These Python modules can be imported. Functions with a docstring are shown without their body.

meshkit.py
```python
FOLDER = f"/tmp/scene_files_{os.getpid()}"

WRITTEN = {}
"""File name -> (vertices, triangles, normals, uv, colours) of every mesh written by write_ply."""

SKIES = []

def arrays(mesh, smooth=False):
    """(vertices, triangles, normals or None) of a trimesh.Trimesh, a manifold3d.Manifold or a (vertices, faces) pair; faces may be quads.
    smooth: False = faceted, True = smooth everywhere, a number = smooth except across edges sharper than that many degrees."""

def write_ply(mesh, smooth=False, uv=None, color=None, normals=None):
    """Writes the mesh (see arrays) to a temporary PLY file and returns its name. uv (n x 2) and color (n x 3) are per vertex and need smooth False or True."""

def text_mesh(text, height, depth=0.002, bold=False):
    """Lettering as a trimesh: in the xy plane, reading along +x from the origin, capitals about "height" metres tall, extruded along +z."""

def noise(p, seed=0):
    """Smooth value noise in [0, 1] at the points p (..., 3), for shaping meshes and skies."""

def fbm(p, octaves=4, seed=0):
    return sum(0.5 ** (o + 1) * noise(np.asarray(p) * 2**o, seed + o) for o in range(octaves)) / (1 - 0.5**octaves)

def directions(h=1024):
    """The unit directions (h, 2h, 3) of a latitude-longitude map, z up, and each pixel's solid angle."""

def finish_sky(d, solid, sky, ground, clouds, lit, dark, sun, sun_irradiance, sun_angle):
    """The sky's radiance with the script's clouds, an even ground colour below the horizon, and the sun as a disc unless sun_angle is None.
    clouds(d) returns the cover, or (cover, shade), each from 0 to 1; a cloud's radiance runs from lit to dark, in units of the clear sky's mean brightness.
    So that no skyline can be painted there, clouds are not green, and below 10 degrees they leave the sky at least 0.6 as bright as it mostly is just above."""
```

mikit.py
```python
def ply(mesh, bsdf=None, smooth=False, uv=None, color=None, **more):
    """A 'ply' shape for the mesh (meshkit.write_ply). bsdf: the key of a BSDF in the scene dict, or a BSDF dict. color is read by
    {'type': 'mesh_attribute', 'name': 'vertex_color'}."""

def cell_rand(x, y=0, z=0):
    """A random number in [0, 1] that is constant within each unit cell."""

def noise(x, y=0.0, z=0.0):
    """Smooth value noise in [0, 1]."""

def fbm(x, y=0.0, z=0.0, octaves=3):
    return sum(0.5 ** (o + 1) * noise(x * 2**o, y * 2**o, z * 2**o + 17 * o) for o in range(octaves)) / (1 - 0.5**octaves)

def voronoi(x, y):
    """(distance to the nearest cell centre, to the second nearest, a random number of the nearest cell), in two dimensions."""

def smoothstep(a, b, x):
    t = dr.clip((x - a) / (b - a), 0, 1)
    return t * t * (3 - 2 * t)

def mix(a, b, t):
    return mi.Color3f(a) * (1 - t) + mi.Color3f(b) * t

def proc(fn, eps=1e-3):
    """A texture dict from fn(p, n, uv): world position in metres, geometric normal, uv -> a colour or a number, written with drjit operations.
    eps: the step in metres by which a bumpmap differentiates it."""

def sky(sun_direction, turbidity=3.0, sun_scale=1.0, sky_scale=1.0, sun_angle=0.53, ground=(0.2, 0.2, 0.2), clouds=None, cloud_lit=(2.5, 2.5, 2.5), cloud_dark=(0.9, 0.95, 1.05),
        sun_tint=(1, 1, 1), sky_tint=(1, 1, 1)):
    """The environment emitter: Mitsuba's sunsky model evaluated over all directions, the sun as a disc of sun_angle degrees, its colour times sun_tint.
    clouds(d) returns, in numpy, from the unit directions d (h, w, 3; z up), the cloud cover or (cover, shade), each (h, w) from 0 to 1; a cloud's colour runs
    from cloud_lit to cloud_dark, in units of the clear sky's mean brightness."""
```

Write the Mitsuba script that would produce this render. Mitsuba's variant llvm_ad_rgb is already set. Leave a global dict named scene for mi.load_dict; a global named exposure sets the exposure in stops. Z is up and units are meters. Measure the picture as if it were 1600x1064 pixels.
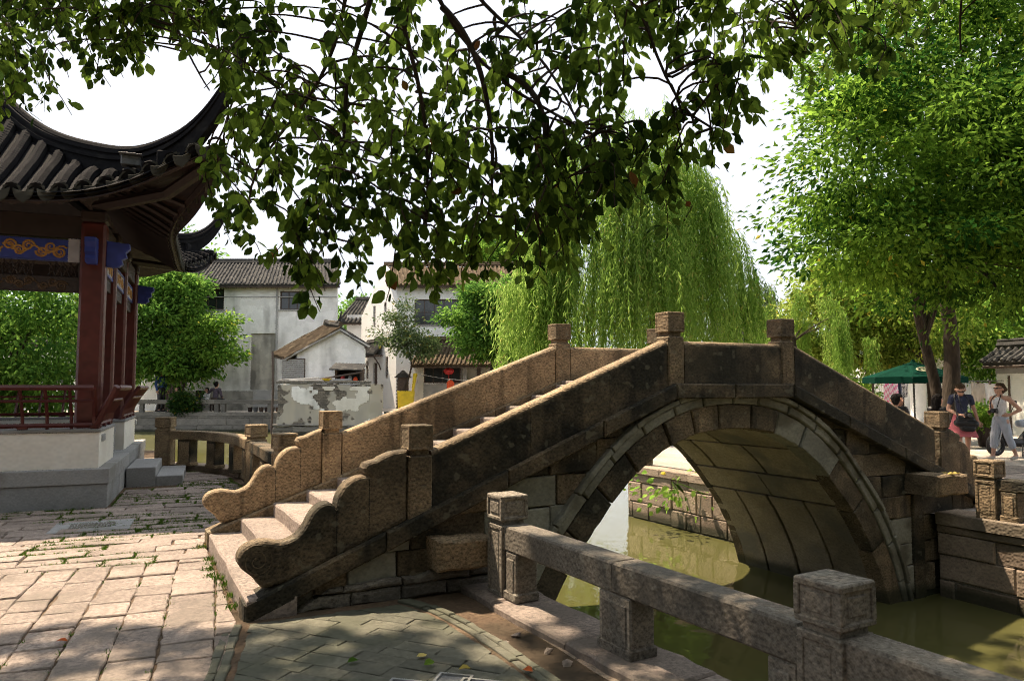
import math, random
import numpy as np, trimesh, shapely, drjit as dr, mitsuba as mi
import manifold3d as m3
import mikit
from mikit import noise, fbm, voronoi, cell_rand, smoothstep, mix, proc
from meshkit import fbm as nfbm, noise as nnoise
from shapely.geometry import Polygon, LineString, Point, box as sbox
from mitsuba import ScalarTransform4f as T4

# ------------------------------------------------------------------ camera, sky, exposure
EYE = 1.65
PITCH = 0.0651
exposure = 2.9
SUN = (-0.45, 0.25, 1.02)
scene = {'type': 'scene'}
labels = {}
scene['camera'] = {'type': 'perspective', 'fov': 2 * math.degrees(math.atan(800 / 1130.5)), 'fov_axis': 'x', 'near_clip': 0.05, 'far_clip': 3000.0,
                   'to_world': T4().look_at(origin=[0, 0, EYE], target=[0, math.cos(PITCH), EYE + math.sin(PITCH)], up=[0, 0, 1])}


def cloud_cover(d):
    c = nfbm(d * np.array([2.2, 2.2, 4.0]) + 3.0, 4)
    return 0.78 + 0.2 * c, 0.12 * np.clip(c * 2 - .6, 0, 1)


scene['sky'] = mikit.sky(SUN, turbidity=3.5, sun_scale=1.0, sky_scale=1.0, sun_angle=1.1, clouds=cloud_cover, cloud_lit=(1.5, 1.52, 1.55), cloud_dark=(1.25, 1.28, 1.33), sun_tint=(1.0, .97, .93))

# ------------------------------------------------------------------ helpers
rng = np.random.default_rng(7)


def ukey(k):
    if k not in scene and k not in labels:
        return k
    i = 1
    while f'{k}_{i:03d}' in scene or f'{k}_{i:03d}' in labels:
        i += 1
    return f'{k}_{i:03d}'


_used = {}


def fresh(k):
    n = _used.get(k, 0)
    _used[k] = n + 1
    return k if n == 0 else f'{k}_{n:03d}'


def thing(name, label, cat, group=None):
    k = fresh(name)
    labels[k] = {'label': label, 'category': cat}
    if group:
        labels[k]['group'] = group
    return k


def put(k, mesh, mat, smooth=False, tone=None, uv=None, label=None, kind=None):
    """one entry of the scene under key k (numbered when taken)"""
    k = fresh(k)
    if hasattr(mesh, 'to_mesh'):
        mm = mesh.to_mesh()
        mesh = (np.asarray(mm.vert_properties)[:, :3].astype(float), np.asarray(mm.tri_verts).astype(int))
    if isinstance(mesh, (tuple, list)):
        v, f = np.asarray(mesh[0], float), np.asarray(mesh[1], int)
        if f.shape[1] == 4:
            f = np.vstack([f[:, [0, 1, 2]], f[:, [0, 2, 3]]])
    else:
        v, f = np.array(mesh.vertices), np.array(mesh.faces)
    if uv is None and tone is not None:
        if np.ndim(tone) == 0:
            tone = (float(tone), rng.random())
        uv = np.tile(np.array(tone, float), (len(v), 1))
    if uv is not None and smooth not in (False, True):
        smooth = False if smooth < 1 else True
    scene[k] = mikit.ply((v, f), mat, smooth=smooth, uv=uv)
    lab = {}
    if label: lab['label'] = label
    if kind: lab['kind'] = kind
    if lab: labels.setdefault(k, {}).update(lab)
    return k


def struct(name, mesh, mat, **kw):
    return put(name, mesh, mat, kind='structure', **kw)


def R():
    return float(rng.random())


def join(ms):
    vs, fs, n = [], [], 0
    for m in ms:
        if hasattr(m, 'to_mesh'):
            q = m.to_mesh(); v, f = np.asarray(q.vert_properties)[:, :3], np.asarray(q.tri_verts)
        elif isinstance(m, (tuple, list)):
            v, f = np.asarray(m[0], float), np.asarray(m[1], int)
        else:
            v, f = np.array(m.vertices), np.array(m.faces)
        if f.shape[1] == 4:
            f = np.vstack([f[:, [0, 1, 2]], f[:, [0, 2, 3]]])
        vs.append(v); fs.append(f + n); n += len(v)
    return np.vstack(vs), np.vstack(fs)


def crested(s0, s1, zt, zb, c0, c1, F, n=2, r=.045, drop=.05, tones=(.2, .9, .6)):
    """a parapet slab whose top edge is rounded over; returns the mesh and per-vertex tone with light painted in (outer face, crest, inner face)"""
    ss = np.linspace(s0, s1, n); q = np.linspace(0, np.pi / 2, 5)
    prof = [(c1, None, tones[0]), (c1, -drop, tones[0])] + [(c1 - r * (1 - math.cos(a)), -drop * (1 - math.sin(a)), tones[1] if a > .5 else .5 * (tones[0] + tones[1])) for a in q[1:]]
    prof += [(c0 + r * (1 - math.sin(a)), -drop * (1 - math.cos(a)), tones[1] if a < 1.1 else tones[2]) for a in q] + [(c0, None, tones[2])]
    m = len(prof); V, T = [], []
    for s in ss:
        for c, dz, tn in prof:
            V.append((s, float(zb(s)) if dz is None else float(zt(s)) + dz, c)); T.append(tn)
    V = np.array(V); fs = []
    for i in range(n - 1):
        for j in range(m):
            j2 = (j + 1) % m
            fs.append((i * m + j, i * m + j2, (i + 1) * m + j2, (i + 1) * m + j))
    fs = np.array(fs); T3 = np.vstack([fs[:, [0, 1, 2]], fs[:, [0, 2, 3]]])
    k = np.arange(1, m - 1)
    T3 = np.vstack([T3, np.stack([0 * k, k + 1, k], 1), (n - 1) * m + np.stack([0 * k, k, k + 1], 1)])
    W = F(V[:, 0], V[:, 1], V[:, 2])
    a, b, c = W[T3[:, 0]] - W.mean(0), W[T3[:, 1]] - W.mean(0), W[T3[:, 2]] - W.mean(0)
    if (a * np.cross(b, c)).sum() < 0: T3 = T3[:, ::-1]
    return W, T3, np.array(T)


def ident(a, b, c):
    return np.stack([a, b, c], -1)


def frame(o, e1, e2, e3):
    o, e1, e2, e3 = (np.asarray(x, float) for x in (o, e1, e2, e3))
    return lambda a, b, c: o + np.multiply.outer(a, e1) + np.multiply.outer(b, e2) + np.multiply.outer(c, e3)


def tri_poly(ring):
    v, f = trimesh.creation.triangulate_polygon(Polygon(ring), engine='earcut')
    v = np.asarray(v)
    # map to ring order
    d = ((v[:, None] - ring[None]) ** 2).sum(-1).argmin(1)
    return d[np.asarray(f)]


def prism(ring, c0, c1, ch=0.0, F=ident, ch0=0.0, tilt=(0, 0), rn=1):
    """polygon ring (n,2) extruded from c0 to c1 along the frame's third axis, with chamfer ch on the c1 end (and ch0 on the c0 end)"""
    ring = np.asarray(ring, float)
    if np.allclose(ring[0], ring[-1]): ring = ring[:-1]
    if Polygon(ring).exterior.is_ccw is False: ring = ring[::-1]
    n = len(ring)
    sg = 1 if c1 > c0 else -1

    def inset(c):
        e = np.roll(ring, -1, 0) - ring
        l = np.linalg.norm(e, axis=1, keepdims=True) + 1e-12
        nn = np.stack([-e[:, 1], e[:, 0]], 1) / l
        a, b = np.roll(nn, 1, 0), nn
        m = a + b
        k = np.maximum((m * m).sum(1, keepdims=True) / 2, .35)
        return ring + m / k * c
    rings = []
    an = [math.pi / 2 * i / rn for i in range(rn + 1)]
    if ch0 > 0:
        rings += [(inset(ch0 * (1 - math.sin(a))), c0 + sg * ch0 * (1 - math.cos(a))) for a in an]
    else:
        rings += [(ring, c0)]
    if ch > 0:
        rings += [(inset(ch * (1 - math.cos(a))), c1 - sg * ch * (1 - math.sin(a))) for a in an]
    else:
        rings += [(ring, c1)]
    cen = ring.mean(0)
    V, Fs = [], []
    for i, (r, c) in enumerate(rings):
        cc = np.full(n, c) + ((r - cen) @ np.array(tilt) if i == len(rings) - 1 else 0)
        V.append(F(r[:, 0], r[:, 1], cc))
    for k in range(len(rings) - 1):
        i = np.arange(n); j = (i + 1) % n
        Fs.append(np.stack([k * n + i, k * n + j, (k + 1) * n + j], 1)); Fs.append(np.stack([k * n + i, (k + 1) * n + j, (k + 1) * n + i], 1))
    cap = tri_poly(ring)
    Fs.append(cap[:, ::-1]); Fs.append(cap + (len(rings) - 1) * n)
    V = np.vstack(V); Fs = np.vstack(Fs)
    a, b, c = V[Fs[:, 0]], V[Fs[:, 1]], V[Fs[:, 2]]
    if (a * np.cross(b, c)).sum() < 0: Fs = Fs[:, ::-1]
    return V, Fs


def rect(a0, a1, b0, b1):
    return np.array([[a0, b0], [a1, b0], [a1, b1], [a0, b1]], float)


def wob(ring, seg=.12, amp=.006, corner=.012, g=rng):
    """irregular outline: corners shifted, edges broken up and wavering"""
    ring = np.asarray(ring, float)
    if np.allclose(ring[0], ring[-1]): ring = ring[:-1]
    ring = ring + g.normal(0, corner, ring.shape)
    out = []
    for i in range(len(ring)):
        a, b = ring[i], ring[(i + 1) % len(ring)]
        l = np.linalg.norm(b - a); k = max(1, int(l / seg))
        nn = np.array([-(b - a)[1], (b - a)[0]]) / max(l, 1e-9)
        for q in range(k):
            out.append(a + (b - a) * q / k + (nn * g.normal(0, amp) if q else 0))
    P = Polygon(out)
    return np.array(out) if P.is_valid else ring


def boxm(lo, hi, ch=0.0, F=ident):
    return prism(rect(lo[0], hi[0], lo[1], hi[1]), lo[2], hi[2], ch, F, ch0=ch)


def cbox(lo, hi, ch, F=ident):
    """box with all edges chamfered"""
    lo, hi = np.array(lo, float), np.array(hi, float)
    c = (lo + hi) / 2; h = (hi - lo) / 2; ch = min(ch, h.min() * .45)
    pts = []
    for s in np.ndindex(2, 2, 2):
        s = np.array(s) * 2 - 1
        for k in range(3):
            q = h - ch; q[k] = h[k]
            pts.append(c + s * q)
    hull = trimesh.convex.convex_hull(np.array(pts))
    v = np.array(hull.vertices)
    V = F(v[:, 0], v[:, 1], v[:, 2]); f = np.array(hull.faces)
    a, b, c_ = V[f[:, 0]], V[f[:, 1]], V[f[:, 2]]
    if (a * np.cross(b, c_)).sum() < 0: f = f[:, ::-1]
    return V, f


def polys(g):
    if g.is_empty: return []
    return [q for q in getattr(g, 'geoms', [g]) if q.geom_type == 'Polygon']


def masonry(region, y0, heights, lens, g, joint=.012, amin=.004, vary=.5):
    """courses of stones cut to the region: list of polygons"""
    x0, _, x1, y1 = region.bounds
    out, y, k = [], y0, 0
    while y < y1:
        h = heights[k % len(heights)] * (1 + .12 * g.normal()) if callable(getattr(heights, '__len__', None)) else heights
        h = max(h, .04)
        x = x0 - g.random() * np.mean(lens)
        while x < x1:
            L = lens[0] + (lens[1] - lens[0]) * g.random()
            r = sbox(x + joint / 2, y + joint / 2, x + L - joint / 2, y + h - joint / 2)
            for q in polys(r.intersection(region)):
                q = q.simplify(.004)
                if q.area > amin: out.append(np.array(q.exterior.coords)[:-1])
            x += L
        y += h; k += 1
    return out


def tube(path, radii, sides=8, cap=True):
    p = np.asarray(path, float); n = len(p)
    r = np.broadcast_to(np.asarray(radii, float), (n,))
    t = np.gradient(p, axis=0); t /= np.linalg.norm(t, axis=1, keepdims=True) + 1e-12
    up = np.array([0, 0, 1.0]) if abs(t[0][2]) < .9 else np.array([1.0, 0, 0])
    a = np.cross(t[0], up); a /= np.linalg.norm(a)
    As = []
    for i in range(n):
        a = a - t[i] * (a @ t[i]); a /= np.linalg.norm(a) + 1e-12
        As.append(a)
    A = np.array(As); B = np.cross(t, A)
    ang = np.arange(sides) * 2 * np.pi / sides
    V = p[:, None] + r[:, None, None] * (np.cos(ang)[None, :, None] * A[:, None] + np.sin(ang)[None, :, None] * B[:, None])
    V = V.reshape(-1, 3)
    i, j = np.meshgrid(np.arange(n - 1), np.arange(sides), indexing='ij')
    q = np.stack([i * sides + j, i * sides + (j + 1) % sides, (i + 1) * sides + (j + 1) % sides, (i + 1) * sides + j], -1).reshape(-1, 4)
    F = np.vstack([q[:, [0, 1, 2]], q[:, [0, 2, 3]]])
    if cap:
        V = np.vstack([V, p[:1], p[-1:]])
        c0, c1 = len(V) - 2, len(V) - 1
        k = np.arange(sides)
        F = np.vstack([F, np.stack([np.full(sides, c0), (k + 1) % sides, k], 1), np.stack([np.full(sides, c1), (n - 1) * sides + k, (n - 1) * sides + (k + 1) % sides], 1)])
    return V, F


def spline(pts, n):
    from scipy.interpolate import CubicSpline, PchipInterpolator
    pts = np.asarray(pts, float)
    d = np.concatenate([[0], np.cumsum(np.linalg.norm(np.diff(pts, axis=0), axis=1))])
    return CubicSpline(d, pts)(np.linspace(0, d[-1], n)) if len(pts) > 2 else pts[0] + np.linspace(0, 1, n)[:, None] * (pts[1] - pts[0])


def lathe(prof, seg=20, o=(0, 0, 0)):
    prof = np.asarray(prof, float)
    m = trimesh.creation.revolve(prof, sections=seg)
    m.apply_translation(o)
    return m


# ------------------------------------------------------------------ materials
def C(*a): return mi.Color3f(*a)


def bumped(inner, fn, scale, eps=.002):
    return {'type': 'bumpmap', 'tex': proc(fn, eps), 'scale': scale, 'bsdf': inner}


def stone(name, dark, light, stain=(.05, .05, .04), stain_amt=.6, gf=70., grain=.5, bump=.006, rough=.85, sf=1.3, streak=0., k0=.15, k1=.55, lichen=None):
    def col(p, n, uv):
        m = fbm(p.x * 2.7 + uv.y * 31, p.y * 2.7, p.z * 2.7, 3)
        g = noise(p.x * gf, p.y * gf, p.z * gf)
        g2 = noise(p.x * gf * 2.3 + 7, p.y * gf * 2.3, p.z * gf * 2.3)
        k = dr.clip(k0 + k1 * uv.x + .8 * (m - .5), 0, 1)
        c = mix(dark, light, k) * ((1 - grain) + grain * (.6 * g + .4 * g2) * 2)
        s = smoothstep(.52, .74, fbm(p.x * sf + 9, p.y * sf, p.z * (sf * (.35 if streak else 1)), 3)) * stain_amt
        c = mix(c, stain, dr.clip(s, 0, 1))
        if lichen:
            st = smoothstep(.56, .74, fbm((p.x + p.y * .7) * 7, p.z * .8, 3., 3)) * (1 - dr.abs(n.z))     # rain streaks down the faces
            c = mix(c, c * .45, st * .8)
            c = mix(c, lichen, smoothstep(.64, .76, fbm(p.x * 13 + 5, p.y * 13, p.z * 13 + 2, 3)) * .25)
        w = .05 * noise(p.x * 5, p.y * 5, 1.)      # wet, weedy band at the waterline
        return mix(c, (.022, .026, .012), .85 * smoothstep(-.70 + w, -.84 + w, p.z))

    def hgt(p, n, uv):
        return .55 * noise(p.x * gf, p.y * gf, p.z * gf) + .45 * fbm(p.x * gf * .3, p.y * gf * .3, p.z * gf * .3, 2)
    scene[name] = {'type': 'twosided', 'bsdf': bumped({'type': 'principled', 'base_color': proc(col), 'roughness': rough, 'specular': .35}, hgt, bump)}


stone('m_granite', (.022, .020, .013), (.40, .29, .175), stain=(.03, .028, .017), stain_amt=.5, gf=60, grain=.95, bump=.012, k0=-.06, k1=.8, lichen=(.26, .25, .18))
stone('m_paving', (.165, .135, .115), (.30, .245, .21), stain=(.13, .11, .09), stain_amt=.6, gf=48, grain=.55, bump=.006, sf=2.2)
stone('m_limestone', (.15, .145, .115), (.33, .32, .26), stain=(.07, .06, .035), stain_amt=.7, gf=40, grain=.35, bump=.008, sf=3)
stone('m_dark_granite', (.10, .088, .072), (.215, .19, .155), stain=(.06, .055, .045), stain_amt=.6, gf=60, grain=.8, bump=.007, lichen=(.30, .30, .25))
stone('m_barrel', (.16, .135, .095), (.40, .345, .255), stain=(.12, .12, .11), stain_amt=.75, gf=45, grain=.4, bump=.009, sf=1.8)
stone('m_brick', (.07, .07, .053), (.14, .135, .10), stain=(.06, .065, .04), stain_amt=.5, gf=35, grain=.3, bump=.004, sf=2.5)
stone('m_soil', (.055, .037, .024), (.12, .082, .052), stain=(.045, .035, .022), stain_amt=.7, gf=45, grain=.5, bump=.03, sf=2, rough=1.)
stone('m_plinth', (.20, .205, .205), (.29, .29, .285), stain=(.14, .135, .115), stain_amt=.6, gf=50, grain=.25, bump=.002, sf=2)
stone('m_quay', (.14, .107, .08), (.36, .285, .215), stain=(.075, .07, .05), stain_amt=.6, gf=45, grain=.45, bump=.012, sf=1.4)
stone('m_farstone', (.09, .086, .076), (.21, .195, .17), stain=(.1, .1, .09), stain_amt=.5, gf=12, grain=.3, bump=.01, sf=.7)
stone('m_pave_far', (.26, .23, .20), (.42, .37, .32), stain=(.2, .17, .14), stain_amt=.6, gf=20, grain=.25, bump=.006, sf=.6)


def plain(name, c, rough=.6, vary=.25, vf=6., metallic=0., spec=.5, bump=0., bf=30., **kw):
    def col(p, n, uv):
        m = fbm(p.x * vf, p.y * vf, p.z * vf, 3)
        return C(*c) * (1 - vary + 2 * vary * m)
    b = {'type': 'principled', 'base_color': proc(col) if vary else {'type': 'rgb', 'value': list(c)}, 'roughness': rough, 'specular': spec, **kw}
    if metallic: b['metallic'] = metallic
    if bump:
        b = bumped(b, lambda p, n, uv: fbm(p.x * bf, p.y * bf, p.z * bf, 2), bump)
    scene[name] = {'type': 'twosided', 'bsdf': b}


def water_mat():
    def col(p, n, uv):
        return mix((.058, .058, .021), (.085, .083, .030), fbm(p.x * .35, p.y * .35, 0, 2))

    def h(p, n, uv):
        return .6 * fbm(p.x * 2.2 + 3, p.y * 2.2, 0, 2) + .4 * fbm(p.x * 7, p.y * 6, 3.0, 2)
    scene['m_water'] = {'type': 'twosided', 'bsdf': bumped({'type': 'principled', 'base_color': proc(col), 'roughness': .025, 'specular': .55}, h, .006, .01)}


water_mat()

# ------------------------------------------------------------------ plan of the place (metres)
O2 = np.array([-1.9084, 5.2922]); BT = np.array([math.cos(.4888), math.sin(.4888)]); BN = np.array([BT[1], -BT[0]])
WATER = -.90
RB = .12          # right bank level


def bxy(s, w): return O2 + BT * s - BN * w


def BF(a, b, c):   # bridge frame: a along the bridge, b up, c towards the near side
    a, b, c = np.broadcast_arrays(np.asarray(a, float), np.asarray(b, float), np.asarray(c, float))
    xy = O2 + a[..., None] * BT + c[..., None] * BN
    return np.concatenate([xy, b[..., None]], -1)


def BFt(a, b, c):  # plan frame: a along, b across (w, away from the near side), c up
    a, b, c = np.broadcast_arrays(np.asarray(a, float), np.asarray(b, float), np.asarray(c, float))
    xy = O2 + a[..., None] * BT - b[..., None] * BN
    return np.concatenate([xy, c[..., None]], -1)


left_shore = [bxy(2.10, -9), bxy(2.12, -3), bxy(2.1, 0), bxy(2.1, 2.6), (-2.35, 9.2), (-3.5, 11.85), (-4.2, 13.1), (-5.1, 14.25), (-5.9, 14.95), (-7.1, 15.35), (-8.0, 16.4), (-9.6, 19.6), (-16, 22.5), (-40, 28)]
right_shore = [bxy(8.1, -9), bxy(8.1, 6.35), (2.45, 15.6), (2.75, 17.5), (4.2, 24), (6.5, 32), (8.5, 41.5)]
land_left = Polygon([(12, -40)] + [tuple(p) for p in left_shore] + [(-60, 28), (-60, -40)])
land_right = Polygon([tuple(p) for p in right_shore] + [(8.5, 60), (60, 60), (60, -40), (18, -40)])


def sheet(poly, z, mesh_step=None):
    v, f = trimesh.creation.triangulate_polygon(poly, engine='earcut')
    v = np.asarray(v); f = np.asarray(f)
    V = np.column_stack([v, np.full(len(v), z)])
    a, b, c = V[f[:, 0]], V[f[:, 1]], V[f[:, 2]]
    if np.cross(b - a, c - a)[:, 2].sum() < 0: f = f[:, ::-1]
    return V, f


struct('ground', sheet(land_left, -.035), 'm_soil', tone=.5)
struct('water', sheet(sbox(-120, -60, 120, 60), WATER), 'm_water')
struct('right_bank_ground', sheet(land_right, RB - .03), 'm_pave_far', tone=.5)
far_land = Polygon([(-2500, 42.2), (-12.8, 42.2), (-12.8, 42.4), (-7.4, 42.4), (-7.4, 42), (60, 42), (60, 60), (2500, 60), (2500, 2800), (-2500, 2800)])
struct('far_bank_ground', sheet(far_land, .22), 'm_pave_far', tone=.6)

# ------------------------------------------------------------------ the stone arch bridge
SC = 4.79
CAP_Z, SIDE_Z = 2.403, 1.347
bridge = thing('arch_bridge', 'humpbacked granite footbridge with a single round arch and stone stairs over the green canal', 'bridge')
LEDGE = [(-.02, .105), (3.965, 1.69), (5.615, 1.69), (9.60, .105)]     # top line of the ledge under the parapets


def ledge_z(s): return np.interp(s, [p[0] for p in LEDGE], [p[1] for p in LEDGE])


def rail_z(s): return np.interp(s, [1.3, 3.89, 5.69, 8.28], [1.087, 2.115, 2.125, 1.10])


def far_w(s): return 2.1 + .14 * (np.abs(np.minimum(s, 2 * SC - np.asarray(s, float)) - 4.0) if s < 4 or s > 5.58 else 0)


def side_frame(side):
    if side == 0: return BF

    def F(a, b, c):     # far side: c=0 is the far parapet's face towards us, c<0 farther; lifted a little
        a, b, c = np.broadcast_arrays(np.asarray(a, float), np.asarray(b, float), np.asarray(c, float))
        sm = np.minimum(a, 2 * SC - a)
        w = 2.1 + .14 * np.maximum(4.0 - sm, 0)
        return BF(a, b + .045, c - w)
    return F


ARCH_H = [(0, 1.225), (.35, 1.205), (.67, 1.135), (.98, 1.0), (1.25, .825), (1.5, .60), (1.74, .34), (2.0, .02), (2.18, -.27), (2.38, -.72), (2.46, -1.1)]


def arch_pts(off=0., n=61):
    h = np.array(ARCH_H); full = np.vstack([np.column_stack([-h[::-1, 0], h[::-1, 1]]), h[1:]])
    p = spline(full, n)
    t = np.gradient(p, axis=0); t /= np.linalg.norm(t, axis=1, keepdims=True)
    nn = np.column_stack([-t[:, 1], t[:, 0]])
    nn *= np.sign(nn[:, 1:2] + 1e-9) if False else 1
    q = p + nn * off
    return q + [SC, 0]


def ring_stones(off0, off1, cuts, c0, c1, name, mat, ch=.012, side=0, jit=.006, tones=None):
    N = 1000
    a, b = arch_pts(off0, N), arch_pts(off1, N)
    for k in range(len(cuts) - 1):
        i0, i1 = int(cuts[k] * (N - 1)), int(cuts[k + 1] * (N - 1))
        if i1 - i0 < 4: continue
        idx = np.unique(np.linspace(i0 + 1, i1 - 1, 6).astype(int))
        ring = np.vstack([a[idx], b[idx][::-1]])
        ring = ring + rng.normal(0, jit * .5, ring.shape)
        d = rng.normal(0, jit)
        fr = (cuts[k] + cuts[k + 1]) / 2
        mt = mat if isinstance(mat, str) else ('m_limestone' if .60 < fr < .70 else mat[int(rng.integers(len(mat)))])
        put(f'{bridge}__{name}', prism(ring, c0, c1 + d, ch, side_frame(side), tilt=rng.normal(0, .02, 2)), mt, tone=(.15 + .45 * R()) if mt != 'm_limestone' else .1 + .5 * R())


WALL = -.05      # the masonry's face lies this far behind the parapets' outer face
DEPTH = -2.25
# core (fills behind the stones; far face inset)
core = Polygon([(-0.0 + .35, -1.2), (.35, .12)] + [(s, float(ledge_z(s)) - .16) for s in (.6, 2., 3.965, 5.615, 8., 9.2)] + [(9.25, .12), (9.25, -1.2)])
core = core.difference(Polygon(list(arch_pts(.14)) + [(SC + 2.3, -2), (SC - 2.3, -2)]))
for q in polys(core):
    put(f'{bridge}__core', prism(np.array(q.exterior.coords)[:-1], WALL - .06, DEPTH, 0, BF), 'm_dark_granite', tone=.2)
# spandrel masonry
reg = Polygon([(.5, -1.2), (.5, float(ledge_z(.5)) - .13)] + [(s, float(ledge_z(s)) - .13) for s in (3.965, 5.615, 9.0)] + [(9.1, -.2), (8.6, -1.2)])
reg = reg.difference(Polygon(list(arch_pts(.40)) + [(SC + 3.2, -2), (SC - 3.2, -2)]))
pil = sbox(7.72, -1.3, 7.93, .42)
reg = reg.difference(pil.buffer(.006))
g = np.random.default_rng(3)
for q in masonry(reg, -1.2, [.30, .34, .26, .32, .36, .28], (.38, .8), g, .008):
    cx, cz = q.mean(0)
    pale = (1.95 < cx < 2.9 and .2 < cz < .8 and g.random() < .6) or (6.9 < cx < 7.72 and cz < .15) or g.random() < .08
    ring = wob(q, .2, .004, .006, g)
    put(f'{bridge}__spandrel_stone', prism(ring, WALL - .14, WALL + g.normal(0, .007), .008, BF, tilt=g.normal(0, .02, 2)), 'm_limestone' if pale else 'm_granite', tone=.45 * g.random() if not pale else .3 + .6 * g.random())
put(f'{bridge}__pilaster', prism(rect(7.725, 7.925, -1.3, .42), WALL - .1, WALL + .03, .012, BF), 'm_granite', tone=.15)
# arch ring, hood mould
cv = np.array([0, .055, .16, .2, .265, .32, .385, .43, .475, .535, .585, .64, .72, .80, .88, 1.0])
ring_stones(.0, .252, cv, WALL - .2, WALL + .012, 'voussoir', ['m_granite'], .012)
cm = np.array([0, .06, .13, .19, .245, .30, .355, .405, .45, .50, .545, .60, .655, .71, .77, .83, .89, .95, 1.0])
ring_stones(.257, .355, cm, WALL - .12, WALL + .03, 'moulding_stone', 'm_limestone', .014, jit=.004)
ring_stones(.357, .408, cm + .01 * np.sin(np.arange(len(cm)) * 3), WALL - .12, WALL + .055, 'moulding_cap', 'm_limestone', .008, jit=.004)
# barrel: slabs across the depth
N = 400
A0, A1 = arch_pts(0., N), arch_pts(.15, N)
idx_of = lambda fr: int(np.clip(fr, 0, 1) * (N - 1))
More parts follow.
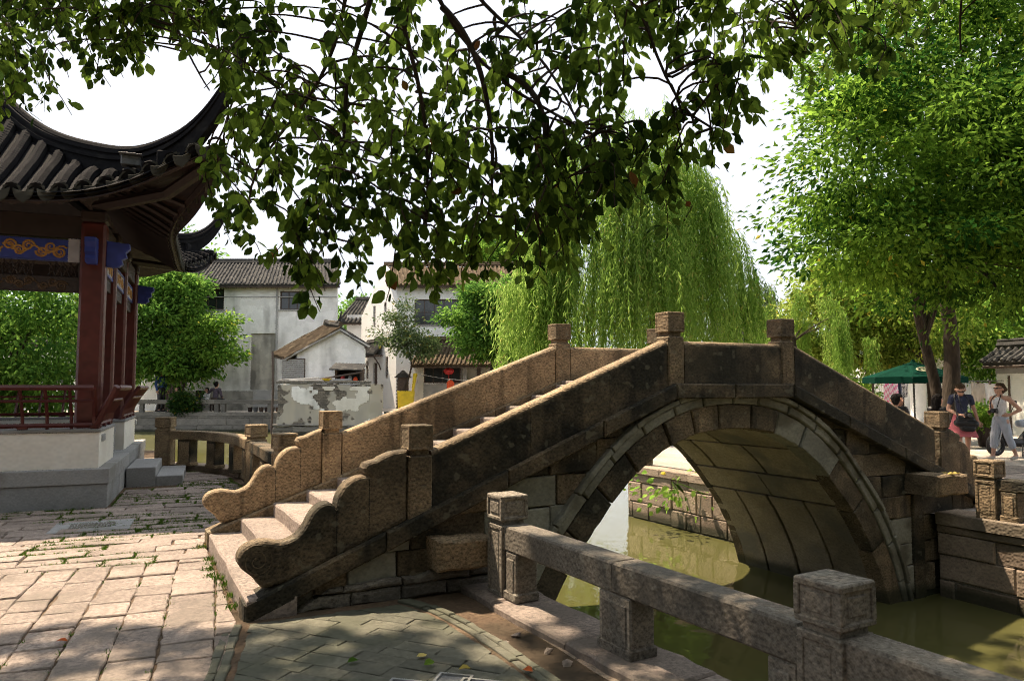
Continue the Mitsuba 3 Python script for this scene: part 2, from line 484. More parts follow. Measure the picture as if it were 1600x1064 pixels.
# lower wall slabs each side, a tie beam, then ceiling slabs
for (f0, f1, cuts, nm) in [(.0, .205, [-.21, -.73, -1.3, -1.85, -2.42], 'barrel_slab'), (.21, .262, [-.21, -1.2, -2.42], 'tie_stone'), (.267, .36, [-.21, -.9, -1.6, -2.42], 'ceiling_slab'), (.365, .46, [-.21, -1.3, -2.42], 'ceiling_slab'), (.465, .56, [-.21, -.8, -1.7, -2.42], 'ceiling_slab'), (.565, .65, [-.21, -1.3, -2.42], 'ceiling_slab'), (.655, .733, [-.21, -1.0, -1.9, -2.42], 'ceiling_slab'), (.738, .79, [-.21, -1.2, -2.42], 'tie_stone'), (.795, 1.0, [-.21, -.73, -1.3, -1.85, -2.42], 'barrel_slab')]:
    idx = np.linspace(idx_of(f0), idx_of(f1), 7).astype(int)
    for k in range(len(cuts) - 1):
        d = rng.normal(0, .006); sk = rng.normal(0, .02)
        ring = np.vstack([A0[idx] + (A1[idx] - A0[idx]) * (abs(d) + .01), A1[idx][::-1]])
        put(f'{bridge}__{nm}', prism(ring, cuts[k] - .009 + sk * (k > 0), cuts[k + 1] + .009, .009, BF, ch0=.009), 'm_barrel', tone=R())
# far face ring (closes the barrel's far end)
ring_stones(.0, .34, cv, DEPTH - .17, DEPTH - .03, 'voussoir', 'm_granite', .01)
far_reg = Polygon([(.5, -1.2), (.5, .2)] + [(s, float(ledge_z(s)) - .13) for s in (3.965, 5.615, 9.0)] + [(9.1, -1.2)])
far_reg = far_reg.difference(Polygon(list(arch_pts(.34)) + [(SC + 3.2, -2), (SC - 3.2, -2)]))
for q in polys(far_reg):
    put(f'{bridge}__far_wall', prism(np.array(q.exterior.coords)[:-1], DEPTH - .02, DEPTH - .08, 0, BF), 'm_granite', tone=.4)


# ledges, parapets, posts, scrolls on both sides
def strip(s0, s1, zt0, zt1, dz, nm, c0, c1, mat, ch, side, n=2, tone=None):
    ss = np.linspace(s0, s1, n)
    top = np.column_stack([ss, zt0(ss)]); bot = np.column_stack([ss, zt1(ss)])
    return put(f'{bridge}__{nm}', prism(np.vstack([bot, top[::-1]]), c0, c1, ch, side_frame(side), ch0=ch), mat, tone=R() if tone is None else tone)


SCROLL = [(.07, .245), (-.01, .33), (-.058, .40), (-.045, .465), (-.005, .505), (.06, .53), (.11, .535), (.18, .525), (.24, .512), (.31, .525), (.37, .56), (.42, .625), (.46, .70), (.51, .752), (.565, .775), (.615, .768), (.645, .735)]
SCROLL2 = [(.645, .735), (.66, .81), (.69, .87), (.745, .925), (.81, .955), (.87, .962), (.895, .958)]


def lz(s): return ledge_z(s) + .0


def post(side, s0, zt, tone):
    F = side_frame(side)
    sgn = 1
    pw = .2
    c_hi = .012 if side == 0 else .012
    c_lo = c_hi - pw
    b = float(min(ledge_z(s0), ledge_z(s0 + pw))) - .1
    zc = zt - .2
    k = put(f'{bridge}__post', cbox((s0, b, c_lo), (s0 + pw, zc - .045, c_hi), .012, F), 'm_granite', tone=tone)
    neck = cbox((s0 + .022, zc - .05, c_lo + .022), (s0 + pw - .022, zc + .005, c_hi - .022), .006, F)
    put(f'{k}__neck', neck, 'm_granite', tone=tone)
    cap = panel_block((s0 - .004, zc, c_lo - .004), (s0 + pw + .004, zt, c_hi + .004), F, .022, .004, .012)
    put(f'{k}__cap', cap, 'm_granite', tone=tone)
    return k


def panel_block(lo, hi, F, inset=.028, depth=.010, ch=.012):
    """square block with a sunk carved panel in each upright face; axes of F: a, b(up), c"""
    lo, hi = np.array(lo, float), np.array(hi, float)
    body = cbox(lo + [depth, .0, depth], hi - [depth, 0, depth], .008, F)
    ms = [body]
    x0, y0, z0 = lo; x1, y1, z1 = hi
    fr = inset
    # frames: corner uprights and top/bottom bands
    ms.append(cbox((x0, y1 - fr - .006, z0), (x1, y1, z1), ch, F))
    ms.append(cbox((x0, y0, z0), (x1, y0 + fr, z1), ch * .7, F))
    for (a, b) in ((x0, x0 + fr), (x1 - fr, x1)):
        for (c, d) in ((z0, z0 + fr), (z1 - fr, z1)):
            ms.append(cbox((a, y0 + fr - .004, c), (b, y1 - fr, d), .004, F))
    # carved boss in the panels
    m = (lo + hi) / 2; h = (hi - lo) / 2 - fr - .022
    if h.min() > .015:
        ms.append(cbox(m - [h[0], h[1], (hi[2] - lo[2]) / 2 - .004], m + [h[0], h[1], (hi[2] - lo[2]) / 2 - .004], .006, F))
        ms.append(cbox(m - [(hi[0] - lo[0]) / 2 - .004, h[1], h[2]], m + [(hi[0] - lo[0]) / 2 - .004, h[1], h[2]], .006, F))
    return join(ms)


for side in (0, 1):  # near side toned dark, far side bright: shade and light put into the stone
    th = .18
    c1, c0 = (0., -th)
    # ledge stones: up, level, down
    cl = .055 if side == 0 else .05
    cuts = [-.02, 1.03, 2.1, 3.1, 3.965, 4.75, 5.615, 6.5, 7.5, 8.6, 9.6]
    for k in range(len(cuts) - 1):
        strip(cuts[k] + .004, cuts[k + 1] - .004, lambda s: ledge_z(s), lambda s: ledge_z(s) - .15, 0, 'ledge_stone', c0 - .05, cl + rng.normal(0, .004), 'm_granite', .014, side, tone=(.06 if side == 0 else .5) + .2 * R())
    # parapet panels
    P = [1.42, 2.35, 3.2, 3.895] if side == 0 else [1.34, 2.0, 3.0, 3.895]
    base = lambda s: ledge_z(s) - .012
    for a, b in list(zip(P[:-1], P[1:])) + [(4.115, 5.475)] + [(2 * SC - y, 2 * SC - x) for x, y in list(zip(P[:-1], P[1:]))[::-1]]:
        tv = .12 * R()
        Vp, Fp, Tp = crested(a + .002, b - .002, rail_z, base, c0, c1, side_frame(side), n=2 if b < 3.9 or a > 5.6 else 3, tones=(.12 + tv, .85, .7 + tv) if side == 0 else (.78 + tv, .95, .4))  # dark outer face and bright crest stand in for shade and sun
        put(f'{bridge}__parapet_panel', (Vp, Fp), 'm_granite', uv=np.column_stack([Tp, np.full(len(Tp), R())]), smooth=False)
    for s0, zt in ((3.905, CAP_Z), (5.475, CAP_Z), (1.122 + .1, SIDE_Z), (8.257, SIDE_Z)):
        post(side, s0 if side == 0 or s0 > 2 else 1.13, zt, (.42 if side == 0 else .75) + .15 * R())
    # the stone between scroll and side post, then the scroll stone itself
    for mir in (False, True):
        mm = (lambda q: np.column_stack([2 * SC - np.asarray(q)[:, 0], np.asarray(q)[:, 1]])) if mir else (lambda q: np.asarray(q, float))
        sc = np.array(SCROLL); s2 = np.array(SCROLL2)
        def dense(q, n): return spline(q, n)
        xe = 1.215 if side == 0 else 1.125
        top = np.vstack([dense(sc, 44), dense(s2, 16)[1:], [(.868, .985)], [(.858, 1.02)], [(.875, 1.055)], [(.925, 1.072)], [(.965, 1.078)], [(1.0, 1.10)], [(1.09, 1.135)], [(xe, 1.15)]])
        ring = np.vstack([top, [(xe, ledge_z(xe) - .012)], [(.30, ledge_z(.30) - .012)], [(.12, ledge_z(.12) + .03)]])
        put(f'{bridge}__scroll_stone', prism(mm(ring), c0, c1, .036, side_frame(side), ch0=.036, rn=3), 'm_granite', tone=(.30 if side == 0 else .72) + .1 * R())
        for (gx0, gz0) in ((.645, .735), (.897, .955)):
            q = mm(np.array([(gx0 + .002, gz0 - .02), (gx0 + .004, ledge_z(gx0) + .02)]))
            put(f'{bridge}__joint', tube(side_frame(side)(q[:, 0], q[:, 1], np.full(2, c1 - .002)), .004, 4), 'm_granite', tone=.0)
        # spiral in low relief on the scroll's faces
        tt = np.linspace(0, 4.6 * np.pi, 70); rr = .012 + .105 * tt / tt.max()
        sp = np.column_stack([.075 + rr * np.cos(tt), .395 + rr * np.sin(tt)])
        F = side_frame(side)
        spm = mm(sp)
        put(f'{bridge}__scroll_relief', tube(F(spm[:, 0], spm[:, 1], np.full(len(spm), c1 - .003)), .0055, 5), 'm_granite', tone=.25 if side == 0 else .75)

# stairs and deck
steps = [(0, .145), (.30, .285), (.625, .425), (.95, .545), (1.275, .665)]
s = 1.275; z = .665
while s < 3.7:
    s += .325; z += .128
    steps.append((s, z))
for i, (s0, zt) in enumerate(steps):
    s1 = steps[i + 1][0] if i + 1 < len(steps) else 4.05
    wi = 2.1 + .14 * max(4 - s0, 0)
    for mir in (False, True):
        a0, a1 = (s0, s1 + .05) if not mir else (2 * SC - s1 - .05, 2 * SC - s0)
        lo_w, hi_w = (-.05, wi + .26) if i == 0 else (.15, wi + .01)
        ring = [(a0, lo_w), (a1, lo_w), (a1, hi_w), (a0, hi_w)]
        ring = wob(ring, .3, .006, .002)
        put(f'{bridge}__step', prism(ring, zt - .22, zt, .016, BFt), 'm_paving', tone=.35 + .5 * R())
put(f'{bridge}__deck', prism([(3.95, .15), (5.63, .15), (5.63, 2.11), (3.95, 2.11)], 1.55, 1.735, .015, BFt), 'm_paving', tone=.5)
# tie-stone heads that stick out of the near face
put(f'{bridge}__beam_end', prism(wob(rect(7.62, 8.22, .38, .60), .1, .006, .01), WALL - .3, .36, .02, BF), 'm_granite', tone=.6, label='rough beam head jutting from the wall under the right stair')
put(f'{bridge}__beam_end', prism(wob(rect(1.40, 1.92, .20, .42), .1, .006, .01), WALL - .3, .20, .02, BF), 'm_granite', tone=.5)
# plinth course along the foot of the stair side
for q in masonry(Polygon([(.35, -.03), (2.05, -.03), (2.05, .16), (1.0, .15), (.6, .12)]), -.03, [.12, .2], (.35, .6), g, .012):
    put(f'{bridge}__foot_stone', prism(wob(q, .1, .008, .006, g), WALL - .14, WALL + .05 + g.normal(0, .012), .018, BF), 'm_dark_granite', tone=g.random())

# ------------------------------------------------------------------ balustrades and quay walls
def upright(k, nm, cx, cy, ang, w, z0, ztop, tone, cap_h=.195, mat='m_dark_granite'):
    """a square post: shaft with sunk panel, neck, cap block"""
    c, s = math.cos(ang), math.sin(ang)
    F = frame((cx, cy, 0), (c, s, 0), (0, 0, 1), (s, -c, 0))
    h = w / 2
    kk = put(f'{k}__{nm}', panel_block((-h, z0, -h), (h, ztop - cap_h - .035, h), F, .035, .008, .008), mat, tone=tone)
    put(f'{kk}__neck', cbox((-h + .02, ztop - cap_h - .04, -h + .02), (h - .02, ztop - cap_h + .004, h - .02), .005, F), mat, tone=tone)
    put(f'{kk}__cap', panel_block((-h - .006, ztop - cap_h, -h - .006), (h + .006, ztop, h + .006), F, .03, .010, .014), mat, tone=tone)
    return kk


def rail_between(k, a, b, w, z0, z1, mat='m_dark_granite', pieces=1, nm='rail', ch=.014):
    a, b = np.array(a, float), np.array(b, float)
    d = b - a; L = np.linalg.norm(d); d /= L
    F = frame((*a, 0), (*d, 0), (-d[1], d[0], 0), (0, 0, 1))
    cuts = np.linspace(0, L, pieces + 1)
    for i in range(pieces):
        ring = wob(rect(cuts[i] + .003, cuts[i + 1] - .003, -w / 2, w / 2), .3, .004, .002)
        put(f'{k}__{nm}', prism(ring, z0, z1, ch, F, ch0=ch), mat, tone=R())


def pier(k, p, d, L, w, z0, z1, mat='m_dark_granite'):
    F = frame((*p, 0), (d[0], d[1], 0), (0, 0, 1), (d[1], -d[0], 0))
    kk = put(f'{k}__pier', cbox((-L / 2 + .012, z0, -w / 2), (L / 2 - .012, z1, w / 2), .012, F), mat, tone=R())
    put(f'{kk}__relief', join([cbox((-L / 2 + .05, z0 + .05, -w / 2 - .008), (L / 2 - .05, z1 - .05, w / 2 + .008), .006, F), cbox((-L / 2, z0, -w / 2 - .012), (L / 2, z0 + .07, w / 2 + .012), .01, F)]), mat, tone=R())


near_b = thing('stone_balustrade', 'dark granite balustrade with two square capped posts along the near canal edge', 'balustrade')
P1, P2 = np.array([-.038, 5.90]), np.array([1.447, 3.318])
cd = (P2 - P1) / np.linalg.norm(P2 - P1); ca = math.atan2(cd[1], cd[0])
P0, P3 = P1, P2 + cd * 2.98
Z0 = .02
for q in (P1, P2, P3):
    upright(near_b, 'post', *q, ca, .235, Z0, .80, R())
for a, b in ((P1, P2), (P2, P3)):
    rail_between(near_b, a + cd * .115, b - cd * .115, .20, .385, .575, pieces=2)
    for q in (a + cd * .22, a + cd * 1.50, b - cd * .22):
        big = abs(np.linalg.norm(q - a) - 1.5) < .1
        pier(near_b, q, cd, .34 if big else .20, .19, Z0, .386)
# kerb stones under it (part of the balustrade's base) and the quay below
kn = np.array([-cd[1], cd[0]])
x = -1.0
for L in (.55, .62, 1.0, .85, 1.1, .9, 1.0, 1.0, 1.1):
    F = frame((*P1, 0), (*cd, 0), (*kn, 0), (0, 0, 1))
    put(f'{near_b}__kerb_stone', prism(wob(rect(x + .004, x + L - .004, -.24, .24), .14, .007, .005), -.14, .02 + rng.normal(0, .004), .014, F), 'm_paving', tone=.25 * R())
    x += L


def quay(name, label, pts, z0, ztop, mat, heights, lens, cope=.14, seed=5, over=.03, group=None, thick=.25, limit=None):
    """masonry wall along a polyline; faces to the left side of the walking direction"""
    k = thing(name, label, 'canal wall', group)
    g = np.random.default_rng(seed)
    for a, b in zip(pts[:-1], pts[1:]):
        a, b = np.array(a, float), np.array(b, float)
        d = b - a; L = np.linalg.norm(d); d /= L; nn = np.array([-d[1], d[0]])
        F = frame((*a, 0), (*d, 0), (0, 0, 1), (*nn, 0))
        put(f'{k}__backing', prism(rect(0, L, z0, ztop - .02), -thick, -.03, 0, F), 'm_dark_granite', tone=.1)
        for q in masonry(sbox(0, z0, L, ztop - cope), z0, heights, lens, g, .014):
            put(f'{k}__stone', prism(wob(q, .25, .004, .004, g), -.1, g.normal(0, .008), .014, F, tilt=g.normal(0, .015, 2)), mat, tone=g.random())
        x = 0
        while x < L - .02:
            l = min(lens[0] + (lens[1] * 1.4 - lens[0]) * g.random(), L - x)
            if L - x - l < .25: l = L - x
            put(f'{k}__coping_stone', prism(wob(rect(x + .004, x + l - .004, -.42, over), .2, .006, .004, g), ztop - cope, ztop + g.normal(0, .004), .014, frame((*a, 0), (*d, 0), (*nn, 0), (0, 0, 1))), mat, tone=.3 + .7 * g.random())
            x += l
    return k


RS = [bxy(8.1, -9), bxy(8.1, -.02)]
quay('canal_wall', 'brown granite canal wall right of the arch below the bank where the two women walk', [tuple(bxy(8.1, -6.5)), tuple(bxy(8.1, -.02))], -1.25, RB, 'm_quay', [.32, .30, .33, .3], (.5, 1.25), .14, 5)
quay('canal_wall', 'sunlit granite canal wall seen through the arch with a leafy weed growing from it', [tuple(bxy(8.1, 2.3)), tuple(bxy(8.1, 6.2)), (2.50, 15.7), (2.8, 17.6)], -1.25, RB, 'm_quay', [.32, .30, .33, .3], (.35, .7), .14, 6)
quay('canal_wall', 'low canal wall under the foreground balustrade at the near water edge', [tuple(bxy(2.13, 0.2)), tuple(bxy(2.13, -7))], -1.25, -.03, 'm_quay', [.32, .30], (.5, 1.0), .12, 7)
quay('canal_wall', 'canal wall curving below the round balustrade beside the pavilion', [(-8.0, 16.4), (-7.1, 15.3), (-5.95, 14.9), (-5.1, 14.25), (-4.2, 13.1), (-3.5, 11.85), (-2.35, 9.2), tuple(bxy(2.13, 2.6))], -1.25, .10, 'm_quay', [.32, .30], (.5, 1.0), .14, 8)

# right bank balustrade
rb = thing('stone_balustrade', 'short stone balustrade on the right bank in front of the two women', 'balustrade')
r0 = np.array([5.62, 8.60]); rd = np.array([.475, -.88]); rd /= np.linalg.norm(rd); ra = math.atan2(rd[1], rd[0])
rdir = np.array([.93, -.36]); rdir /= np.linalg.norm(rdir)
upright(rb, 'post', *r0, ra, .225, RB, .80, .6, mat='m_granite')
rail_between(rb, r0 + rd * .12, r0 + rd * 2.4, .17, .46, .60, 'm_granite', 1)
pier(rb, r0 + rd * .24, rd, .2, .17, RB, .46, 'm_granite')
pier(rb, r0 + rd * 1.6, rd, .3, .17, RB, .46, 'm_granite')
upright(rb, 'post', *(r0 + rd * 2.5), ra, .225, RB, .80, .6, mat='m_granite')
# balustrade beyond the bridge on the right bank
rf = thing('stone_balustrade', 'pale stone balustrade on the far right bank glimpsed through the arch', 'balustrade')
for w in (3.9, 6.0):
    upright(rf, 'post', *bxy(8.35, w), .4888 + math.pi / 2, .22, RB, .98, .8, mat='m_granite')
rail_between(rf, bxy(8.35, 4.0), bxy(8.35, 5.9), .17, .6, .76, 'm_granite', 1)
# curved balustrade beyond the bridge on the left
cb = thing('stone_balustrade', 'curved pale stone balustrade between the pavilion steps and the bridge', 'balustrade')
CA, CB_, CC = np.array([-7.02, 14.75]), np.array([-4.18, 11.9]), np.array([-2.95, 9.45])
arc = spline([CA, (-6.15, 14.45), (-5.25, 13.65), CB_], 25)
upright(cb, 'post', *CA, .1, .30, .10, 1.055, .8, .2, 'm_granite')
upright(cb, 'post', *CB_, -.9, .27, .10, 1.05, .8, .2, 'm_granite')
upright(cb, 'post', *CC, -.9, .25, .10, 1.06, .8, .2, 'm_granite')
tg = np.gradient(arc, axis=0); tg /= np.linalg.norm(tg, axis=1, keepdims=True); nrm = np.column_stack([-tg[:, 1], tg[:, 0]])
for i0, i1 in ((1, 12), (12, 23)):
    ring = np.vstack([arc[i0:i1 + 1] + nrm[i0:i1 + 1] * .12, (arc[i0:i1 + 1] - nrm[i0:i1 + 1] * .12)[::-1]])
    put(f'{cb}__rail', prism(ring, .62, .79, .014, ident, ch0=.01), 'm_granite', tone=.9)
for i in (3, 8, 14, 20):
    pier(cb, arc[i], tg[i], .36, .2, .10, .62, 'm_granite')
d2 = (CC - CB_) / np.linalg.norm(CC - CB_)
rail_between(cb, CB_ + d2 * .13, CC - d2 * .13, .24, .62, .79, 'm_granite', 1)
for q in (.3, 1.4, 2.4):
    pier(cb, CB_ + d2 * q, d2, .36, .2, .10, .62, 'm_granite')
d3 = (np.array(bxy(1.3, 2.75)) - CC); d3 /= np.linalg.norm(d3)
rail_between(cb, CC + d3 * .13, bxy(1.3, 2.8), .2, .62, .79, 'm_granite', 1)

# ------------------------------------------------------------------ paving of the near bank
PD = np.array([-.374, .927]); PU = np.array([.927, .374])     # courses run along PD; PU points right


def PF(a, b, c):
    a, b, c = np.broadcast_arrays(np.asarray(a, float), np.asarray(b, float), np.asarray(c, float))
    return np.concatenate([a[..., None] * PU + b[..., None] * PD, c[..., None]], -1)


def uvp(p): p = np.asarray(p, float); return np.stack([p @ PU, p @ PD], -1)


pave = struct('pavement', sheet(Polygon([(-30, -6), (-1.2, -6), (-1.70, 4.0), (-1.98, 5.22), (-3.3, 7.9), (-2.6, 9.1), (-4.3, 12.0), (-5.2, 13.9), (-6.1, 14.55), (-8, 15.2), (-12, 16), (-30, 16)]), -.012), 'm_soil', tone=.9)
sides_edge = [(-1.60, -2), (-1.64, 3.0), (-1.66, 4.2), (-1.96, 5.25), (-3.30, 7.85), (-2.75, 9.2), (-4.35, 11.9), (-5.3, 13.6), (-6.2, 14.35), (-7.2, 14.6), (-7.9, 15.2)]
reg_all = Polygon([tuple(uvp(p)) for p in sides_edge + [(-14, 13), (-14, -2)]])
pav_base = Polygon([tuple(uvp(p)) for p in [(-5.55, 10.15), (-8.0, 16.0), (-14, 13.4), (-14, 6.7)]])
reg_all = reg_all.difference(pav_base)
reg_all = reg_all.difference(Polygon([tuple(uvp(p)) for p in [(-6.3, 11.8), (-5.55, 12.15), (-6.3, 14.0), (-7.05, 13.7)]]))
# the boundary between lengthwise columns (near) and crosswise courses (far)
vb = uvp((-3.6, 6.9))[1]
near_reg = reg_all.intersection(sbox(-12, -3, 5, vb)); far_reg = reg_all.intersection(sbox(-12, vb, 5, 20))
g = np.random.default_rng(11)
stones = []
# columns: swap axes for masonry
u0 = uvp((-1.95, 5.0))[0]
swap = lambda P: Polygon([(y, x) for x, y in P.exterior.coords])
for P in polys(near_reg):
    b = P.bounds
    uu = b[2]
    widths = []
    for q in masonry(swap(P), -12 + (uu + 12) % .275, [.275], (.26, .46), g, .012, .006):
        stones.append(np.array([(y, x) for x, y in q]))
for P in polys(far_reg):
    for q in masonry(P, vb, [.20, .24, .22, .26, .19], (.35, .75), g, .018, .006):
        stones.append(q)
vis = []
for q in stones:
    c = PF(q.mean(0)[0], q.mean(0)[1], 0)
    vis.append((c[1] > 2.9 and c[0] > -0.78 * c[1] - 1.2, c[1]))
order = sorted(range(len(stones)), key=lambda i: (not vis[i][0], vis[i][1]))
rest = []
for n_, i in enumerate(order):
    q = stones[i]
    if n_ < 296 and vis[i][0]:
        near = vis[i][1] < 9
        ring = wob(q, .07 if near else .2, .0045, .0045, g)
        put('pavement__paving_stone', prism(ring, -.06, .004 + g.normal(0, .004), .007, PF, tilt=g.normal(0, .012, 2)), 'm_paving', tone=g.random())
    else:
        rest.append(prism(wob(q, .2, .005, .007, g), -.06, .003 + g.normal(0, .004), .011, PF))
if rest: put('pavement__paving', join(rest), 'm_paving', tone=.5, kind='stuff')

# green-grey brick paving in front of the bridge stair
brick_reg = Polygon([(-1.62, 2.5), (-1.66, 4.2), (-1.93, 5.22), (-.85, 5.75), (-.62, 5.55), (-.42, 5.30), (-.13, 4.82), (.20, 4.2), (.55, 3.5), (.9, 2.5)])
bp = struct('brick_paving', sheet(brick_reg.buffer(.06), -.006), 'm_soil', tone=.7)
ba = math.radians(-23)
bc, bs = math.cos(ba), math.sin(ba)


def QF(a, b, c):
    a, b, c = np.broadcast_arrays(np.asarray(a, float), np.asarray(b, float), np.asarray(c, float))
    return np.stack([a * bc - b * bs, a * bs + b * bc, c], -1)


toq = lambda p: np.stack([p[..., 0] * bc + p[..., 1] * bs, -p[..., 0] * bs + p[..., 1] * bc], -1)
inner = brick_reg.buffer(-.085)
rq = Polygon(toq(np.array(inner.exterior.coords)))
g = np.random.default_rng(21)
for q in masonry(rq, rq.bounds[1], [.15], (.27, .33), g, .004, .002):
    put('brick_paving__brick', prism(wob(q, .09, .003, .004, g), -.05, .004 + g.normal(0, .002), .003, QF, tilt=g.normal(0, .007, 2)), 'm_brick', tone=g.random())
# border bricks, two rows at the right edge and two at the left
for edge, side in (([(-.85, 5.75), (-.62, 5.55), (-.42, 5.30), (-.13, 4.82), (.20, 4.2), (.55, 3.5), (.9, 2.5)], 1), ([(-1.93, 5.15), (-1.665, 4.2), (-1.62, 2.5)], -1)):
    e = LineString(edge)
    for row in (0, 1):
        x = .0
        while x < e.length - .2:
            L = .20 + .08 * g.random()
            a, b = np.array(e.interpolate(x + .004).coords[0]), np.array(e.interpolate(x + L - .004).coords[0])
            d = (b - a) / np.linalg.norm(b - a); nn = np.array([-d[1], d[0]]) * side
            w0, w1 = row * .062 + .002 - .07, row * .062 + .056 - .07
            ring = np.array([a - nn * w0, b - nn * w0, b - nn * w1, a - nn * w1])
            put('brick_paving__border_brick', prism(wob(ring, .1, .003, .003, g), -.05, .010 + g.normal(0, .004), .006, ident, tilt=g.normal(0, .015, 2)), 'm_brick', tone=.3 + .7 * g.random())
            x += L

# paving of the right bank where the women walk
rp = Polygon([(9.0, -3.5), (9.0, 4.5), (12.6, 5.5), (15.5, 1.5), (13.5, -6.0), (9.4, -5)])
pvr = struct('right_pavement', prism(np.array([BFt(x, y, 0)[:2] for x, y in rp.exterior.coords[:-1]]), RB - .1, RB - .012, 0), 'm_pave_far', tone=.2)
g = np.random.default_rng(25)
for q in masonry(rp.buffer(-.05), -6.5, [.42, .38, .45], (.6, 1.1), g, .016, .02):
    put('right_pavement__paving_stone', prism(wob(q, .3, .006, .006, g), RB - .06, RB + g.normal(0, .004), .008, BFt), 'm_paving', tone=.4 + .6 * g.random())

# ------------------------------------------------------------------ more materials
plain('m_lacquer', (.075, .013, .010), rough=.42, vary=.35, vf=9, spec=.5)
plain('m_dark_wood', (.022, .013, .01), rough=.6, vary=.4, vf=8)
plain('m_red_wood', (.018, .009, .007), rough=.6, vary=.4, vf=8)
plain('m_blue', (.025, .04, .22), rough=.5, vary=.3, vf=9)
plain('m_gold', (.38, .20, .05), rough=.5, vary=.35, vf=20)
plain('m_pale_panel', (.33, .33, .36), rough=.6, vary=.3, vf=9)
plain('m_iron', (.08, .085, .09), rough=.45, vary=.4, vf=30, bump=.002, bf=60)


def tile_mat(name, c0, c1, pale, amt):
    def col(p, n, uv):
        m = fbm(p.x * 9, p.y * 9, p.z * 9, 2)
        c = mix(c0, c1, dr.clip(.6 * uv.x + .8 * (m - .3), 0, 1))
        return mix(c, pale, smoothstep(.55, .8, fbm(p.x * 5 + 3, p.y * 5, p.z * 5, 3)) * amt)
    scene[name] = {'type': 'twosided', 'bsdf': bumped({'type': 'principled', 'base_color': proc(col), 'roughness': .85, 'specular': .08}, lambda p, n, uv: fbm(p.x * 35, p.y * 35, p.z * 35, 2), .004)}


tile_mat('m_tile', (.005, .005, .006), (.013, .013, .015), (.04, .04, .036), .3)
tile_mat('m_drip', (.02, .02, .017), (.055, .055, .046), (.13, .13, .105), .5)
tile_mat('m_far_tile', (.028, .028, .028), (.07, .069, .066), (.20, .19, .165), .45)
tile_mat('m_warm_tile', (.05, .038, .026), (.13, .098, .065), (.30, .24, .16), .5)


def plaster(name, c, grime, amt, crack=0., sf=.5):
    def col(p, n, uv):
        h = p.x * .9 + p.y * .8
        st = fbm(h * 2.2, p.z * .35, 5.0, 3)
        bl = fbm(h * .55, p.z * .55, 1.0, 4)
        fine = noise(p.x * 30, p.y * 30, p.z * 30)
        k = dr.clip(smoothstep(.42, .72, .55 * st + .45 * bl) * amt + .25 * amt * smoothstep(.45, .6, fbm(h * 3, p.z * 3, 2., 3)), 0, 1)
        return mix(C(*c) * (.92 + .14 * fine), grime, k)
    scene[name] = {'type': 'twosided', 'bsdf': bumped({'type': 'principled', 'base_color': proc(col), 'roughness': .9, 'specular': .2}, lambda p, n, uv: fbm(p.x * 14, p.y * 14, p.z * 14, 2), .006)}


plaster('m_white', (.68, .66, .60), (.45, .42, .35), .55)
plaster('m_old_plaster', (.80, .80, .77), (.32, .32, .30), .65)
plaster('m_new_plaster', (.84, .84, .83), (.6, .6, .58), .4)
plaster('m_ruin', (.45, .43, .38), (.16, .155, .14), 1.0)

# ------------------------------------------------------------------ pavilion at the water
pv = thing('pavilion', 'waterside pavilion with dark upturned tile roof, red lacquered columns and white plinth', 'pavilion')
C0 = np.array([-6.12, 10.5]); ER = np.array([.923, .385]); EF = np.array([.385, -.923])


def VF(a, b, c):
    a, b, c = np.broadcast_arrays(np.asarray(a, float), np.asarray(b, float), np.asarray(c, float))
    xy = C0 + a[..., None] * ER + b[..., None] * EF
    return np.concatenate([xy, c[..., None]], -1)


BAY = 5.0


def vbox(nm, lo, hi, ch, mat, tone=None, **kw):
    return put(f'{pv}__{nm}', cbox(lo, hi, ch, VF), mat, tone=R() if tone is None else tone, **kw)


AL = -6.2   # left end of what is built
for i, (a0, a1) in enumerate(((AL, -3.4), (-3.4, -1.6), (-1.6, .33))):
    vbox('plinth_stone', (a0 + .003, -1.0, -.1), (a1 - .003, .48, .318), .006, 'm_plinth')
    vbox('plinth_cap', (a0 + .003 + .4 * (i > 0), -1.0, .32), (a1 - .003 + .4 * (i < 2) + .02 * (i == 2), .50, .53), .008, 'm_plinth')
for b0, b1 in ((-2.2, -1.0), (-3.8, -2.2), (-5.7, -3.8)):
    vbox('plinth_stone', (-1.0, b0 + .003, -1.2), (.33, b1 - .003, .318), .006, 'm_plinth')
    vbox('plinth_cap', (-1.0, b0 + .003, .32), (.35, b1 - .003, .53), .008, 'm_plinth')
vbox('plinth_stone', (AL, -5.7, -1.2), (-1.0, -5.2, .53), .006, 'm_plinth')
vbox('floor', (AL, -5.6, .53), (.05, .2, .86), .004, 'm_plinth')
# white parapet walls with grey copings
walls = [((AL, .16, .53), (.198, .408, 1.03)), ((-.05, -1.30, .53), (.196, .16, 1.03)), ((-.05, -4.85, .53), (.196, -2.86, 1.03)), ((AL, -4.85, .53), (-.05, -4.6, 1.03))]
for lo, hi in walls:
    vbox('wall', lo, hi, .004, 'm_white')
    vbox('wall_coping', (lo[0] - .0, lo[1] - .02, 1.03), (hi[0] + .02, hi[1] + .022, 1.075), .008, 'm_plinth', .1)
# steps up to the opening
vbox('step', (.352, -3.45, -.05), (.80, -1.70, .31), .012, 'm_plinth', .7)
vbox('step', (.803, -3.45, -.05), (1.22, -1.72, .155), .012, 'm_plinth', .8)
# columns
cols = [(0, 0), (0, -1.667), (0, -3.333), (0, -5.0), (-5, 0), (-5, -5), (-2.5, -5)]
for i, (a, b) in enumerate(cols):
    w = .16 if i in (0, 3, 4, 5) else .12
    k = vbox('column', (a - w, b - w, .86), (a + w, b + w, 4.05), .035, 'm_lacquer')
    put(f'{k}__base', cbox((a - w - .05, b - w - .05, .86), (a + w + .05, b + w + .05, 1.0), .03, VF), 'm_plinth', tone=.3)


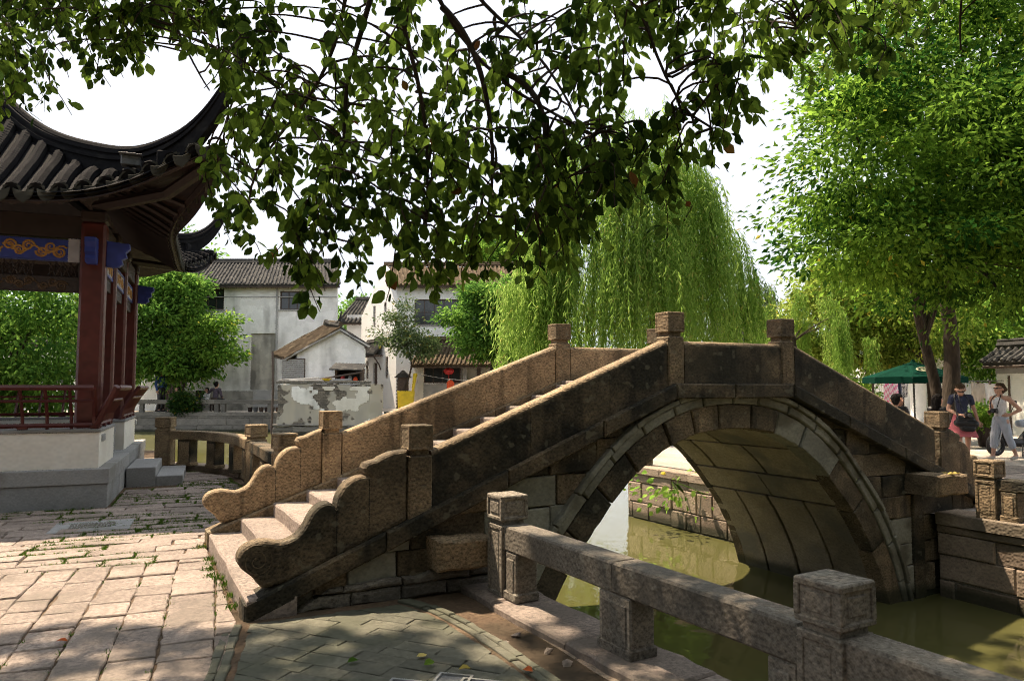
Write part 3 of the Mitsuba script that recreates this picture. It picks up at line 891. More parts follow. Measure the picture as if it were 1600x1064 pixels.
# leaning seat-back railings
def lean_rail(a0, b0, a1, b1, out, n):
    """from (a0,b0) to (a1,b1) at the foot, leaning outwards by out (da,db)"""
    k = put(f'{pv}__railing', join([tube(VF(np.array([a0, a1]) + out[0] * t, np.array([b0, b1]) + out[1] * t, np.array([z, z])), r, 6) for t, z, r in ((.02, 1.13, .035), (.62, 1.47, .024))]), 'm_lacquer', tone=.5)
    ex = .0
    put(f'{k}__hand_rail', tube(VF(np.array([a0, a1]) + out[0], np.array([b0, b1]) + out[1], np.array([1.65, 1.65])), .042, 6), 'm_lacquer', tone=.6)
    for i in range(n + 1):
        f = i / n
        a, b = a0 + (a1 - a0) * f, b0 + (b1 - b0) * f
        ts = np.array([0, .3, .62, 1.0]); zs = np.array([1.08, 1.26, 1.47, 1.65]); bow = np.array([0, .12, .55, 1.])
        put(f'{k}__baluster', tube(VF(a + out[0] * bow, b + out[1] * bow, zs), .022 if 0 < i < n else .036, 5), 'm_lacquer', tone=R())
        if i % 3 == 1:
            put(f'{k}__foot', cbox((a - .06, b - .04, 1.075), (a + .06, b + .04, 1.12), .01, VF), 'm_lacquer', tone=.5)


lean_rail(AL, .33, .13, .33, (.0, .27), 22)
lean_rail(.13, .33, .13, -1.28, (.27, .0), 9)
lean_rail(.13, -2.88, .13, -4.8, (.27, .0), 10)
lean_rail(AL, -4.72, .1, -4.72, (.0, -.27), 16)
put(f'{pv}__railing_corner', tube(VF(np.array([.13, .42]), np.array([.33, .62]), np.array([1.08, 1.67])), .045, 6), 'm_lacquer', tone=.5)
# beams
def scroll_pattern(k, a0, a1, b, z0, z1, along='a', mat='m_gold'):
    """gilded cloud scrolls lying on a painted beam's face"""
    ms = []
    L = a1 - a0; h = z1 - z0; n = max(2, int(L / .36))
    g = np.random.default_rng(int(abs(b * 100 + z0 * 1000)))
    for i in range(n):
        x = a0 + L * (i + .5) / n
        for q in range(3):
            cx = x + (q - 1) * .11; cz = z0 + h * (.36 + .28 * ((q + i) % 2)); d = 1 if (q + i) % 2 else -1
            tt = np.linspace(0, 3.4 * np.pi, 22); rr = h * (.30 - .25 * tt / tt.max())
            xs, zs = cx + rr * np.cos(tt) * d, cz + rr * np.sin(tt) * (1 if i % 2 else -1)
            rad = np.linspace(.019, .008, 22)
            P = VF(xs, np.full(22, b), zs) if along == 'a' else VF(np.full(22, b), xs, zs)
            ms.append(tube(P, rad, 4))
        xs = np.linspace(x - .2, x + .2, 10); zs = z0 + h * (.5 + .22 * np.sin(xs * 17 + i))
        P = VF(xs, np.full(10, b), zs) if along == 'a' else VF(np.full(10, b), xs, zs)
        ms.append(tube(P, .014, 4))
    put(f'{k}__gilding', join(ms), mat, tone=.5)


plain('m_shaded_gilt', (.06, .035, .016), rough=.6, vary=.3)  # gold darkened to paint in the dimmer light on the lower beam
for b in (0.,):
    k = vbox('painted_beam', (-4.84, b - .08, 3.47), (-.16, b + .08, 3.77), .008, 'm_blue')
    if b == 0:
        scroll_pattern(k, -1.5, -.34, .082, 3.49, 3.75)
        vbox('beam_end_panel', (-.32, .06, 3.45), (-.17, .095, 3.79), .01, 'm_pale_panel')
    k = vbox('lower_beam', (-4.84, b - .06, 3.02), (-.16, b + .06, 3.24), .008, 'm_dark_wood')
    if b == 0: scroll_pattern(k, -1.5, -.3, .062, 3.03, 3.23, 'a', 'm_shaded_gilt')
    vbox('architrave', (-5.1, b - .11, 3.80), (.1, b + .11, 4.12), .01, 'm_dark_wood')
    # openwork between the two beams
    ms = []
    for x in np.arange(-4.8, -.2, .09):
        if (int((x + 5) / .09) % 12) in (0, 11): continue
        z = 3.27 + .1 * R()
        ms.append(tube(VF(np.array([x, x + .05, x + .1]), np.full(3, b), np.array([3.25, 3.33 + .05 * R(), 3.46])), .012, 4))
        ms.append(tube(VF(np.array([x, x + .06, x + .09]), np.full(3, b), np.array([3.45, 3.36 - .04 * R(), 3.25])), .012, 4))
        th = np.linspace(0, 2 * np.pi, 9)
        ms.append(tube(VF(x + .03 * np.cos(th) + .045, np.full(9, b), 3.35 + .03 * np.sin(th)), .009, 4, cap=False))
    put(f'{pv}__openwork', join(ms), 'm_dark_wood', tone=.4, kind='stuff')
    for x in (-4.84, -3.75, -2.5, -1.25, -.16): vbox('strut', (x - .03, b - .05, 3.23), (x + .03, b + .05, 3.48), .004, 'm_dark_wood')
for b0, b1 in ((-1.55, -.16), (-3.21, -1.78), (-4.84, -3.45)):
    k = vbox('painted_beam', (-.07, b0, 3.40), (.07, b1, 3.72), .006, 'm_pale_panel')
    put(f'{k}__border', join([cbox((-.075, b0, z), (.078, b1, z + .04), .004, VF) for z in (3.40, 3.68)] + [cbox((-.075, q, 3.40), (.078, q + .06, 3.72), .004, VF) for q in (b0, b1 - .06)]), 'm_blue', tone=.5)
    scroll_pattern(k, b0 + .1, b1 - .1, .072, 3.46, 3.66, 'b')
    vbox('lower_beam', (-.05, b0, 3.2), (.05, b1, 3.38), .006, 'm_dark_wood')
vbox('architrave', (-.11, -4.88, 3.80), (.11, -.12, 4.12), .01, 'm_dark_wood')
vbox('architrave', (-5.1, -5.11, 3.80), (.1, -4.89, 4.12), .01, 'm_dark_wood')
# beam noses: cloud-shaped blue ends past the corner columns
nose = np.array([(0, 3.42), (.16, 3.42), (.22, 3.47), (.20, 3.53), (.27, 3.57), (.25, 3.64), (.31, 3.70), (.30, 3.77), (0, 3.80)])
for b in (0., -5.0):
    put(f'{pv}__beam_nose', prism(nose + [.16, 0], -.07, .07, .008, frame(VF(0, b, 0), [*ER, 0], [0, 0, 1], [*EF, 0]), ch0=.008), 'm_blue', tone=.7)
for a in (0.,):
    put(f'{pv}__beam_nose', prism(nose + [.16, 0], -.07, .07, .008, frame(VF(a, 0, 0), [*EF, 0], [0, 0, 1], [*ER, 0]), ch0=.008), 'm_blue', tone=.4)
# small stalls: bracket blocks above the columns
for a, b in cols[:5]:
    vbox('bracket', (a - .17, b - .17, 4.05), (a + .17, b + .17, 4.22), .03, 'm_dark_wood')

# ---- roof: profile by outward offset o, lifted towards the corners
ZB = lambda o: np.interp(o, [-2.5, -1.6, -.8, 0, .5, 1.0, 1.7], [6.9, 6.02, 5.36, 4.78, 4.46, 4.18, 3.92])
LIFT = lambda o: .205 * np.maximum(0, (o + .2) / .73) ** 1.65
EAVE = lambda q: 1.0 + .70 * np.exp(-(np.maximum(q, 0) / 1.25) ** 2)
EV = lambda x: float(EAVE(1.7 - x) if x > -2.5 else EAVE(x + 6.7))


def roof_z(o, q):   # q: distance from the hip line along the eave
    return ZB(o) + LIFT(np.minimum(o, 2.2)) * np.exp(-(q / 1.0) ** 2)


def slope_frame(k):
    """local (x along eave measured from the corner column (negative inwards), o outward) -> pavilion (a,b); k: 0 front, 1 right, 2 back, 3 left"""
    def F(x, o, z):
        x, o, z = np.broadcast_arrays(np.asarray(x, float), np.asarray(o, float), np.asarray(z, float))
        if k == 0: return VF(x, o, z)
        if k == 1: return VF(o, x, z)
        if k == 2: return VF(x, -BAY - o, z)
        return VF(-BAY - o, x, z)
    return F


def hipq(x): return np.minimum(np.abs(x), np.abs(x + BAY)) * 0


roof_k = {}
for k in range(4):
    F = slope_frame(k)
    n = 57
    xs = np.linspace(-1, 1, n)
    rows = []
    ts = np.linspace(0, 1, 16)
    V = []
    for t in ts:
        o_nom = -2.5 + t * (1.7 + 2.5)
        half = 2.5 + o_nom
        x = -2.5 + xs * half
        q = half - np.abs(x + 2.5)
        e = EAVE(q)
        o = -2.5 + t * (e + 2.5)
        hx = 2.5 + o
        x = -2.5 + xs * hx
        q = hx - np.abs(x + 2.5)
        V.append(F(x, o, roof_z(o, q)))
    V = np.array(V).reshape(-1, 3)
    i, j = np.meshgrid(np.arange(15), np.arange(n - 1), indexing='ij')
    Q = np.stack([i * n + j, i * n + j + 1, (i + 1) * n + j + 1, (i + 1) * n + j], -1).reshape(-1, 4)
    roof_k[k] = put(f'{pv}__roof', join([(V, Q), (V - [0, 0, .05], Q[:, ::-1])]), 'm_tile', tone=.3)
    # boarded soffit and rafters
    Vs = V - [0, 0, .11]
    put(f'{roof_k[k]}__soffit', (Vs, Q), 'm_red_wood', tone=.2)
# tile rows on the slopes in sight, their round end caps and drip tiles
for k in (0, 1):
    F = slope_frame(k); S = .27
    x = 1.60
    while x > -6.3:
        e = EV(x)
        top = max(x, -5 - x, -2.4)
        if e - top > .15:
            m = max(6, int((e - top) / .034))
            o = np.linspace(top, e, m)
            qq = np.where(x > -2.5, o - x, o + 5 + x); qq = np.maximum(qq, 0)
            z = roof_z(o, qq)
            P = F(np.full(m, x), o, z + .035)
            rad = .080 + .013 * (np.arange(m) % 2)
            put(f'{roof_k[k]}__tile_row', tube(P, rad, 8), 'm_tile', tone=R())
        # drip tile hanging between this row and the next
        xm = x - S / 2
        em = EV(xm)
        if em > xm and em > -BAY - xm:
            zq = float(roof_z(em, max(min(em - xm, em + BAY + xm), 0)))
            th = np.linspace(math.pi, 2 * math.pi, 11)
            ring = np.column_stack([.118 * np.cos(th), .15 * np.sin(th) * (1 + .05 * np.cos(th * 8)) + .03 * np.abs(np.cos(th))])
            ring = np.vstack([ring, [(.118, .05)], [(.06, .02)], [(0, .005)], [(-.06, .02)], [(-.118, .05)]])
            o3 = F(xm, em + .015, zq - .0)
            ex = (F(xm + 1, em, 0) - F(xm, em, 0)); eo = (F(xm, em + 1, 0) - F(xm, em, 0))
            slope = float(roof_z(em, max(em - xm - S, 0)) - roof_z(em, max(em - xm, 0))) / S if xm > -2.5 else -float(roof_z(em, max(em + BAY + xm - S, 0)) - roof_z(em, max(em + BAY + xm, 0))) / S
            put(f'{roof_k[k]}__drip_tile', prism(ring, -.012, .018, .006, frame(o3, ex + [0, 0, slope], [0, 0, 1], eo)), 'm_drip', tone=R())
            # scalloped lip of the cap tile above
            th = np.linspace(0, math.pi, 13)
            zq2 = float(roof_z(e, max(min(e - x, e + BAY + x), 0)))
            lip = np.column_stack([(.105 + .006 * np.cos(th * 12)) * np.cos(th), (.095 + .006 * np.cos(th * 12)) * np.sin(th)])
            lip = np.vstack([lip, np.column_stack([.08 * np.cos(th), .068 * np.sin(th)])[::-1]])
            put(f'{roof_k[k]}__cap_tile', prism(lip, -.02, .012, .0, frame(F(x, e + .012, zq2 + .02), ex + [0, 0, slope], [0, 0, 1], eo)), 'm_drip', tone=R())
        # rafter under it
        o = np.linspace(-.1, e - .08, 8)
        if -6.2 < x < 1.3:
            qq = np.maximum(np.where(x > -2.5, o - x, o + 5 + x), 0)
            z = roof_z(o, qq) - .165
            keep = (o > x) & (o > -BAY - x)
            if keep.sum() > 3:
                put(f'{roof_k[k]}__rafter', tube(F(np.full(8, x), o, z)[keep], .04, 5), 'm_red_wood', tone=R())
        x -= S
    # eave board
    xs = np.linspace(-6.6, 1.6, 70); e = np.array([EV(v) for v in xs])
    zz = roof_z(e, np.maximum(np.minimum(e - xs, e + BAY + xs), 0)) - .09
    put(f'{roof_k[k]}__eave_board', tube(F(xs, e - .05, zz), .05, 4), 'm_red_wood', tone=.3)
# hip ridges sweeping up into horns
HR = [(-2.5, 7.2), (-1.6, 6.35), (-.79, 5.57), (0, 5.18), (.53, 5.04), (.88, 5.07), (1.2, 5.20), (1.45, 5.42), (1.66, 5.72), (1.80, 6.0), (1.88, 6.2)]
for nm, fa in (('hip_ridge', lambda r: (r, r)), ('hip_ridge', lambda r: (r, -BAY - r)), ('hip_ridge', lambda r: (-BAY - r, r)), ('hip_ridge', lambda r: (-BAY - r, -BAY - r))):
    c = spline(HR, 60)
    a, b = zip(*[fa(r) for r in c[:, 0]])
    ctr = VF(np.array(a), np.array(b), c[:, 1])
    t = np.gradient(ctr, axis=0); t /= np.linalg.norm(t, axis=1, keepdims=True)
    h = np.array([t[0][0], t[0][1], 0]); h /= np.linalg.norm(h); sd = np.array([-h[1], h[0], 0])
    up = np.cross(np.tile(sd, (60, 1)), t); up *= np.sign(up[:, 2:3])
    taper = np.interp(c[:, 0], [-2.5, 1.0, 1.93], [1, 1, .28])[:, None]

    def layer(w, z0, z1, i0=0, i1=60):
        ring = [(-w, z0), (w, z0), (w * 1.0, z1), (-w * 1.0, z1)]
        V = np.concatenate([ctr + sd * p * taper + up * q * taper for p, q in ring]).reshape(4, 60, 3)[:, i0:i1]
        m = i1 - i0
        F4 = []
        for s in range(4):
            s2 = (s + 1) % 4
            i = np.arange(m - 1)
            F4.append(np.stack([s * m + i, s2 * m + i, s2 * m + i + 1, s * m + i + 1], 1))
        F4.append(np.array([[0, m, 2 * m, 3 * m], [m - 1, 4 * m - 1, 3 * m - 1, 2 * m - 1]]))
        return V.reshape(-1, 3), np.vstack(F4)
    rk = put(f'{pv}__{nm}', join([layer(.085, -.40, -.14), layer(.115, -.15, -.095)]), 'm_tile', tone=.4)
    put(f'{rk}__ridge_course', join([layer(.07, -.10, -.045), layer(.10, -.05, .0)]), 'm_tile', tone=.7)
    put(f'{rk}__ridge_cap', tube(ctr + up * .02 * taper, .062 * taper[:, 0], 8), 'm_tile', tone=.9)
    # block ends under the horn
    j = 44
    put(f'{rk}__end_block', cbox(ctr[j] - [.12, .12, .42], ctr[j] + [.12, .12, -.16], .02), 'm_tile', tone=.6)
for sg, of in ((1, 0), (-1, -BAY)):
    q = np.array([.0, 1.0, 1.5])
    put(f'{pv}__corner_beam', tube(VF(q, of + sg * q, np.array([4.3, 4.36, 4.66])), .085, 6), 'm_red_wood', tone=.5)
put(f'{pv}__finial', lathe([(0, 0), (.3, .02), (.26, .25), (.12, .35), (.22, .55), (.12, .8), (0, .9)], 14, VF(-2.5, -2.5, 7.1)), 'm_tile', smooth=True, tone=.5)

fl = put(f'{pv}__floodlight', cbox((.42, 1.02, 4.66), (.66, 1.16, 4.80), .012, VF), 'm_iron', tone=.1)
put(f'{fl}__hood', join([boxm((.40, .98, 4.80), (.68, 1.22, 4.815), .003, VF), tube(VF(np.array([.54, .54]), np.array([1.05, .95]), np.array([4.68, 4.55])), .015, 5)]), 'm_iron', tone=.1)


def ruin_mat():
    def pl(p):
        return fbm(p.x * .9 + 4.1, p.z * 1.1, p.y * .3, 4)

    def course(p):
        r = dr.floor(p.z * 11); h = p.x * 4.2 + .5 * (r - 2 * dr.floor(r / 2)); fz = p.z * 11 - r; fx = h - dr.floor(h)
        return r, dr.floor(h), dr.minimum(dr.minimum(fz, 1 - fz) * 2.2, dr.minimum(fx, 1 - fx) * 5)

    def col(p, n, uv):
        r, c, j = course(p)
        br = mix((.09, .085, .075), (.24, .21, .175), cell_rand(r, c, 2.)) * (.55 + .45 * smoothstep(.06, .25, j))
        plr = mix((.46, .42, .34), (.30, .29, .26), fbm(p.x * 2.5, p.z * .8, 7., 3))
        return mix(br, plr, smoothstep(.44, .47, pl(p)))

    def h(p, n, uv):
        r, c, j = course(p); k = smoothstep(.44, .47, pl(p))
        return (1 - k) * .5 * smoothstep(.05, .3, j) + k * (.8 + .2 * fbm(p.x * 9, p.z * 9, p.y, 2))
    scene['m_ruin_brick'] = {'type': 'twosided', 'bsdf': bumped({'type': 'principled', 'base_color': proc(col), 'roughness': .95, 'specular': .15}, h, .03, .01)}


ruin_mat()

# ------------------------------------------------------------------ houses on the far bank
plain('m_pane', (.025, .03, .032), rough=.12, vary=.3, vf=3, spec=.6)
plain('m_old_wood', (.07, .05, .04), rough=.7, vary=.5, vf=10)
plain('m_grey_slab', (.3, .3, .29), rough=.8, vary=.3, vf=3)
plain('m_yellow', (.62, .46, .02), rough=.4, vary=.2, vf=5)
plain('m_orange', (.75, .10, .03), rough=.8, vary=.15)
plain('m_red', (.5, .03, .03), rough=.5, vary=.2)


def wall_with_holes(outline, holes, F, t=.25):
    P = Polygon(outline, holes)
    m = trimesh.creation.extrude_polygon(P, t, engine='earcut')
    v = np.array(m.vertices)
    V = F(v[:, 0], v[:, 1], v[:, 2] - t); f = np.array(m.faces)
    a, b, c = V[f[:, 0]], V[f[:, 1]], V[f[:, 2]]
    if (a * np.cross(b, c)).sum() - 0 < 0: f = f[:, ::-1]
    # orientation check about the centroid
    cen = V.mean(0)
    if ((a - cen) * np.cross(b - a, c - a)).sum() < 0 and f is m.faces: f = f[:, ::-1]
    return V, f


def window(k, x0, x1, z0, z1, F, depth=.12, bars=(2, 2), frame_mat='m_old_wood', pane='m_pane', nm='window', sill=True, label=None):
    w = put(f'{k}__{nm}', join([boxm((x0, z0, -depth - .03), (x0 + .07, z1, -depth + .04), .005, F), boxm((x1 - .07, z0, -depth - .03), (x1, z1, -depth + .04), .005, F),
                                boxm((x0 + .07, z0, -depth - .03), (x1 - .07, z0 + .07, -depth + .04), .005, F), boxm((x0 + .07, z1 - .07, -depth - .03), (x1 - .07, z1, -depth + .04), .005, F)]), frame_mat, tone=R(), label=label)
    put(f'{w}__pane', boxm((x0 + .05, z0 + .05, -depth - .05), (x1 - .05, z1 - .05, -depth - .01), .0, F), pane)
    for i in range(1, bars[0]):
        x = x0 + (x1 - x0) * i / bars[0]; put(f'{w}__bar', boxm((x - .025, z0 + .07, -depth - .01), (x + .025, z1 - .07, -depth + .03), 0, F), frame_mat, tone=R())
    for i in range(1, bars[1]):
        z = z0 + (z1 - z0) * i / bars[1]; put(f'{w}__bar', boxm((x0 + .07, z - .02, -depth - .012), (x1 - .07, z + .02, -depth + .026), 0, F), frame_mat, tone=R())
    if sill: put(f'{w}__sill', boxm((x0 - .08, z0 - .09, -.08), (x1 + .08, z0 - .005, .07), .01, F), 'm_grey_slab')
    return w


def tile_roof(k, e0, e1, r0, r1, mat, spacing=.24, rad=.075, nm='roof', seed=1):
    """pitched tile roof between the eave e0-e1 and the ridge r0-r1: bed, rows of cap tiles with uneven courses, ridge"""
    e0, e1, r0, r1 = (np.array(p, float) for p in (e0, e1, r0, r1))
    g = np.random.default_rng(seed)
    nv = np.cross(e1 - e0, r0 - e0); nv /= np.linalg.norm(nv); nv *= np.sign(nv[2])
    bed = np.array([e0, e1, r1, r0, e0 - nv * .12, e1 - nv * .12, r1 - nv * .12, r0 - nv * .12])
    rk = put(f'{k}__{nm}', (bed, np.array([[0, 1, 2, 3], [7, 6, 5, 4], [0, 4, 5, 1], [1, 5, 6, 2], [2, 6, 7, 3], [3, 7, 4, 0]])), mat, tone=.2)
    n = int(np.linalg.norm(e1 - e0) / spacing); ms = []
    for i in range(n + 1):
        f = i / n
        a, b = e0 + (e1 - e0) * f, r0 + (r1 - r0) * f
        m = max(6, int(np.linalg.norm(b - a) / .30))
        t = np.linspace(-.01, 1, m)[:, None]
        p = a + (b - a) * t + nv * .03 + g.normal(0, .014, (m, 3))
        ms.append(tube(p, rad + .012 * (np.arange(m) % 2), 6))
    put(f'{rk}__tile_rows', join(ms), mat, tone=.6, kind='stuff')
    put(f'{rk}__ridge', join([tube(np.array([r0, (r0 + r1) / 2 + g.normal(0, .02, 3), r1]) + [0, 0, .14], .13, 6), tube(np.array([r0, r1]) + [0, 0, .3], .07, 6)]), mat, tone=.5)
    put(f'{rk}__eave', tube(np.array([e0, e1]) - nv * .16, .07, 4), 'm_old_wood', tone=.5)
    return rk


def front(x, y):   # frontal frame: a = X, b = Z, c towards the camera
    return frame((x, y, 0), (1, 0, 0), (0, 0, 1), (0, -1, 0))


# big weathered house
ha = thing('old_house', 'large two storey house with stained grey-white plaster and dark tile roof across the canal', 'house')
F = front(0, 46)
holes = [rect(-19.99, -18.42, 6.62, 7.97), rect(-14.84, -13.22, 6.62, 7.81), rect(-20.15, -18.94, 2.49, 3.55), rect(-22.1, -20.95, .22, 3.0), rect(-16.65, -15.06, 1.5, 5.1)]
put(f'{ha}__wall', wall_with_holes(rect(-25, -11.2, .1, 8.25), holes, F, .3), 'm_old_plaster')
sdv = np.array([-1.25, 4.6]); sl_ = np.linalg.norm(sdv); sdv /= sl_
put(f'{ha}__side_wall', wall_with_holes([(0, .1), (2 * sl_, .1), (2 * sl_, 8.2), (sl_, 10.3), (0, 8.2)], [], frame((-11.2, 46.3, 0), (*sdv, 0), (0, 0, 1), (sdv[1], -sdv[0], 0)), .3), 'm_old_plaster')
put(f'{ha}__filled_niche', boxm((-16.65, 1.5, -.25), (-15.06, 5.1, -.12), 0, F), 'm_ruin')
put(f'{ha}__plinth_band', boxm((-20.9, .15, -.02), (-11.3, 1.45, .035), .01, F), 'm_ruin')
put(f'{ha}__patch', boxm((-16.4, .2, .03), (-11.3, 1.5, .06), .01, F), 'm_grey_slab', label='smooth grey cement patch low on the wall')
window(ha, -19.99, -18.42, 6.62, 7.97, F, bars=(3, 1)); window(ha, -14.84, -13.22, 6.62, 7.81, F, bars=(3, 1)); window(ha, -20.15, -18.94, 2.49, 3.55, F, bars=(2, 2))
dk = put(f'{ha}__door', boxm((-22.1, .22, -.2), (-20.95, 3.0, -.12), 0, F), 'm_old_wood')
for i in range(6): put(f'{dk}__plank', boxm((-22.08 + i * .19, .24, -.12), (-21.91 + i * .19, 2.98, -.09 + .01 * R()), .008, F), 'm_old_wood')
put(f'{ha}__string_course', boxm((-25, 7.4, .0), (-11.2, 7.46, .04), 0, F), 'm_grey_slab')
put(f'{ha}__drain_pipe', tube([(-15.0, 45.88, 8.1), (-14.98, 45.88, 5.2), (-14.98, 45.88, 1.5)], .06, 8), 'm_grey_slab')
tile_roof(ha, (-25.2, 45.4, 8.15), (-10.9, 45.4, 8.15), (-26.2, 50.5, 10.35), (-12.3, 50.5, 10.35), 'm_far_tile', seed=3)
tile_roof(ha, (-13.5, 55.3, 8.15), (-27.2, 55.3, 8.15), (-12.3, 50.5, 10.3), (-26.2, 50.5, 10.3), 'm_far_tile', spacing=.5, seed=4)
# low house further left, behind the trees
hl = thing('low_house', 'low grey tiled house half hidden by the trees behind the pavilion', 'house')
F = front(0, 47.5)
put(f'{hl}__wall', boxm((-36, .1, -5), (-26.5, 4.6, 0), 0, F), 'm_old_plaster')
window(hl, -30.5, -29.2, 2, 3.3, F, depth=-.03, bars=(2, 2))
tile_roof(hl, (-36.2, 46.9, 4.5), (-26.2, 46.9, 4.5), (-36.2, 50.5, 6.6), (-26.2, 50.5, 6.6), 'm_far_tile', seed=5)

# far canal walls and terrace balustrade
quay('canal_wall', 'grey stone canal wall on the far bank below the man with his back turned', [(-12.8, 42.2), (-30, 42.2)], -1.25, .22, 'm_farstone', [.42, .40, .4], (.7, 2.2), .2, 31)
quay('canal_wall', 'far canal wall below the white house with the lower tile roof', [(1.5, 42.0), (-7.4, 42.0)], -1.25, .26, 'm_farstone', [.42, .40], (.7, 2.0), .2, 32)
fb = thing('stone_balustrade', 'low grey stone rail on posts along the far bank in front of the old house', 'balustrade')
rail_between(fb, (-21.9, 42.6), (-12.9, 42.6), .3, .70, .95, 'm_farstone', 4)
for x in (-21.7, -19.9, -17.3, -16.9, -14.2, -13.1): pier(fb, np.array([x, 42.6]), np.array([1., 0]), .26, .22, .22, .70, 'm_farstone')

# ruined plastered wall block at the water and the shed above it
ru = thing('ruined_wall', 'crumbling wall block with flaking plaster standing at the water below the small shed', 'wall')
F = front(0, 38.4)
put(f'{ru}__wall', prism(wob(rect(-12.5, -7.5, -1.2, 1.86), .5, .03, .04), -3.9, 0, .03, F), 'm_ruin_brick')
g = np.random.default_rng(41)
for q in masonry(sbox(-12.65, -1.1, -7.4, -.30), -1.1, [.28, .22, .3], (.9, 2.0), g, .03):
    put(f'{ru}__base_stone', prism(wob(q, .4, .02, .03, g), -.3, .12 + g.normal(0, .05), .03, F), 'm_farstone', tone=g.random())
gx, gz = np.meshgrid(np.arange(-12.45, -7.55, .09), np.arange(-.28, 1.68, .09))
nv_ = nfbm(np.stack([gx * .75 + 2.3, gz * .9, 0 * gx], -1), 4, 3)
pg = shapely.union_all([sbox(x, z, x + .0901, z + .0901) for x, z, v in zip(gx.ravel(), gz.ravel(), nv_.ravel()) if v > .55]).buffer(-.03).buffer(.05)
for i, q in enumerate(polys(pg)):
    if q.area < .06: continue
    m = trimesh.creation.extrude_polygon(q.simplify(.015), .03, engine='earcut'); v = np.array(m.vertices)
    put(f'{ru}__plaster_patch', (F(v[:, 0], v[:, 1], v[:, 2] - .005), np.array(m.faces)), 'm_old_plaster' if i % 2 else 'm_white')
for i in range(46):
    x = -12.5 + 5.0 * i / 46
    put(f'{ru}__brick', cbox((x, 1.84 + .06 * R(), -.35), (x + .10, 1.98 + .05 * R(), .02 + .03 * R()), .01, F), 'm_farstone', tone=R())
sh = thing('shed', 'small white plastered gable shed with a mossy tile roof above the ruined wall', 'shed')
F = front(0, 41)
put(f'{sh}__wall', wall_with_holes([(-12.2, 1.5), (-8.35, 1.5), (-8.35, 4.15), (-9.72, 4.95), (-12.2, 3.55)], [rect(-12.15, -11.75, 1.6, 3.3)][:0], F, .2), 'm_old_plaster')
put(f'{sh}__left_wall', wall_with_holes([(0, 1.5), (2.6, 1.5), (2.6, 3.7), (0, 3.55)], [], frame((-12.2, 41.1, 0), (-.55, .83, 0), (0, 0, 1), (-.83, -.55, 0)), .15), 'm_old_plaster')
sl = put(f'{sh}__shutter', boxm((-13.0, 1.9, -1.2), (-11.72, 3.3, -.25 + .35), .01, F), 'm_old_wood')
for i in range(12): put(f'{sl}__slat', boxm((-12.98, 1.95 + i * .11, .10), (-11.74, 2.03 + i * .11, .13), 0, F), 'm_grey_slab')
tile_roof(sh, (-12.75, 40.8, 3.32), (-14.3, 43.2, 3.65), (-9.70, 40.8, 5.02), (-11.2, 43.2, 5.35), 'm_warm_tile', .25, .07, seed=8)
tile_roof(sh, (-8.1, 40.8, 4.02), (-9.6, 43.2, 4.3), (-9.72, 40.8, 5.0), (-11.2, 43.2, 5.33), 'm_far_tile', .3, .07, nm='right_roof', seed=9)
put(f'{sh}__barge', join([tube([(-12.8, 40.78, 3.26), (-9.72, 40.78, 4.93), (-8.05, 40.78, 3.95)], .07, 5)]), 'm_grey_slab')
put(f'{sh}__ridge_end', tube(spline([(-11.0, 42.6, 5.55), (-10.3, 41.6, 5.3), (-9.85, 41.0, 5.45), (-9.65, 40.75, 5.95)], 12), np.linspace(.14, .05, 12), 6), 'm_far_tile')
hu = thing('lean_to', 'dark open lean-to with a grey sheet roof on top of the ruined wall', 'lean-to')
F = front(0, 39.2)
put(f'{hu}__back', boxm((-9.55, 1.95, -.9), (-8.2, 2.75, -.8), 0, F), 'm_dark_wood')
put(f'{hu}__side', boxm((-9.6, 1.95, -.9), (-9.5, 2.75, -.05), 0, F), 'm_old_wood'); put(f'{hu}__side', boxm((-8.25, 1.95, -.9), (-8.15, 2.7, -.05), 0, F), 'm_old_wood')
put(f'{hu}__roof', prism([(-9.8, 2.70), (-8.05, 2.66), (-8.0, 2.72), (-9.8, 2.78)], -1.0, .45, .01, frame((0, 39.2, 0), (1, 0, 0), (0, 0, 1), (0, -.97, -.25))), 'm_far_tile')
for i, (x, c, h) in enumerate(((-9.2, 'm_red', .35), (-8.8, 'm_grey_slab', .3), (-8.5, 'm_orange', .25))):
    tk = thing('crock', ('red lidded crock', 'grey crock', 'orange crock')[i] + ' in the opening of the lean-to on the ruined wall', 'crock')
    put(f'{tk}__body', lathe([(0, 0), (.09, .0), (.14, .1), (.13, .2), (.08, h)], 12, (x, 39.35, 1.93)), c, smooth=True)
    put(f'{tk}__lid', lathe([(0, h + .07), (.03, h + .06), (.1, h + .02), (.1, h), (0, h)], 12, (x, 39.35, 1.93)), c, smooth=True)
k = thing('basin', 'yellow washing basin lying on the top of the ruined wall', 'basin')
put(f'{k}__bowl', lathe([(0, .02), (.18, .02), (.30, .16), (.33, .16), (.21, 0), (0, 0)], 20, (-9.9, 38.9, 1.97)), 'm_yellow', smooth=True)
for i, (x0, x1, z0, z1) in enumerate(((-11.9, -8.6, 1.98, 2.02), (-10.3, -7.9, 2.06, 2.45), (-12.5, -10.4, 2.0, 2.12))):
    k = thing('plank', ('long grey plank lying flat along the ruined wall top', 'bamboo pole slanting across the lean-to front', 'short grey plank at the left end of the ruined wall top')[i], 'plank')
    put(f'{k}__board', tube([(x0, 38.7 + .1 * i, z0 + .05), (x1, 38.75 + .1 * i, z1 + .05)], .055, 6), 'm_old_wood' if i == 1 else 'm_grey_slab')
k = thing('pole', 'weathered wooden pole standing at the left edge of the ruined wall', 'pole')
put(f'{k}__shaft', tube([(-12.75, 38.6, -.8), (-12.72, 38.6, 1.6), (-12.78, 38.6, 3.6)], .06, 7), 'm_old_wood')

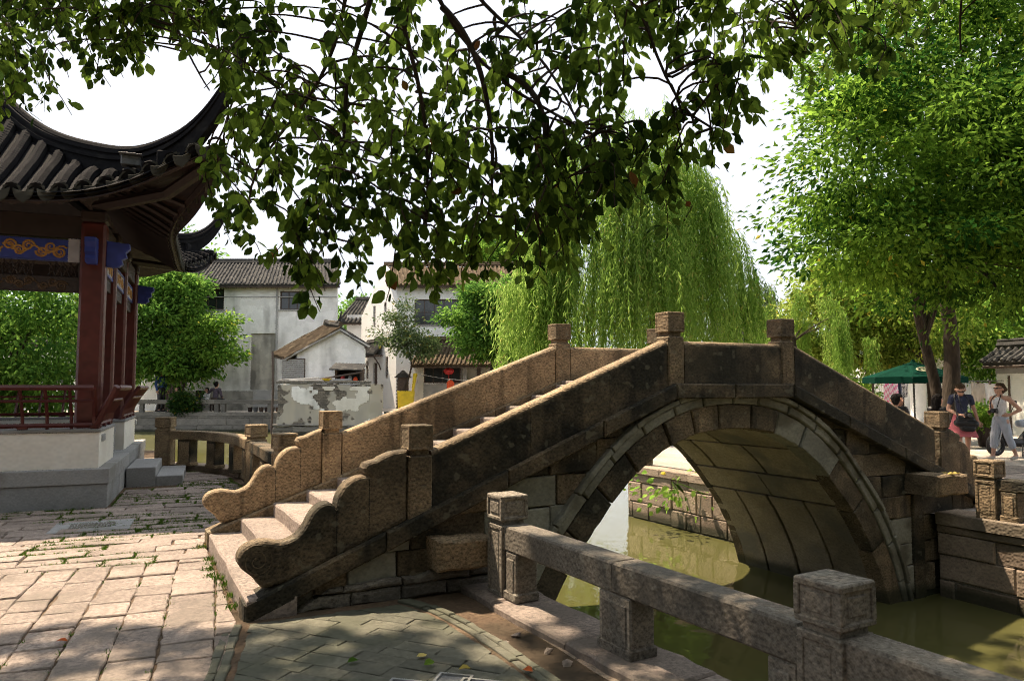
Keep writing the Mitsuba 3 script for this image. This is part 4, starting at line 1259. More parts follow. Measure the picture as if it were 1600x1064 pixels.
# white two-storey house
hd = thing('white_house', 'tall white plastered house with small slit windows and a lower tile roof at its right', 'house')
sd_ = np.array([-.6, .8]); sd_ /= np.linalg.norm(sd_)
Fs = frame((-7.85, 49, 0), (*sd_, 0), (0, 0, 1), (-.8, -.6, 0))
slits = [rect(3.2, 3.6, 6.0, 7.5), rect(1.5, 1.9, 6.9, 7.6), rect(4.25, 4.65, 2.3, 3.6), rect(1.2, 1.65, 2.3, 3.8), rect(2.8, 3.5, .4, 3.4)]
put(f'{hd}__gable_wall', wall_with_holes([(0, .1), (5.5, .1), (5.5, 6.9), (1.9, 10.2), (0, 8.8)], slits, Fs, .25), 'm_new_plaster')
for q in slits[:4]: window(hd, q[:, 0].min(), q[:, 0].max(), q[:, 1].min(), q[:, 1].max(), Fs, bars=(1, 2), depth=.15, sill=False)
put(f'{hd}__door', boxm((2.8, .4, -.2), (3.5, 3.4, -.13), 0, Fs), 'm_old_wood')
put(f'{hd}__door_step', boxm((2.6, .1, 0), (3.8, .42, .35), .01, Fs), 'm_grey_slab')
ck = put(f'{hd}__canopy', boxm((2.0, 3.85, .0), (4.5, 3.95, .7), .01, Fs), 'm_old_wood')
put(f'{ck}__bracket', tube(Fs(np.array([4.2, 4.25, 4.2]), np.array([2.9, 3.3, 3.85]), np.array([.02, .2, .6])), .05, 5), 'm_old_wood')
put(f'{ck}__bracket', tube(Fs(np.array([2.25, 2.2, 2.25]), np.array([2.9, 3.3, 3.85]), np.array([.02, .2, .6])), .05, 5), 'm_old_wood')
cp = lambda a, b, c: tuple(Fs(a, b, c))
tile_roof(hd, cp(4.7, 3.95, .85), cp(1.8, 3.95, .85), cp(4.5, 4.75, .0), cp(2.0, 4.75, .0), 'm_far_tile', .25, .06, nm='canopy_roof', seed=12)
F = front(0, 49)
put(f'{hd}__front_wall', wall_with_holes(rect(-7.85, 3, .1, 8.75), [rect(-6.65, -2.6, 5.9, 7.65)], F, .25), 'm_new_plaster')
window(hd, -6.65, -2.6, 5.9, 7.65, F, bars=(6, 2), depth=.14)
tile_roof(hd, (-8.3, 48.3, 8.55), (3.2, 48.3, 8.55), (-9.2, 51.5, 10.3), (3.2, 51.5, 10.3), 'm_warm_tile', .27, .08, seed=13)
tile_roof(hd, (-6.4, 46.2, 3.12), (3.0, 46.2, 3.12), (-6.0, 48.9, 4.75), (3.0, 48.9, 4.75), 'm_warm_tile', .27, .085, nm='lower_roof', seed=14)
put(f'{hd}__corner_pier', boxm((-6.35, .1, 1.4), (-5.75, 3.0, 2.0), .01, F), 'm_white')
put(f'{hd}__shop_wall', boxm((-5.75, .1, 1.5), (3, 1.9, 1.8), .01, F), 'm_grey_slab')
window(hd, -5.75, -3.35, 1.95, 3.0, frame((0, 47.3, 0), (1, 0, 0), (0, 0, 1), (0, -1, 0)), bars=(4, 1), depth=.05, nm='shop_window', sill=False)
for x in (-3.2, -2.3, -.9): put(f'{hd}__shop_post', boxm((x, 1.9, 1.5), (x + .25, 3.05, 1.8), .01, F), 'm_grey_slab' if x < -3 else 'm_old_wood')
put(f'{hd}__shop_back', boxm((-3.3, 1.9, 1.0), (3, 3.05, 1.1), 0, F), 'm_white')
he = thing('narrow_house', 'narrow white house with a dark tile edge between the shed and the white house', 'house')
put(f'{he}__wall', boxm((-12.6, .1, -5), (-11.45, 7.2, 0), 0, front(0, 55)), 'm_new_plaster')
tile_roof(he, (-13.2, 54.5, 6.6), (-11.3, 54.5, 6.6), (-12.6, 58, 8.6), (-11.3, 58, 8.6), 'm_far_tile', .3, .08, seed=15)
k = thing('waste_bin', 'dark slatted shelter with tiled top beside the yellow bin', 'bin shelter')
put(f'{k}__body', boxm((-7.2, .2, 0), (-6.55, 2.3, .5), .01, front(0, 46)), 'm_old_wood')
for i in range(9): put(f'{k}__slat', boxm((-7.25, .35 + i * .21, -.05), (-7.18, .47 + i * .21, .52), 0, front(0, 46)), 'm_far_tile')
put(f'{k}__roof', prism([(-7.4, 2.28), (-6.35, 2.28), (-6.87, 2.75)], -.1, .65, .01, front(0, 46)), 'm_far_tile')
k = thing('yellow_bin', 'bright yellow bin with its lid flung open beside the white house', 'bin')
put(f'{k}__body', prism([(-7.08, .3), (-6.2, .3), (-6.1, 1.45), (-7.15, 1.45)], 0, .5, .02, front(0, 45.6)), 'm_yellow')
put(f'{k}__lid', prism([(-6.25, 1.45), (-6.15, 1.45), (-5.95, 2.55), (-6.15, 2.55)], 0, .5, .01, front(0, 45.6)), 'm_yellow')
k = thing('lantern', 'round red paper lantern hanging under the lower tile roof', 'lantern')
th = np.linspace(-np.pi / 2, np.pi / 2, 12)
put(f'{k}__shade', lathe(np.column_stack([.34 * np.cos(th) + .001, .24 * np.sin(th)]), 16, (-4.1, 46.9, 2.72)), 'm_red', smooth=True)
put(f'{k}__tassel', tube([(-4.1, 46.9, 2.5), (-4.1, 46.9, 2.2)], .03, 5), 'm_red')
k = thing('clothes_line', 'thin washing line strung in front of the white house', 'line')
put(f'{k}__cord', tube(spline([(-6.0, 45.8, 2.55), (-3.5, 45.5, 2.15), (.5, 45.5, 2.5)], 14), .018, 4), 'm_iron')


def garment(k, F, ring, mat, seed, amp=.03, t=.012, nm='cloth', n=14):
    """hanging cloth: outline in (a,b), folded along c"""
    x0, y0 = np.min(ring, 0); x1, y1 = np.max(ring, 0); P = Polygon(ring)
    nx, ny = n, n
    X, Y = np.meshgrid(np.linspace(x0, x1, nx), np.linspace(y0, y1, ny))
    # squeeze columns to the outline row by row
    for j in range(ny):
        ln = LineString([(x0 - 1, Y[j, 0]), (x1 + 1, Y[j, 0])]).intersection(P)
        if not ln.is_empty:
            b = ln.bounds; X[j] = np.linspace(b[0], b[2], nx)
    ph = seed * 1.7
    Z = amp * np.sin((X - x0) / (x1 - x0 + 1e-9) * 13 + ph + Y * 2) * (1.15 - (Y - y0) / (y1 - y0 + 1e-9)) + .4 * amp * np.sin(Y * 9 + ph + X * 5)
    A, B = F(X, Y, Z + t / 2).reshape(-1, 3), F(X, Y, Z - t / 2).reshape(-1, 3)
    i, j = np.meshgrid(np.arange(ny - 1), np.arange(nx - 1), indexing='ij')
    Q = np.stack([i * nx + j, i * nx + j + 1, (i + 1) * nx + j + 1, (i + 1) * nx + j], -1).reshape(-1, 4)
    uv = np.stack([(X - x0) / (x1 - x0), (Y - y0) / (y1 - y0)], -1).reshape(-1, 2)
    return put(f'{k}__{nm}', join([(A, Q), (B, Q[:, ::-1])]), mat, smooth=True, uv=np.vstack([uv, uv]))


k = thing('vest', 'orange-red garment on a hanger on the washing line by the white house', 'garment')
garment(k, front(-3.86, 45.5), np.array([(-.22, 1.55), (.22, 1.55), (.24, 1.95), (.1, 2.12), (-.1, 2.12), (-.24, 1.95)]), 'm_orange', 3)
put(f'{k}__hanger', tube([(-4.05, 45.5, 2.08), (-3.86, 45.5, 2.19), (-3.67, 45.5, 2.08)], .015, 4), 'm_iron')

# ------------------------------------------------------------------ people
plain('m_skin', (.52, .30, .215), rough=.5, vary=.15, vf=14)
plain('m_hair_brown', (.075, .048, .03), rough=.9, vary=.4, vf=40, spec=.1)
plain('m_hair_black', (.012, .011, .011), rough=.9, vary=.4, vf=40, spec=.1)
plain('m_navy', (.035, .042, .085), rough=.85, vary=.25, vf=20)
plain('m_pink', (.50, .13, .15), rough=.85, vary=.22, vf=14)
plain('m_white_cloth', (.70, .70, .73), rough=.85, vary=.12, vf=14)
plain('m_pale_blue', (.42, .46, .54), rough=.85, vary=.2, vf=14)
plain('m_black', (.014, .014, .016), rough=.5, vary=.4, vf=20)
plain('m_plum', (.07, .055, .075), rough=.85, vary=.25, vf=10)
plain('m_brown_cloth', (.07, .05, .04), rough=.85, vary=.25, vf=10)
plain('m_blue_cloth', (.03, .07, .25), rough=.8, vary=.2)
plain('m_shoe', (.40, .36, .32), rough=.7, vary=.2)
plain('m_chrome', (.6, .6, .62), rough=.2, vary=.1, metallic=1.)


def hullify(bones, refine=.03, it=6, sub=10):
    out = None
    for p0, r0, p1, r1 in bones:
        h = m3.Manifold.batch_hull([m3.Manifold.sphere(r0, sub).translate(tuple(map(float, p0))), m3.Manifold.sphere(r1, sub).translate(tuple(map(float, p1)))])
        out = h if out is None else out + h
    q = out.refine_to_length(refine).to_mesh()
    m = trimesh.Trimesh(np.asarray(q.vert_properties)[:, :3].astype(float), np.asarray(q.tri_verts), process=True)
    if it: trimesh.smoothing.filter_taubin(m, iterations=it)
    return m


STAND = dict(hipL=(-.09, 0, .86), hipR=(.09, 0, .86), kneeL=(-.10, -.03, .47), kneeR=(.10, -.03, .47), ankL=(-.10, .02, .09), ankR=(.10, .02, .09), toeL=(-.115, -.15, .035), toeR=(.115, -.15, .035),
             pelvis=(0, 0, .92), waist=(0, 0, 1.06), chest=(0, 0, 1.25), neck=(0, .015, 1.41), head=(0, -.01, 1.545), shL=(-.175, .01, 1.345), shR=(.175, .01, 1.345),
             elL=(-.235, .03, 1.08), elR=(.235, .03, 1.08), wrL=(-.25, -.05, .85), wrR=(.25, -.05, .85), haL=(-.25, -.08, .76), haR=(.25, -.08, .76))
SIT = {**STAND, **dict(hipL=(-.09, 0, .48), hipR=(.09, 0, .48), kneeL=(-.11, -.42, .48), kneeR=(.11, -.42, .48), ankL=(-.11, -.38, .09), ankR=(.11, -.38, .09), toeL=(-.12, -.54, .035), toeR=(.12, -.54, .035),
                       pelvis=(0, 0, .53), waist=(0, 0, .68), chest=(0, -.02, .87), neck=(0, -.01, 1.03), head=(0, -.04, 1.165), shL=(-.175, 0, .965), shR=(.175, 0, .965), elL=(-.22, -.06, .71), elR=(.22, -.06, .71),
                       wrL=(-.12, -.28, .62), wrR=(.12, -.28, .62), haL=(-.08, -.36, .60), haR=(.08, -.36, .60))}


def person(label, pos, yaw, J, hair='m_hair_black', top='m_navy', bottom='m_black', scale=1., sleeve='short', leg='long', skirt=False, glasses=False, long_hair=False, bun=False, group=None, shoe='m_black', tank=False, slim=1.):
    k = thing('person', label, 'person', group)
    J = {**STAND, **J}; J = {a: np.array(b, float) for a, b in J.items()}
    c, s = math.cos(yaw), math.sin(yaw)
    M = np.array([[c, -s, 0], [s, c, 0], [0, 0, 1]]) * scale

    def place(m):
        v = np.array(m.vertices) @ M.T + np.array(pos)
        return v, np.array(m.faces)
    b = []
    hd = J['head']; face = np.array([0, -1, 0.])
    if 'look' in J: face = J['look'] / np.linalg.norm(J['look'])
    up = np.array([0, 0, 1.]) - face * face[2]; up /= np.linalg.norm(up); rt = np.cross(face, up)
    hp = lambda x, y, z: hd + rt * x + face * y + up * z
    b += [(hp(0, -.015, .03), .092, hp(0, .015, .01), .086), (hp(0, .03, -.03), .07, hp(0, .045, -.085), .042), (J['neck'] + [0, 0, -.05], .055, hp(0, -.01, -.07), .052)]
    b += [(hp(0, .095, .005), .012, hp(0, .115, -.025), .016), (hp(-.022, .085, -.055), .012, hp(.022, .085, -.055), .012)]
    b += [(hp(sx * .088, -.01, .01), .02, hp(sx * .092, -.012, -.02), .014) for sx in (-1, 1)]
    b += [(J['chest'] + [0, 0, .06], .085, J['neck'] + [0, 0, -.04], .06), (J['chest'], .11, J['pelvis'], .11)]
    for S, sx in (('L', -1), ('R', 1)):
        b += [(J['sh' + S], .055 * slim, J['el' + S], .041 * slim), (J['el' + S], .041 * slim, J['wr' + S], .028), (J['sh' + S], .055, J['chest'] + [0, 0, .08], .07)]
        b += [(J['hip' + S], .085, J['knee' + S], .057), (J['knee' + S], .058, J['ank' + S], .035), (J['ank' + S], .036, J['ank' + S] * .5 + J['toe' + S] * .5, .032)]
        d = J['ha' + S] - J['wr' + S]; L = np.linalg.norm(d); d /= L
        sdv = np.cross(d, [0, 1, 0.]) if abs(d[1]) < .8 else np.cross(d, [1, 0, 0.]); sdv /= np.linalg.norm(sdv); nv = np.cross(d, sdv)
        b.append((J['wr' + S], .026, J['wr' + S] + d * .07, .03))
        for q, ln in zip((-1.5, -.5, .5, 1.5), (.055, .068, .064, .05)):
            r0 = J['wr' + S] + d * .075 + sdv * q * .018; r1 = r0 + d * ln * .6 + nv * .008; r2 = r1 + d * ln * .5 + nv * .02
            b += [(r0, .0105, r1, .0095), (r1, .0095, r2, .0085)]
        r0 = J['wr' + S] + d * .03 + sdv * .028 * sx; r1 = r0 + sdv * .025 * sx + d * .035
        b += [(r0, .013, r1, .011), (r1, .011, r1 + d * .03 + nv * .01, .009)]
    put(f'{k}__body', place(hullify(b, .03, 4)), 'm_skin', smooth=True)
    # hair
    hb = [(hp(0, -.04, .045), .098, hp(0, .0, .07), .074)]
    if long_hair: hb += [(hp(0, -.06, .02), .10, hp(0, -.09, -.2), .085)]
    else: hb += [(hp(0, -.06, .0), .085, hp(0, -.06, -.05), .06)]
    if bun: hb += [(hp(0, -.13, .01), .05, hp(0, -.17, -.01), .035)]
    hm = hullify(hb, .025, 2)
    hm.vertices += np.random.default_rng(5).normal(0, .007, hm.vertices.shape)
    put(f'{k}__hair', place(hm), hair, smooth=True)
    # top
    tb = [(J['chest'] + [0, 0, .02], .125, J['waist'], .115), (J['waist'], .115, J['pelvis'] + [0, 0, -.01], .128), (J['chest'] + [-.07, -.035, .0], .082, J['chest'] + [.07, -.035, .0], .082)]
    for S in 'LR':
        if not tank: tb += [(J['chest'] + [0, .0, .08], .08, J['sh' + S], .066)]
        else: tb += [(J['chest'] + [0, .0, .02], .1, J['sh' + S] * .5 + J['chest'] * .5 + [0, 0, .06], .045)]
        if sleeve == 'short' and not tank: tb += [(J['sh' + S], .068, J['sh' + S] * .5 + J['el' + S] * .5, .058)]
        if sleeve == 'long': tb += [(J['sh' + S], .07, J['el' + S], .056), (J['el' + S], .056, J['wr' + S], .042)]
    put(f'{k}__top', place(hullify(tb, .03, 5)), top, smooth=True)
    if skirt:
        th = np.linspace(0, 2 * np.pi, 40, endpoint=False); V = []
        for z, r in ((.99, .135), (.9, .165), (.76, .20), (.62, .245), (.50, .285), (.49, .27), (.7, .2)):
            w = 1 + .07 * np.sin(th * 9 + z * 2) * (1 - z)
            V.append(np.column_stack([r * w * np.cos(th) * 1.08, r * w * np.sin(th) * .82, np.full(40, z) + .012 * np.sin(th * 3)]))
        V = np.vstack(V); i, j = np.meshgrid(np.arange(6), np.arange(40), indexing='ij')
        Q = np.stack([i * 40 + j, (i + 1) * 40 + j, (i + 1) * 40 + (j + 1) % 40, i * 40 + (j + 1) % 40], -1).reshape(-1, 4)
        put(f'{k}__skirt', (V @ M.T + np.array(pos), Q[:, ::-1]), bottom, smooth=True)
    else:
        lb = [(J['pelvis'] + [0, 0, .02], .13, J['pelvis'] - [0, 0, .04], .13)]
        for S in 'LR':
            end = J['ank' + S] + [0, 0, .03] if leg == 'long' else J['knee' + S] * .55 + J['ank' + S] * .45
            lb += [(J['pelvis'] * .4 + J['hip' + S] * .6, .115, J['knee' + S], .08), (J['knee' + S], .08, end, .062 if leg == 'long' else .078)]
        put(f'{k}__trousers', place(hullify(lb, .035, 5)), bottom, smooth=True)
    for S in 'LR':
        put(f'{k}__shoe', place(hullify([(J['ank' + S] - [0, 0, .035], .042, J['toe' + S], .036)], .03, 2)), shoe, smooth=True)
    if glasses:
        put(f'{k}__sunglasses', place(hullify([(hp(-.05, .086, .018), .014, hp(-.022, .097, .016), .015), (hp(.022, .097, .016), .015, hp(.05, .086, .018), .014), (hp(-.02, .1, .022), .008, hp(.02, .1, .022), .008), (hp(-.06, .08, .022), .008, hp(-.09, -.01, .025), .006), (hp(.06, .08, .022), .008, hp(.09, -.01, .025), .006)], .02, 0)), 'm_black')
    return k, (lambda P: np.asarray(P, float) @ M.T + np.array(pos)), J


# two women
A_POS = (9.62, 15.55, RB)
ka, wa, Ja = person('woman in navy t-shirt and pink skirt looking down at the camera in her hand', A_POS, -.2,
                    dict(head=(-.03, -.07, 1.50), look=(-.25, -1, -.62), neck=(-.01, -.01, 1.395), elL=(-.25, .04, 1.09), wrL=(-.13, -.19, .97), haL=(-.03, -.27, .955), elR=(.27, .05, 1.08), wrR=(.31, -.02, .83), haR=(.33, -.06, .74), kneeR=(.10, -.02, .46), ankR=(.14, .12, .11), toeR=(.16, -.03, .035), ankL=(-.10, -.12, .09), toeL=(-.12, -.28, .04), kneeL=(-.10, -.10, .46)),
                    hair='m_hair_brown', top='m_navy', bottom='m_pink', skirt=True, glasses=True, scale=.985, shoe='m_shoe')
bk = thing('photo_camera', 'black camera held at the waist by the woman in the pink skirt', 'camera')
put(f'{bk}__body', cbox((-.06, -.36, .93), (.08, -.28, 1.03), .015, lambda a, b, c: wa(np.stack(np.broadcast_arrays(a, b, c), -1))), 'm_black')
put(f'{bk}__lens', tube(wa([(.01, -.35, .975), (.01, -.43, .965)]), .035, 12), 'm_iron')
put(f'{bk}__strap', join([tube(wa(spline(p, 10)), .009, 4) for p in ([(-.05, -.3, 1.02), (-.09, -.17, 1.25), (-.06, -.04, 1.42)], [(.07, -.3, 1.02), (.09, -.17, 1.25), (.05, -.04, 1.42)])]), 'm_black', tone=.5)
gk = thing('shoulder_bag', 'large black shoulder bag hanging in front of the woman in the pink skirt', 'bag')
bm = hullify([((-.17, -.24, .80), .085, (.16, -.24, .78), .085), ((-.14, -.23, .9), .06, (.12, -.23, .88), .06), ((-.08, -.25, .70), .07, (.1, -.25, .68), .07)], .035, 5)
put(f'{gk}__pouch', (wa(bm.vertices), np.array(bm.faces)), 'm_black', smooth=True)
put(f'{gk}__strap', tube(wa(spline([(-.16, -.22, .93), (-.17, -.14, 1.2), (-.13, -.02, 1.42), (-.02, .12, 1.3)], 14)), .016, 4), 'm_black')
B_POS = (10.45, 15.55, RB)
kb, wb, Jb = person('woman in white tank top and pale cropped trousers, hand on hip, beside a scooter', B_POS, -1.2,
                    dict(look=(-.2, -1, .05), elL=(-.22, .03, 1.10), wrL=(-.14, -.16, 1.02), haL=(-.08, -.24, 1.04), elR=(.30, .20, 1.10), wrR=(.17, .04, .98), haR=(.13, -.05, .96), kneeR=(.13, .05, .48), ankR=(.16, .22, .10), toeR=(.17, .06, .035), kneeL=(-.09, -.10, .48), ankL=(-.10, -.14, .09), toeL=(-.11, -.31, .04)),
                    hair='m_hair_brown', top='m_white_cloth', bottom='m_pale_blue', leg='crop', glasses=True, bun=True, tank=True, scale=.97, shoe='m_shoe')
bk = thing('photo_camera', 'black camera hanging in front of the woman in the white tank top', 'camera')
put(f'{bk}__body', cbox((-.07, -.24, 1.02), (.07, -.15, 1.12), .015, lambda a, b, c: wb(np.stack(np.broadcast_arrays(a, b, c), -1))), 'm_black')
put(f'{bk}__lens', tube(wb([(0, -.23, 1.07), (0, -.34, 1.05)]), .038, 12), 'm_black')
put(f'{bk}__strap', join([tube(wb(spline(p, 8)), .011, 4) for p in ([(-.06, -.2, 1.1), (-.09, -.16, 1.28), (-.05, -.03, 1.42)], [(.06, -.2, 1.1), (.09, -.16, 1.28), (.05, -.03, 1.42)])]), 'm_black')

# people at the tables and on the far bank
def chair(label, pos, yaw):
    k = thing('chair', label, 'chair')
    c, s = math.cos(yaw), math.sin(yaw)
    F = frame(pos, (c, s, 0), (-s, c, 0), (0, 0, 1))
    put(f'{k}__seat', cbox((-.2, -.2, .40), (.2, .2, .44), .01, F), 'm_old_wood')
    put(f'{k}__backrest', cbox((-.2, .17, .44), (.2, .2, .85), .01, F), 'm_old_wood')
    for a in (-.17, .17):
        for b in (-.17, .17): put(f'{k}__leg', cbox((a - .02, b - .02, 0), (a + .02, b + .02, .4), .004, F), 'm_old_wood')


for lab, pos, yaw, kw in (('seated man with short dark hair seen from behind beyond the right stair', (8.98, 17.0, RB), 2.9, dict(top='m_black')),
                          ('seated man with a broad face looking towards the bridge from the cafe table', (9.22, 17.35, RB), .2, dict(top='m_brown_cloth')),
                          ('seated woman with long black hair in front of the tree trunk', (9.95, 17.0, RB), 1.9, dict(long_hair=True, top='m_black'))):
    person(lab, pos, yaw, SIT, sleeve='long', scale=1.06, **kw)
    chair('wooden chair under the ' + lab.split(' beyond')[0].split(' in front')[0].split(' looking')[0], pos, yaw)
person('man in plum jacket with his back turned on the far bank, one arm stretched out', (-17.8, 43.6, .22), 2.95, {**SIT, **dict(elR=(-.0 + .36, -.1, .86), wrR=(.52, -.22, .80), haR=(.6, -.26, .8))} | {}, top='m_plum', sleeve='long', scale=1.38)
person('crouching man in brown at the left end of the far bank beside the dark bush', (-19.7, 41.9 + .9, .22), -.9, SIT, top='m_brown_cloth', sleeve='long', scale=1.15)
person('small figure in blue jacket at the far left, behind the pavilion rail', (-20.9, 43.2, .22), 1.2, {}, top='m_blue_cloth', sleeve='long', scale=1.5)
person('seated figure in a pale shirt on a dark bench by the old house wall', (-18.95, 45.1, .22), -.6, SIT, top='m_white_cloth', sleeve='long', scale=1.1)
k = thing('bench', 'dark wooden high-backed bench by the old house wall on the far bank', 'bench')
F = frame((-19.3, 45.2, .22), (1, 0, 0), (0, 1, 0), (0, 0, 1))
put(f'{k}__seat', cbox((-.5, -.25, .45), (.7, .25, .52), .01, F), 'm_dark_wood'); put(f'{k}__backrest', cbox((-.5, .2, .52), (.1, .27, 1.25), .01, F), 'm_dark_wood')
for a in (-.45, .62):
    for b in (-.2, .2): put(f'{k}__leg', cbox((a - .04, b - .04, 0), (a + .04, b + .04, .45), .004, F), 'm_dark_wood')
chair('low dark stool-chair under the man in the plum jacket', (-17.8, 43.6, .22), 2.95)
for i in range(7):
    k = thing('flower_pot', ('first', 'second', 'third', 'fourth', 'fifth', 'sixth', 'last')[i] + ' small pot from the left in the row along the far rail', 'flower pot', 'pots along the far bank rail')
    x = -15.5 + i * .33
    put(f'{k}__pot', lathe([(0, 0), (.11, 0), (.15, .28), (.13, .28), (.1, .05), (0, .05)], 10, (x, 43.0, .22)), ('m_red_wood', 'm_iron', 'm_old_wood')[i % 3], smooth=True)

# ------------------------------------------------------------------ right bank: umbrella, laundry, scooter, wall house
plain('m_green_canvas', (.003, .03, .02), spec=.05, rough=.9, vary=.2, vf=5)
plain('m_emblem', (.45, .45, .30), rough=.8, vary=.1)


def check_mat():
    def col(p, n, uv):
        a = cell_rand(uv.x * 9, uv.y * 11, 1.0); r = cell_rand(uv.x * 9, 0, 3.) 
        q = dr.floor(uv.x * 9) + dr.floor(uv.y * 9 + uv.x * 4)
        k = dr.select(q - 2 * dr.floor(q / 2) < .5, 1., 0.)
        return mix((.75, .72, .74), (.75, .10, .32), k * (.6 + .4 * a))
    scene['m_check'] = {'type': 'twosided', 'bsdf': {'type': 'principled', 'base_color': proc(col), 'roughness': .85}}

    def col2(p, n, uv):
        return mix((.62, .60, .62), (.1, .1, .14), smoothstep(.5, .62, fbm(p.x * 22, p.y * 22, p.z * 22, 2)))
    scene['m_print'] = {'type': 'twosided', 'bsdf': {'type': 'principled', 'base_color': proc(col2), 'roughness': .85}}


check_mat()
um = thing('market_umbrella', 'large dark green canvas cafe umbrella with a pale round emblem', 'umbrella')
uc = np.array([11.75, 21.2, 0]); rr = 1.36
angs = np.radians(np.arange(8) * 45 + 15); pts = np.column_stack([np.cos(angs) * rr, np.sin(angs) * rr])
for i in range(8):
    a, b = pts[i], pts[(i + 1) % 8]
    apex = uc + [0, 0, 2.42]
    g0, g1 = uc + [*a, 1.95], uc + [*b, 1.95]; mid = uc + [*((a + b) / 2 * .99), 1.96]
    l0, l1, lm = g0 - [0, 0, .17], g1 - [0, 0, .17], mid - [0, 0, .18]
    V = np.array([apex, g0, mid, g1, l0, lm, l1, (apex + mid) / 2 + [0, 0, -.02]])
    Q = np.array([[0, 1, 7], [1, 2, 7], [2, 3, 7], [3, 0, 7], [1, 4, 5], [1, 5, 2], [2, 5, 6], [2, 6, 3]])
    put(f'{um}__canopy_panel', (V, Q), 'm_green_canvas')
    put(f'{um}__rib', tube([apex - [0, 0, .06], g0 - [0, 0, .03]], .018, 4), 'm_iron')
put(f'{um}__pole', tube([uc + [0, 0, RB], uc + [0, 0, 2.45]], .028, 8), 'm_iron')
put(f'{um}__base', cbox(uc + [-.25, -.25, RB], uc + [.25, .25, RB + .12], .02), 'm_iron')
put(f'{um}__cap', lathe([(0, .08), (.05, .06), (.07, 0), (0, 0)], 12, uc + [0, 0, 2.40]), 'm_green_canvas')
# emblem: a pale ring lying on the panel that faces us, and a row of small marks on the valance
pn = 5
a, b = pts[pn], pts[(pn + 1) % 8]
g0, g1, apex = uc + [*a, 1.95], uc + [*b, 1.95], uc + [0, 0, 2.42]
ctr = apex * .42 + (g0 + g1) / 2 * .58; e1 = (g1 - g0) / np.linalg.norm(g1 - g0); e2 = apex - (g0 + g1) / 2; e2 /= np.linalg.norm(e2); e3 = np.cross(e1, e2)
th = np.linspace(0, 2 * np.pi, 25)
put(f'{um}__emblem', join([tube(ctr + np.outer(.19 * np.cos(th), e1) + np.outer(.15 * np.sin(th), e2) + e3 * .02, .022, 4, cap=False), tube(ctr + np.outer(.07 * np.cos(th), e1) + np.outer(.06 * np.sin(th), e2) + e3 * .02, .014, 4, cap=False)]), 'm_emblem')

laundry = [('pink and white checked sheet hanging on the line left of the umbrella pole', (12.30, 12.78, 1.05, 1.95), 'm_check'),
           ('pair of dark jeans on the line beside the checked sheet', (12.80, 12.95, 1.15, 1.85), 'm_navy'),
           ('black and white printed cloth on the line right of the dark jeans', (12.97, 13.2, 1.30, 1.90), 'm_print'),
           ('pink printed cloth on the line just right of the big tree trunk', (14.70, 14.95, 1.25, 1.92), 'm_print'),
           ('large beige towel on the line between the two women', (15.45, 15.92, 1.05, 1.85), 'm_shoe'),
           ('white shirt on the line left of the white wall', (15.95, 16.35, 1.25, 1.82), 'm_white_cloth')]
for i, (lab, (x0, x1, z0, z1), m) in enumerate(laundry):
    k = thing('laundry', lab, 'laundry')
    w = (x1 - x0) / 2; cx = (x0 + x1) / 2
    garment(k, front(cx, 24 + .1 * i), np.array([(-w, z0), (w, z0 + .03), (w * 1.02, z1 - .04), (-w * .98, z1)]), m, i, .04)
    put(f'{k}__peg', cbox((cx - .02, 23.95 + .1 * i, z1 - .06), (cx + .02, 24.05 + .1 * i, z1 + .05), .004), 'm_old_wood')
k = thing('clothes_line', 'washing line carrying the laundry behind the umbrella', 'line')
put(f'{k}__cord', tube(spline([(10.2, 24.1, 2.05), (13, 24.2, 1.9), (17, 24.4, 1.9)], 16), .014, 4), 'm_iron')
for x in (12.05, 16.6): put(f'{k}__post', tube([(x, 24.2, RB), (x, 24.2, 2.05)], .04, 6), 'm_old_wood')

wh = thing('garden_wall', 'sunlit white wall with a dark tiled coping at the right edge behind the women', 'wall')
F = frame((16.45, 24.6, 0), (.36, -.933, 0), (0, 0, 1), (-.933, -.36, 0))
wp = lambda a, b, c: tuple(F(a, b, c))
put(f'{wh}__wall', boxm((0, .05, -.3), (9, 2.12, 0), .01, F), 'm_new_plaster')
put(f'{wh}__frieze', boxm((-.02, 2.12, -.3), (9, 2.42, .02), .01, F), 'm_grey_slab')
tile_roof(wh, wp(-.2, 2.50, .4), wp(9, 2.50, .4), wp(-.1, 2.95, -.3), wp(9, 2.95, -.3), 'm_far_tile', .22, .07, nm='coping', seed=20)
pvh = thing('tiled_gatehouse', 'grey upturned tile roof of a small house behind the white wall at the right', 'house')
put(f'{pvh}__wall', boxm((17.0, .05, -3), (26, 3.1, 0), 0, front(0, 28)), 'm_new_plaster')
tile_roof(pvh, (16.2, 27.2, 2.95), (27, 27.2, 3.05), (18.5, 29.8, 4.3), (27, 29.8, 4.3), 'm_far_tile', .25, .08, seed=21)
hb = thing('back_house', 'low grey house with dark window seen under the umbrella', 'house')
F = front(0, 40)
put(f'{hb}__wall', boxm((20.0, .05, -4), (30, 3.2, 0), 0, F), 'm_old_plaster')
window(hb, 23.0, 24.2, .9, 2.2, F, depth=-.02)
tile_roof(hb, (19.7, 39.4, 3.1), (30.3, 39.4, 3.1), (19.7, 42, 4.6), (30.3, 42, 4.6), 'm_far_tile', .4, .09, seed=22)
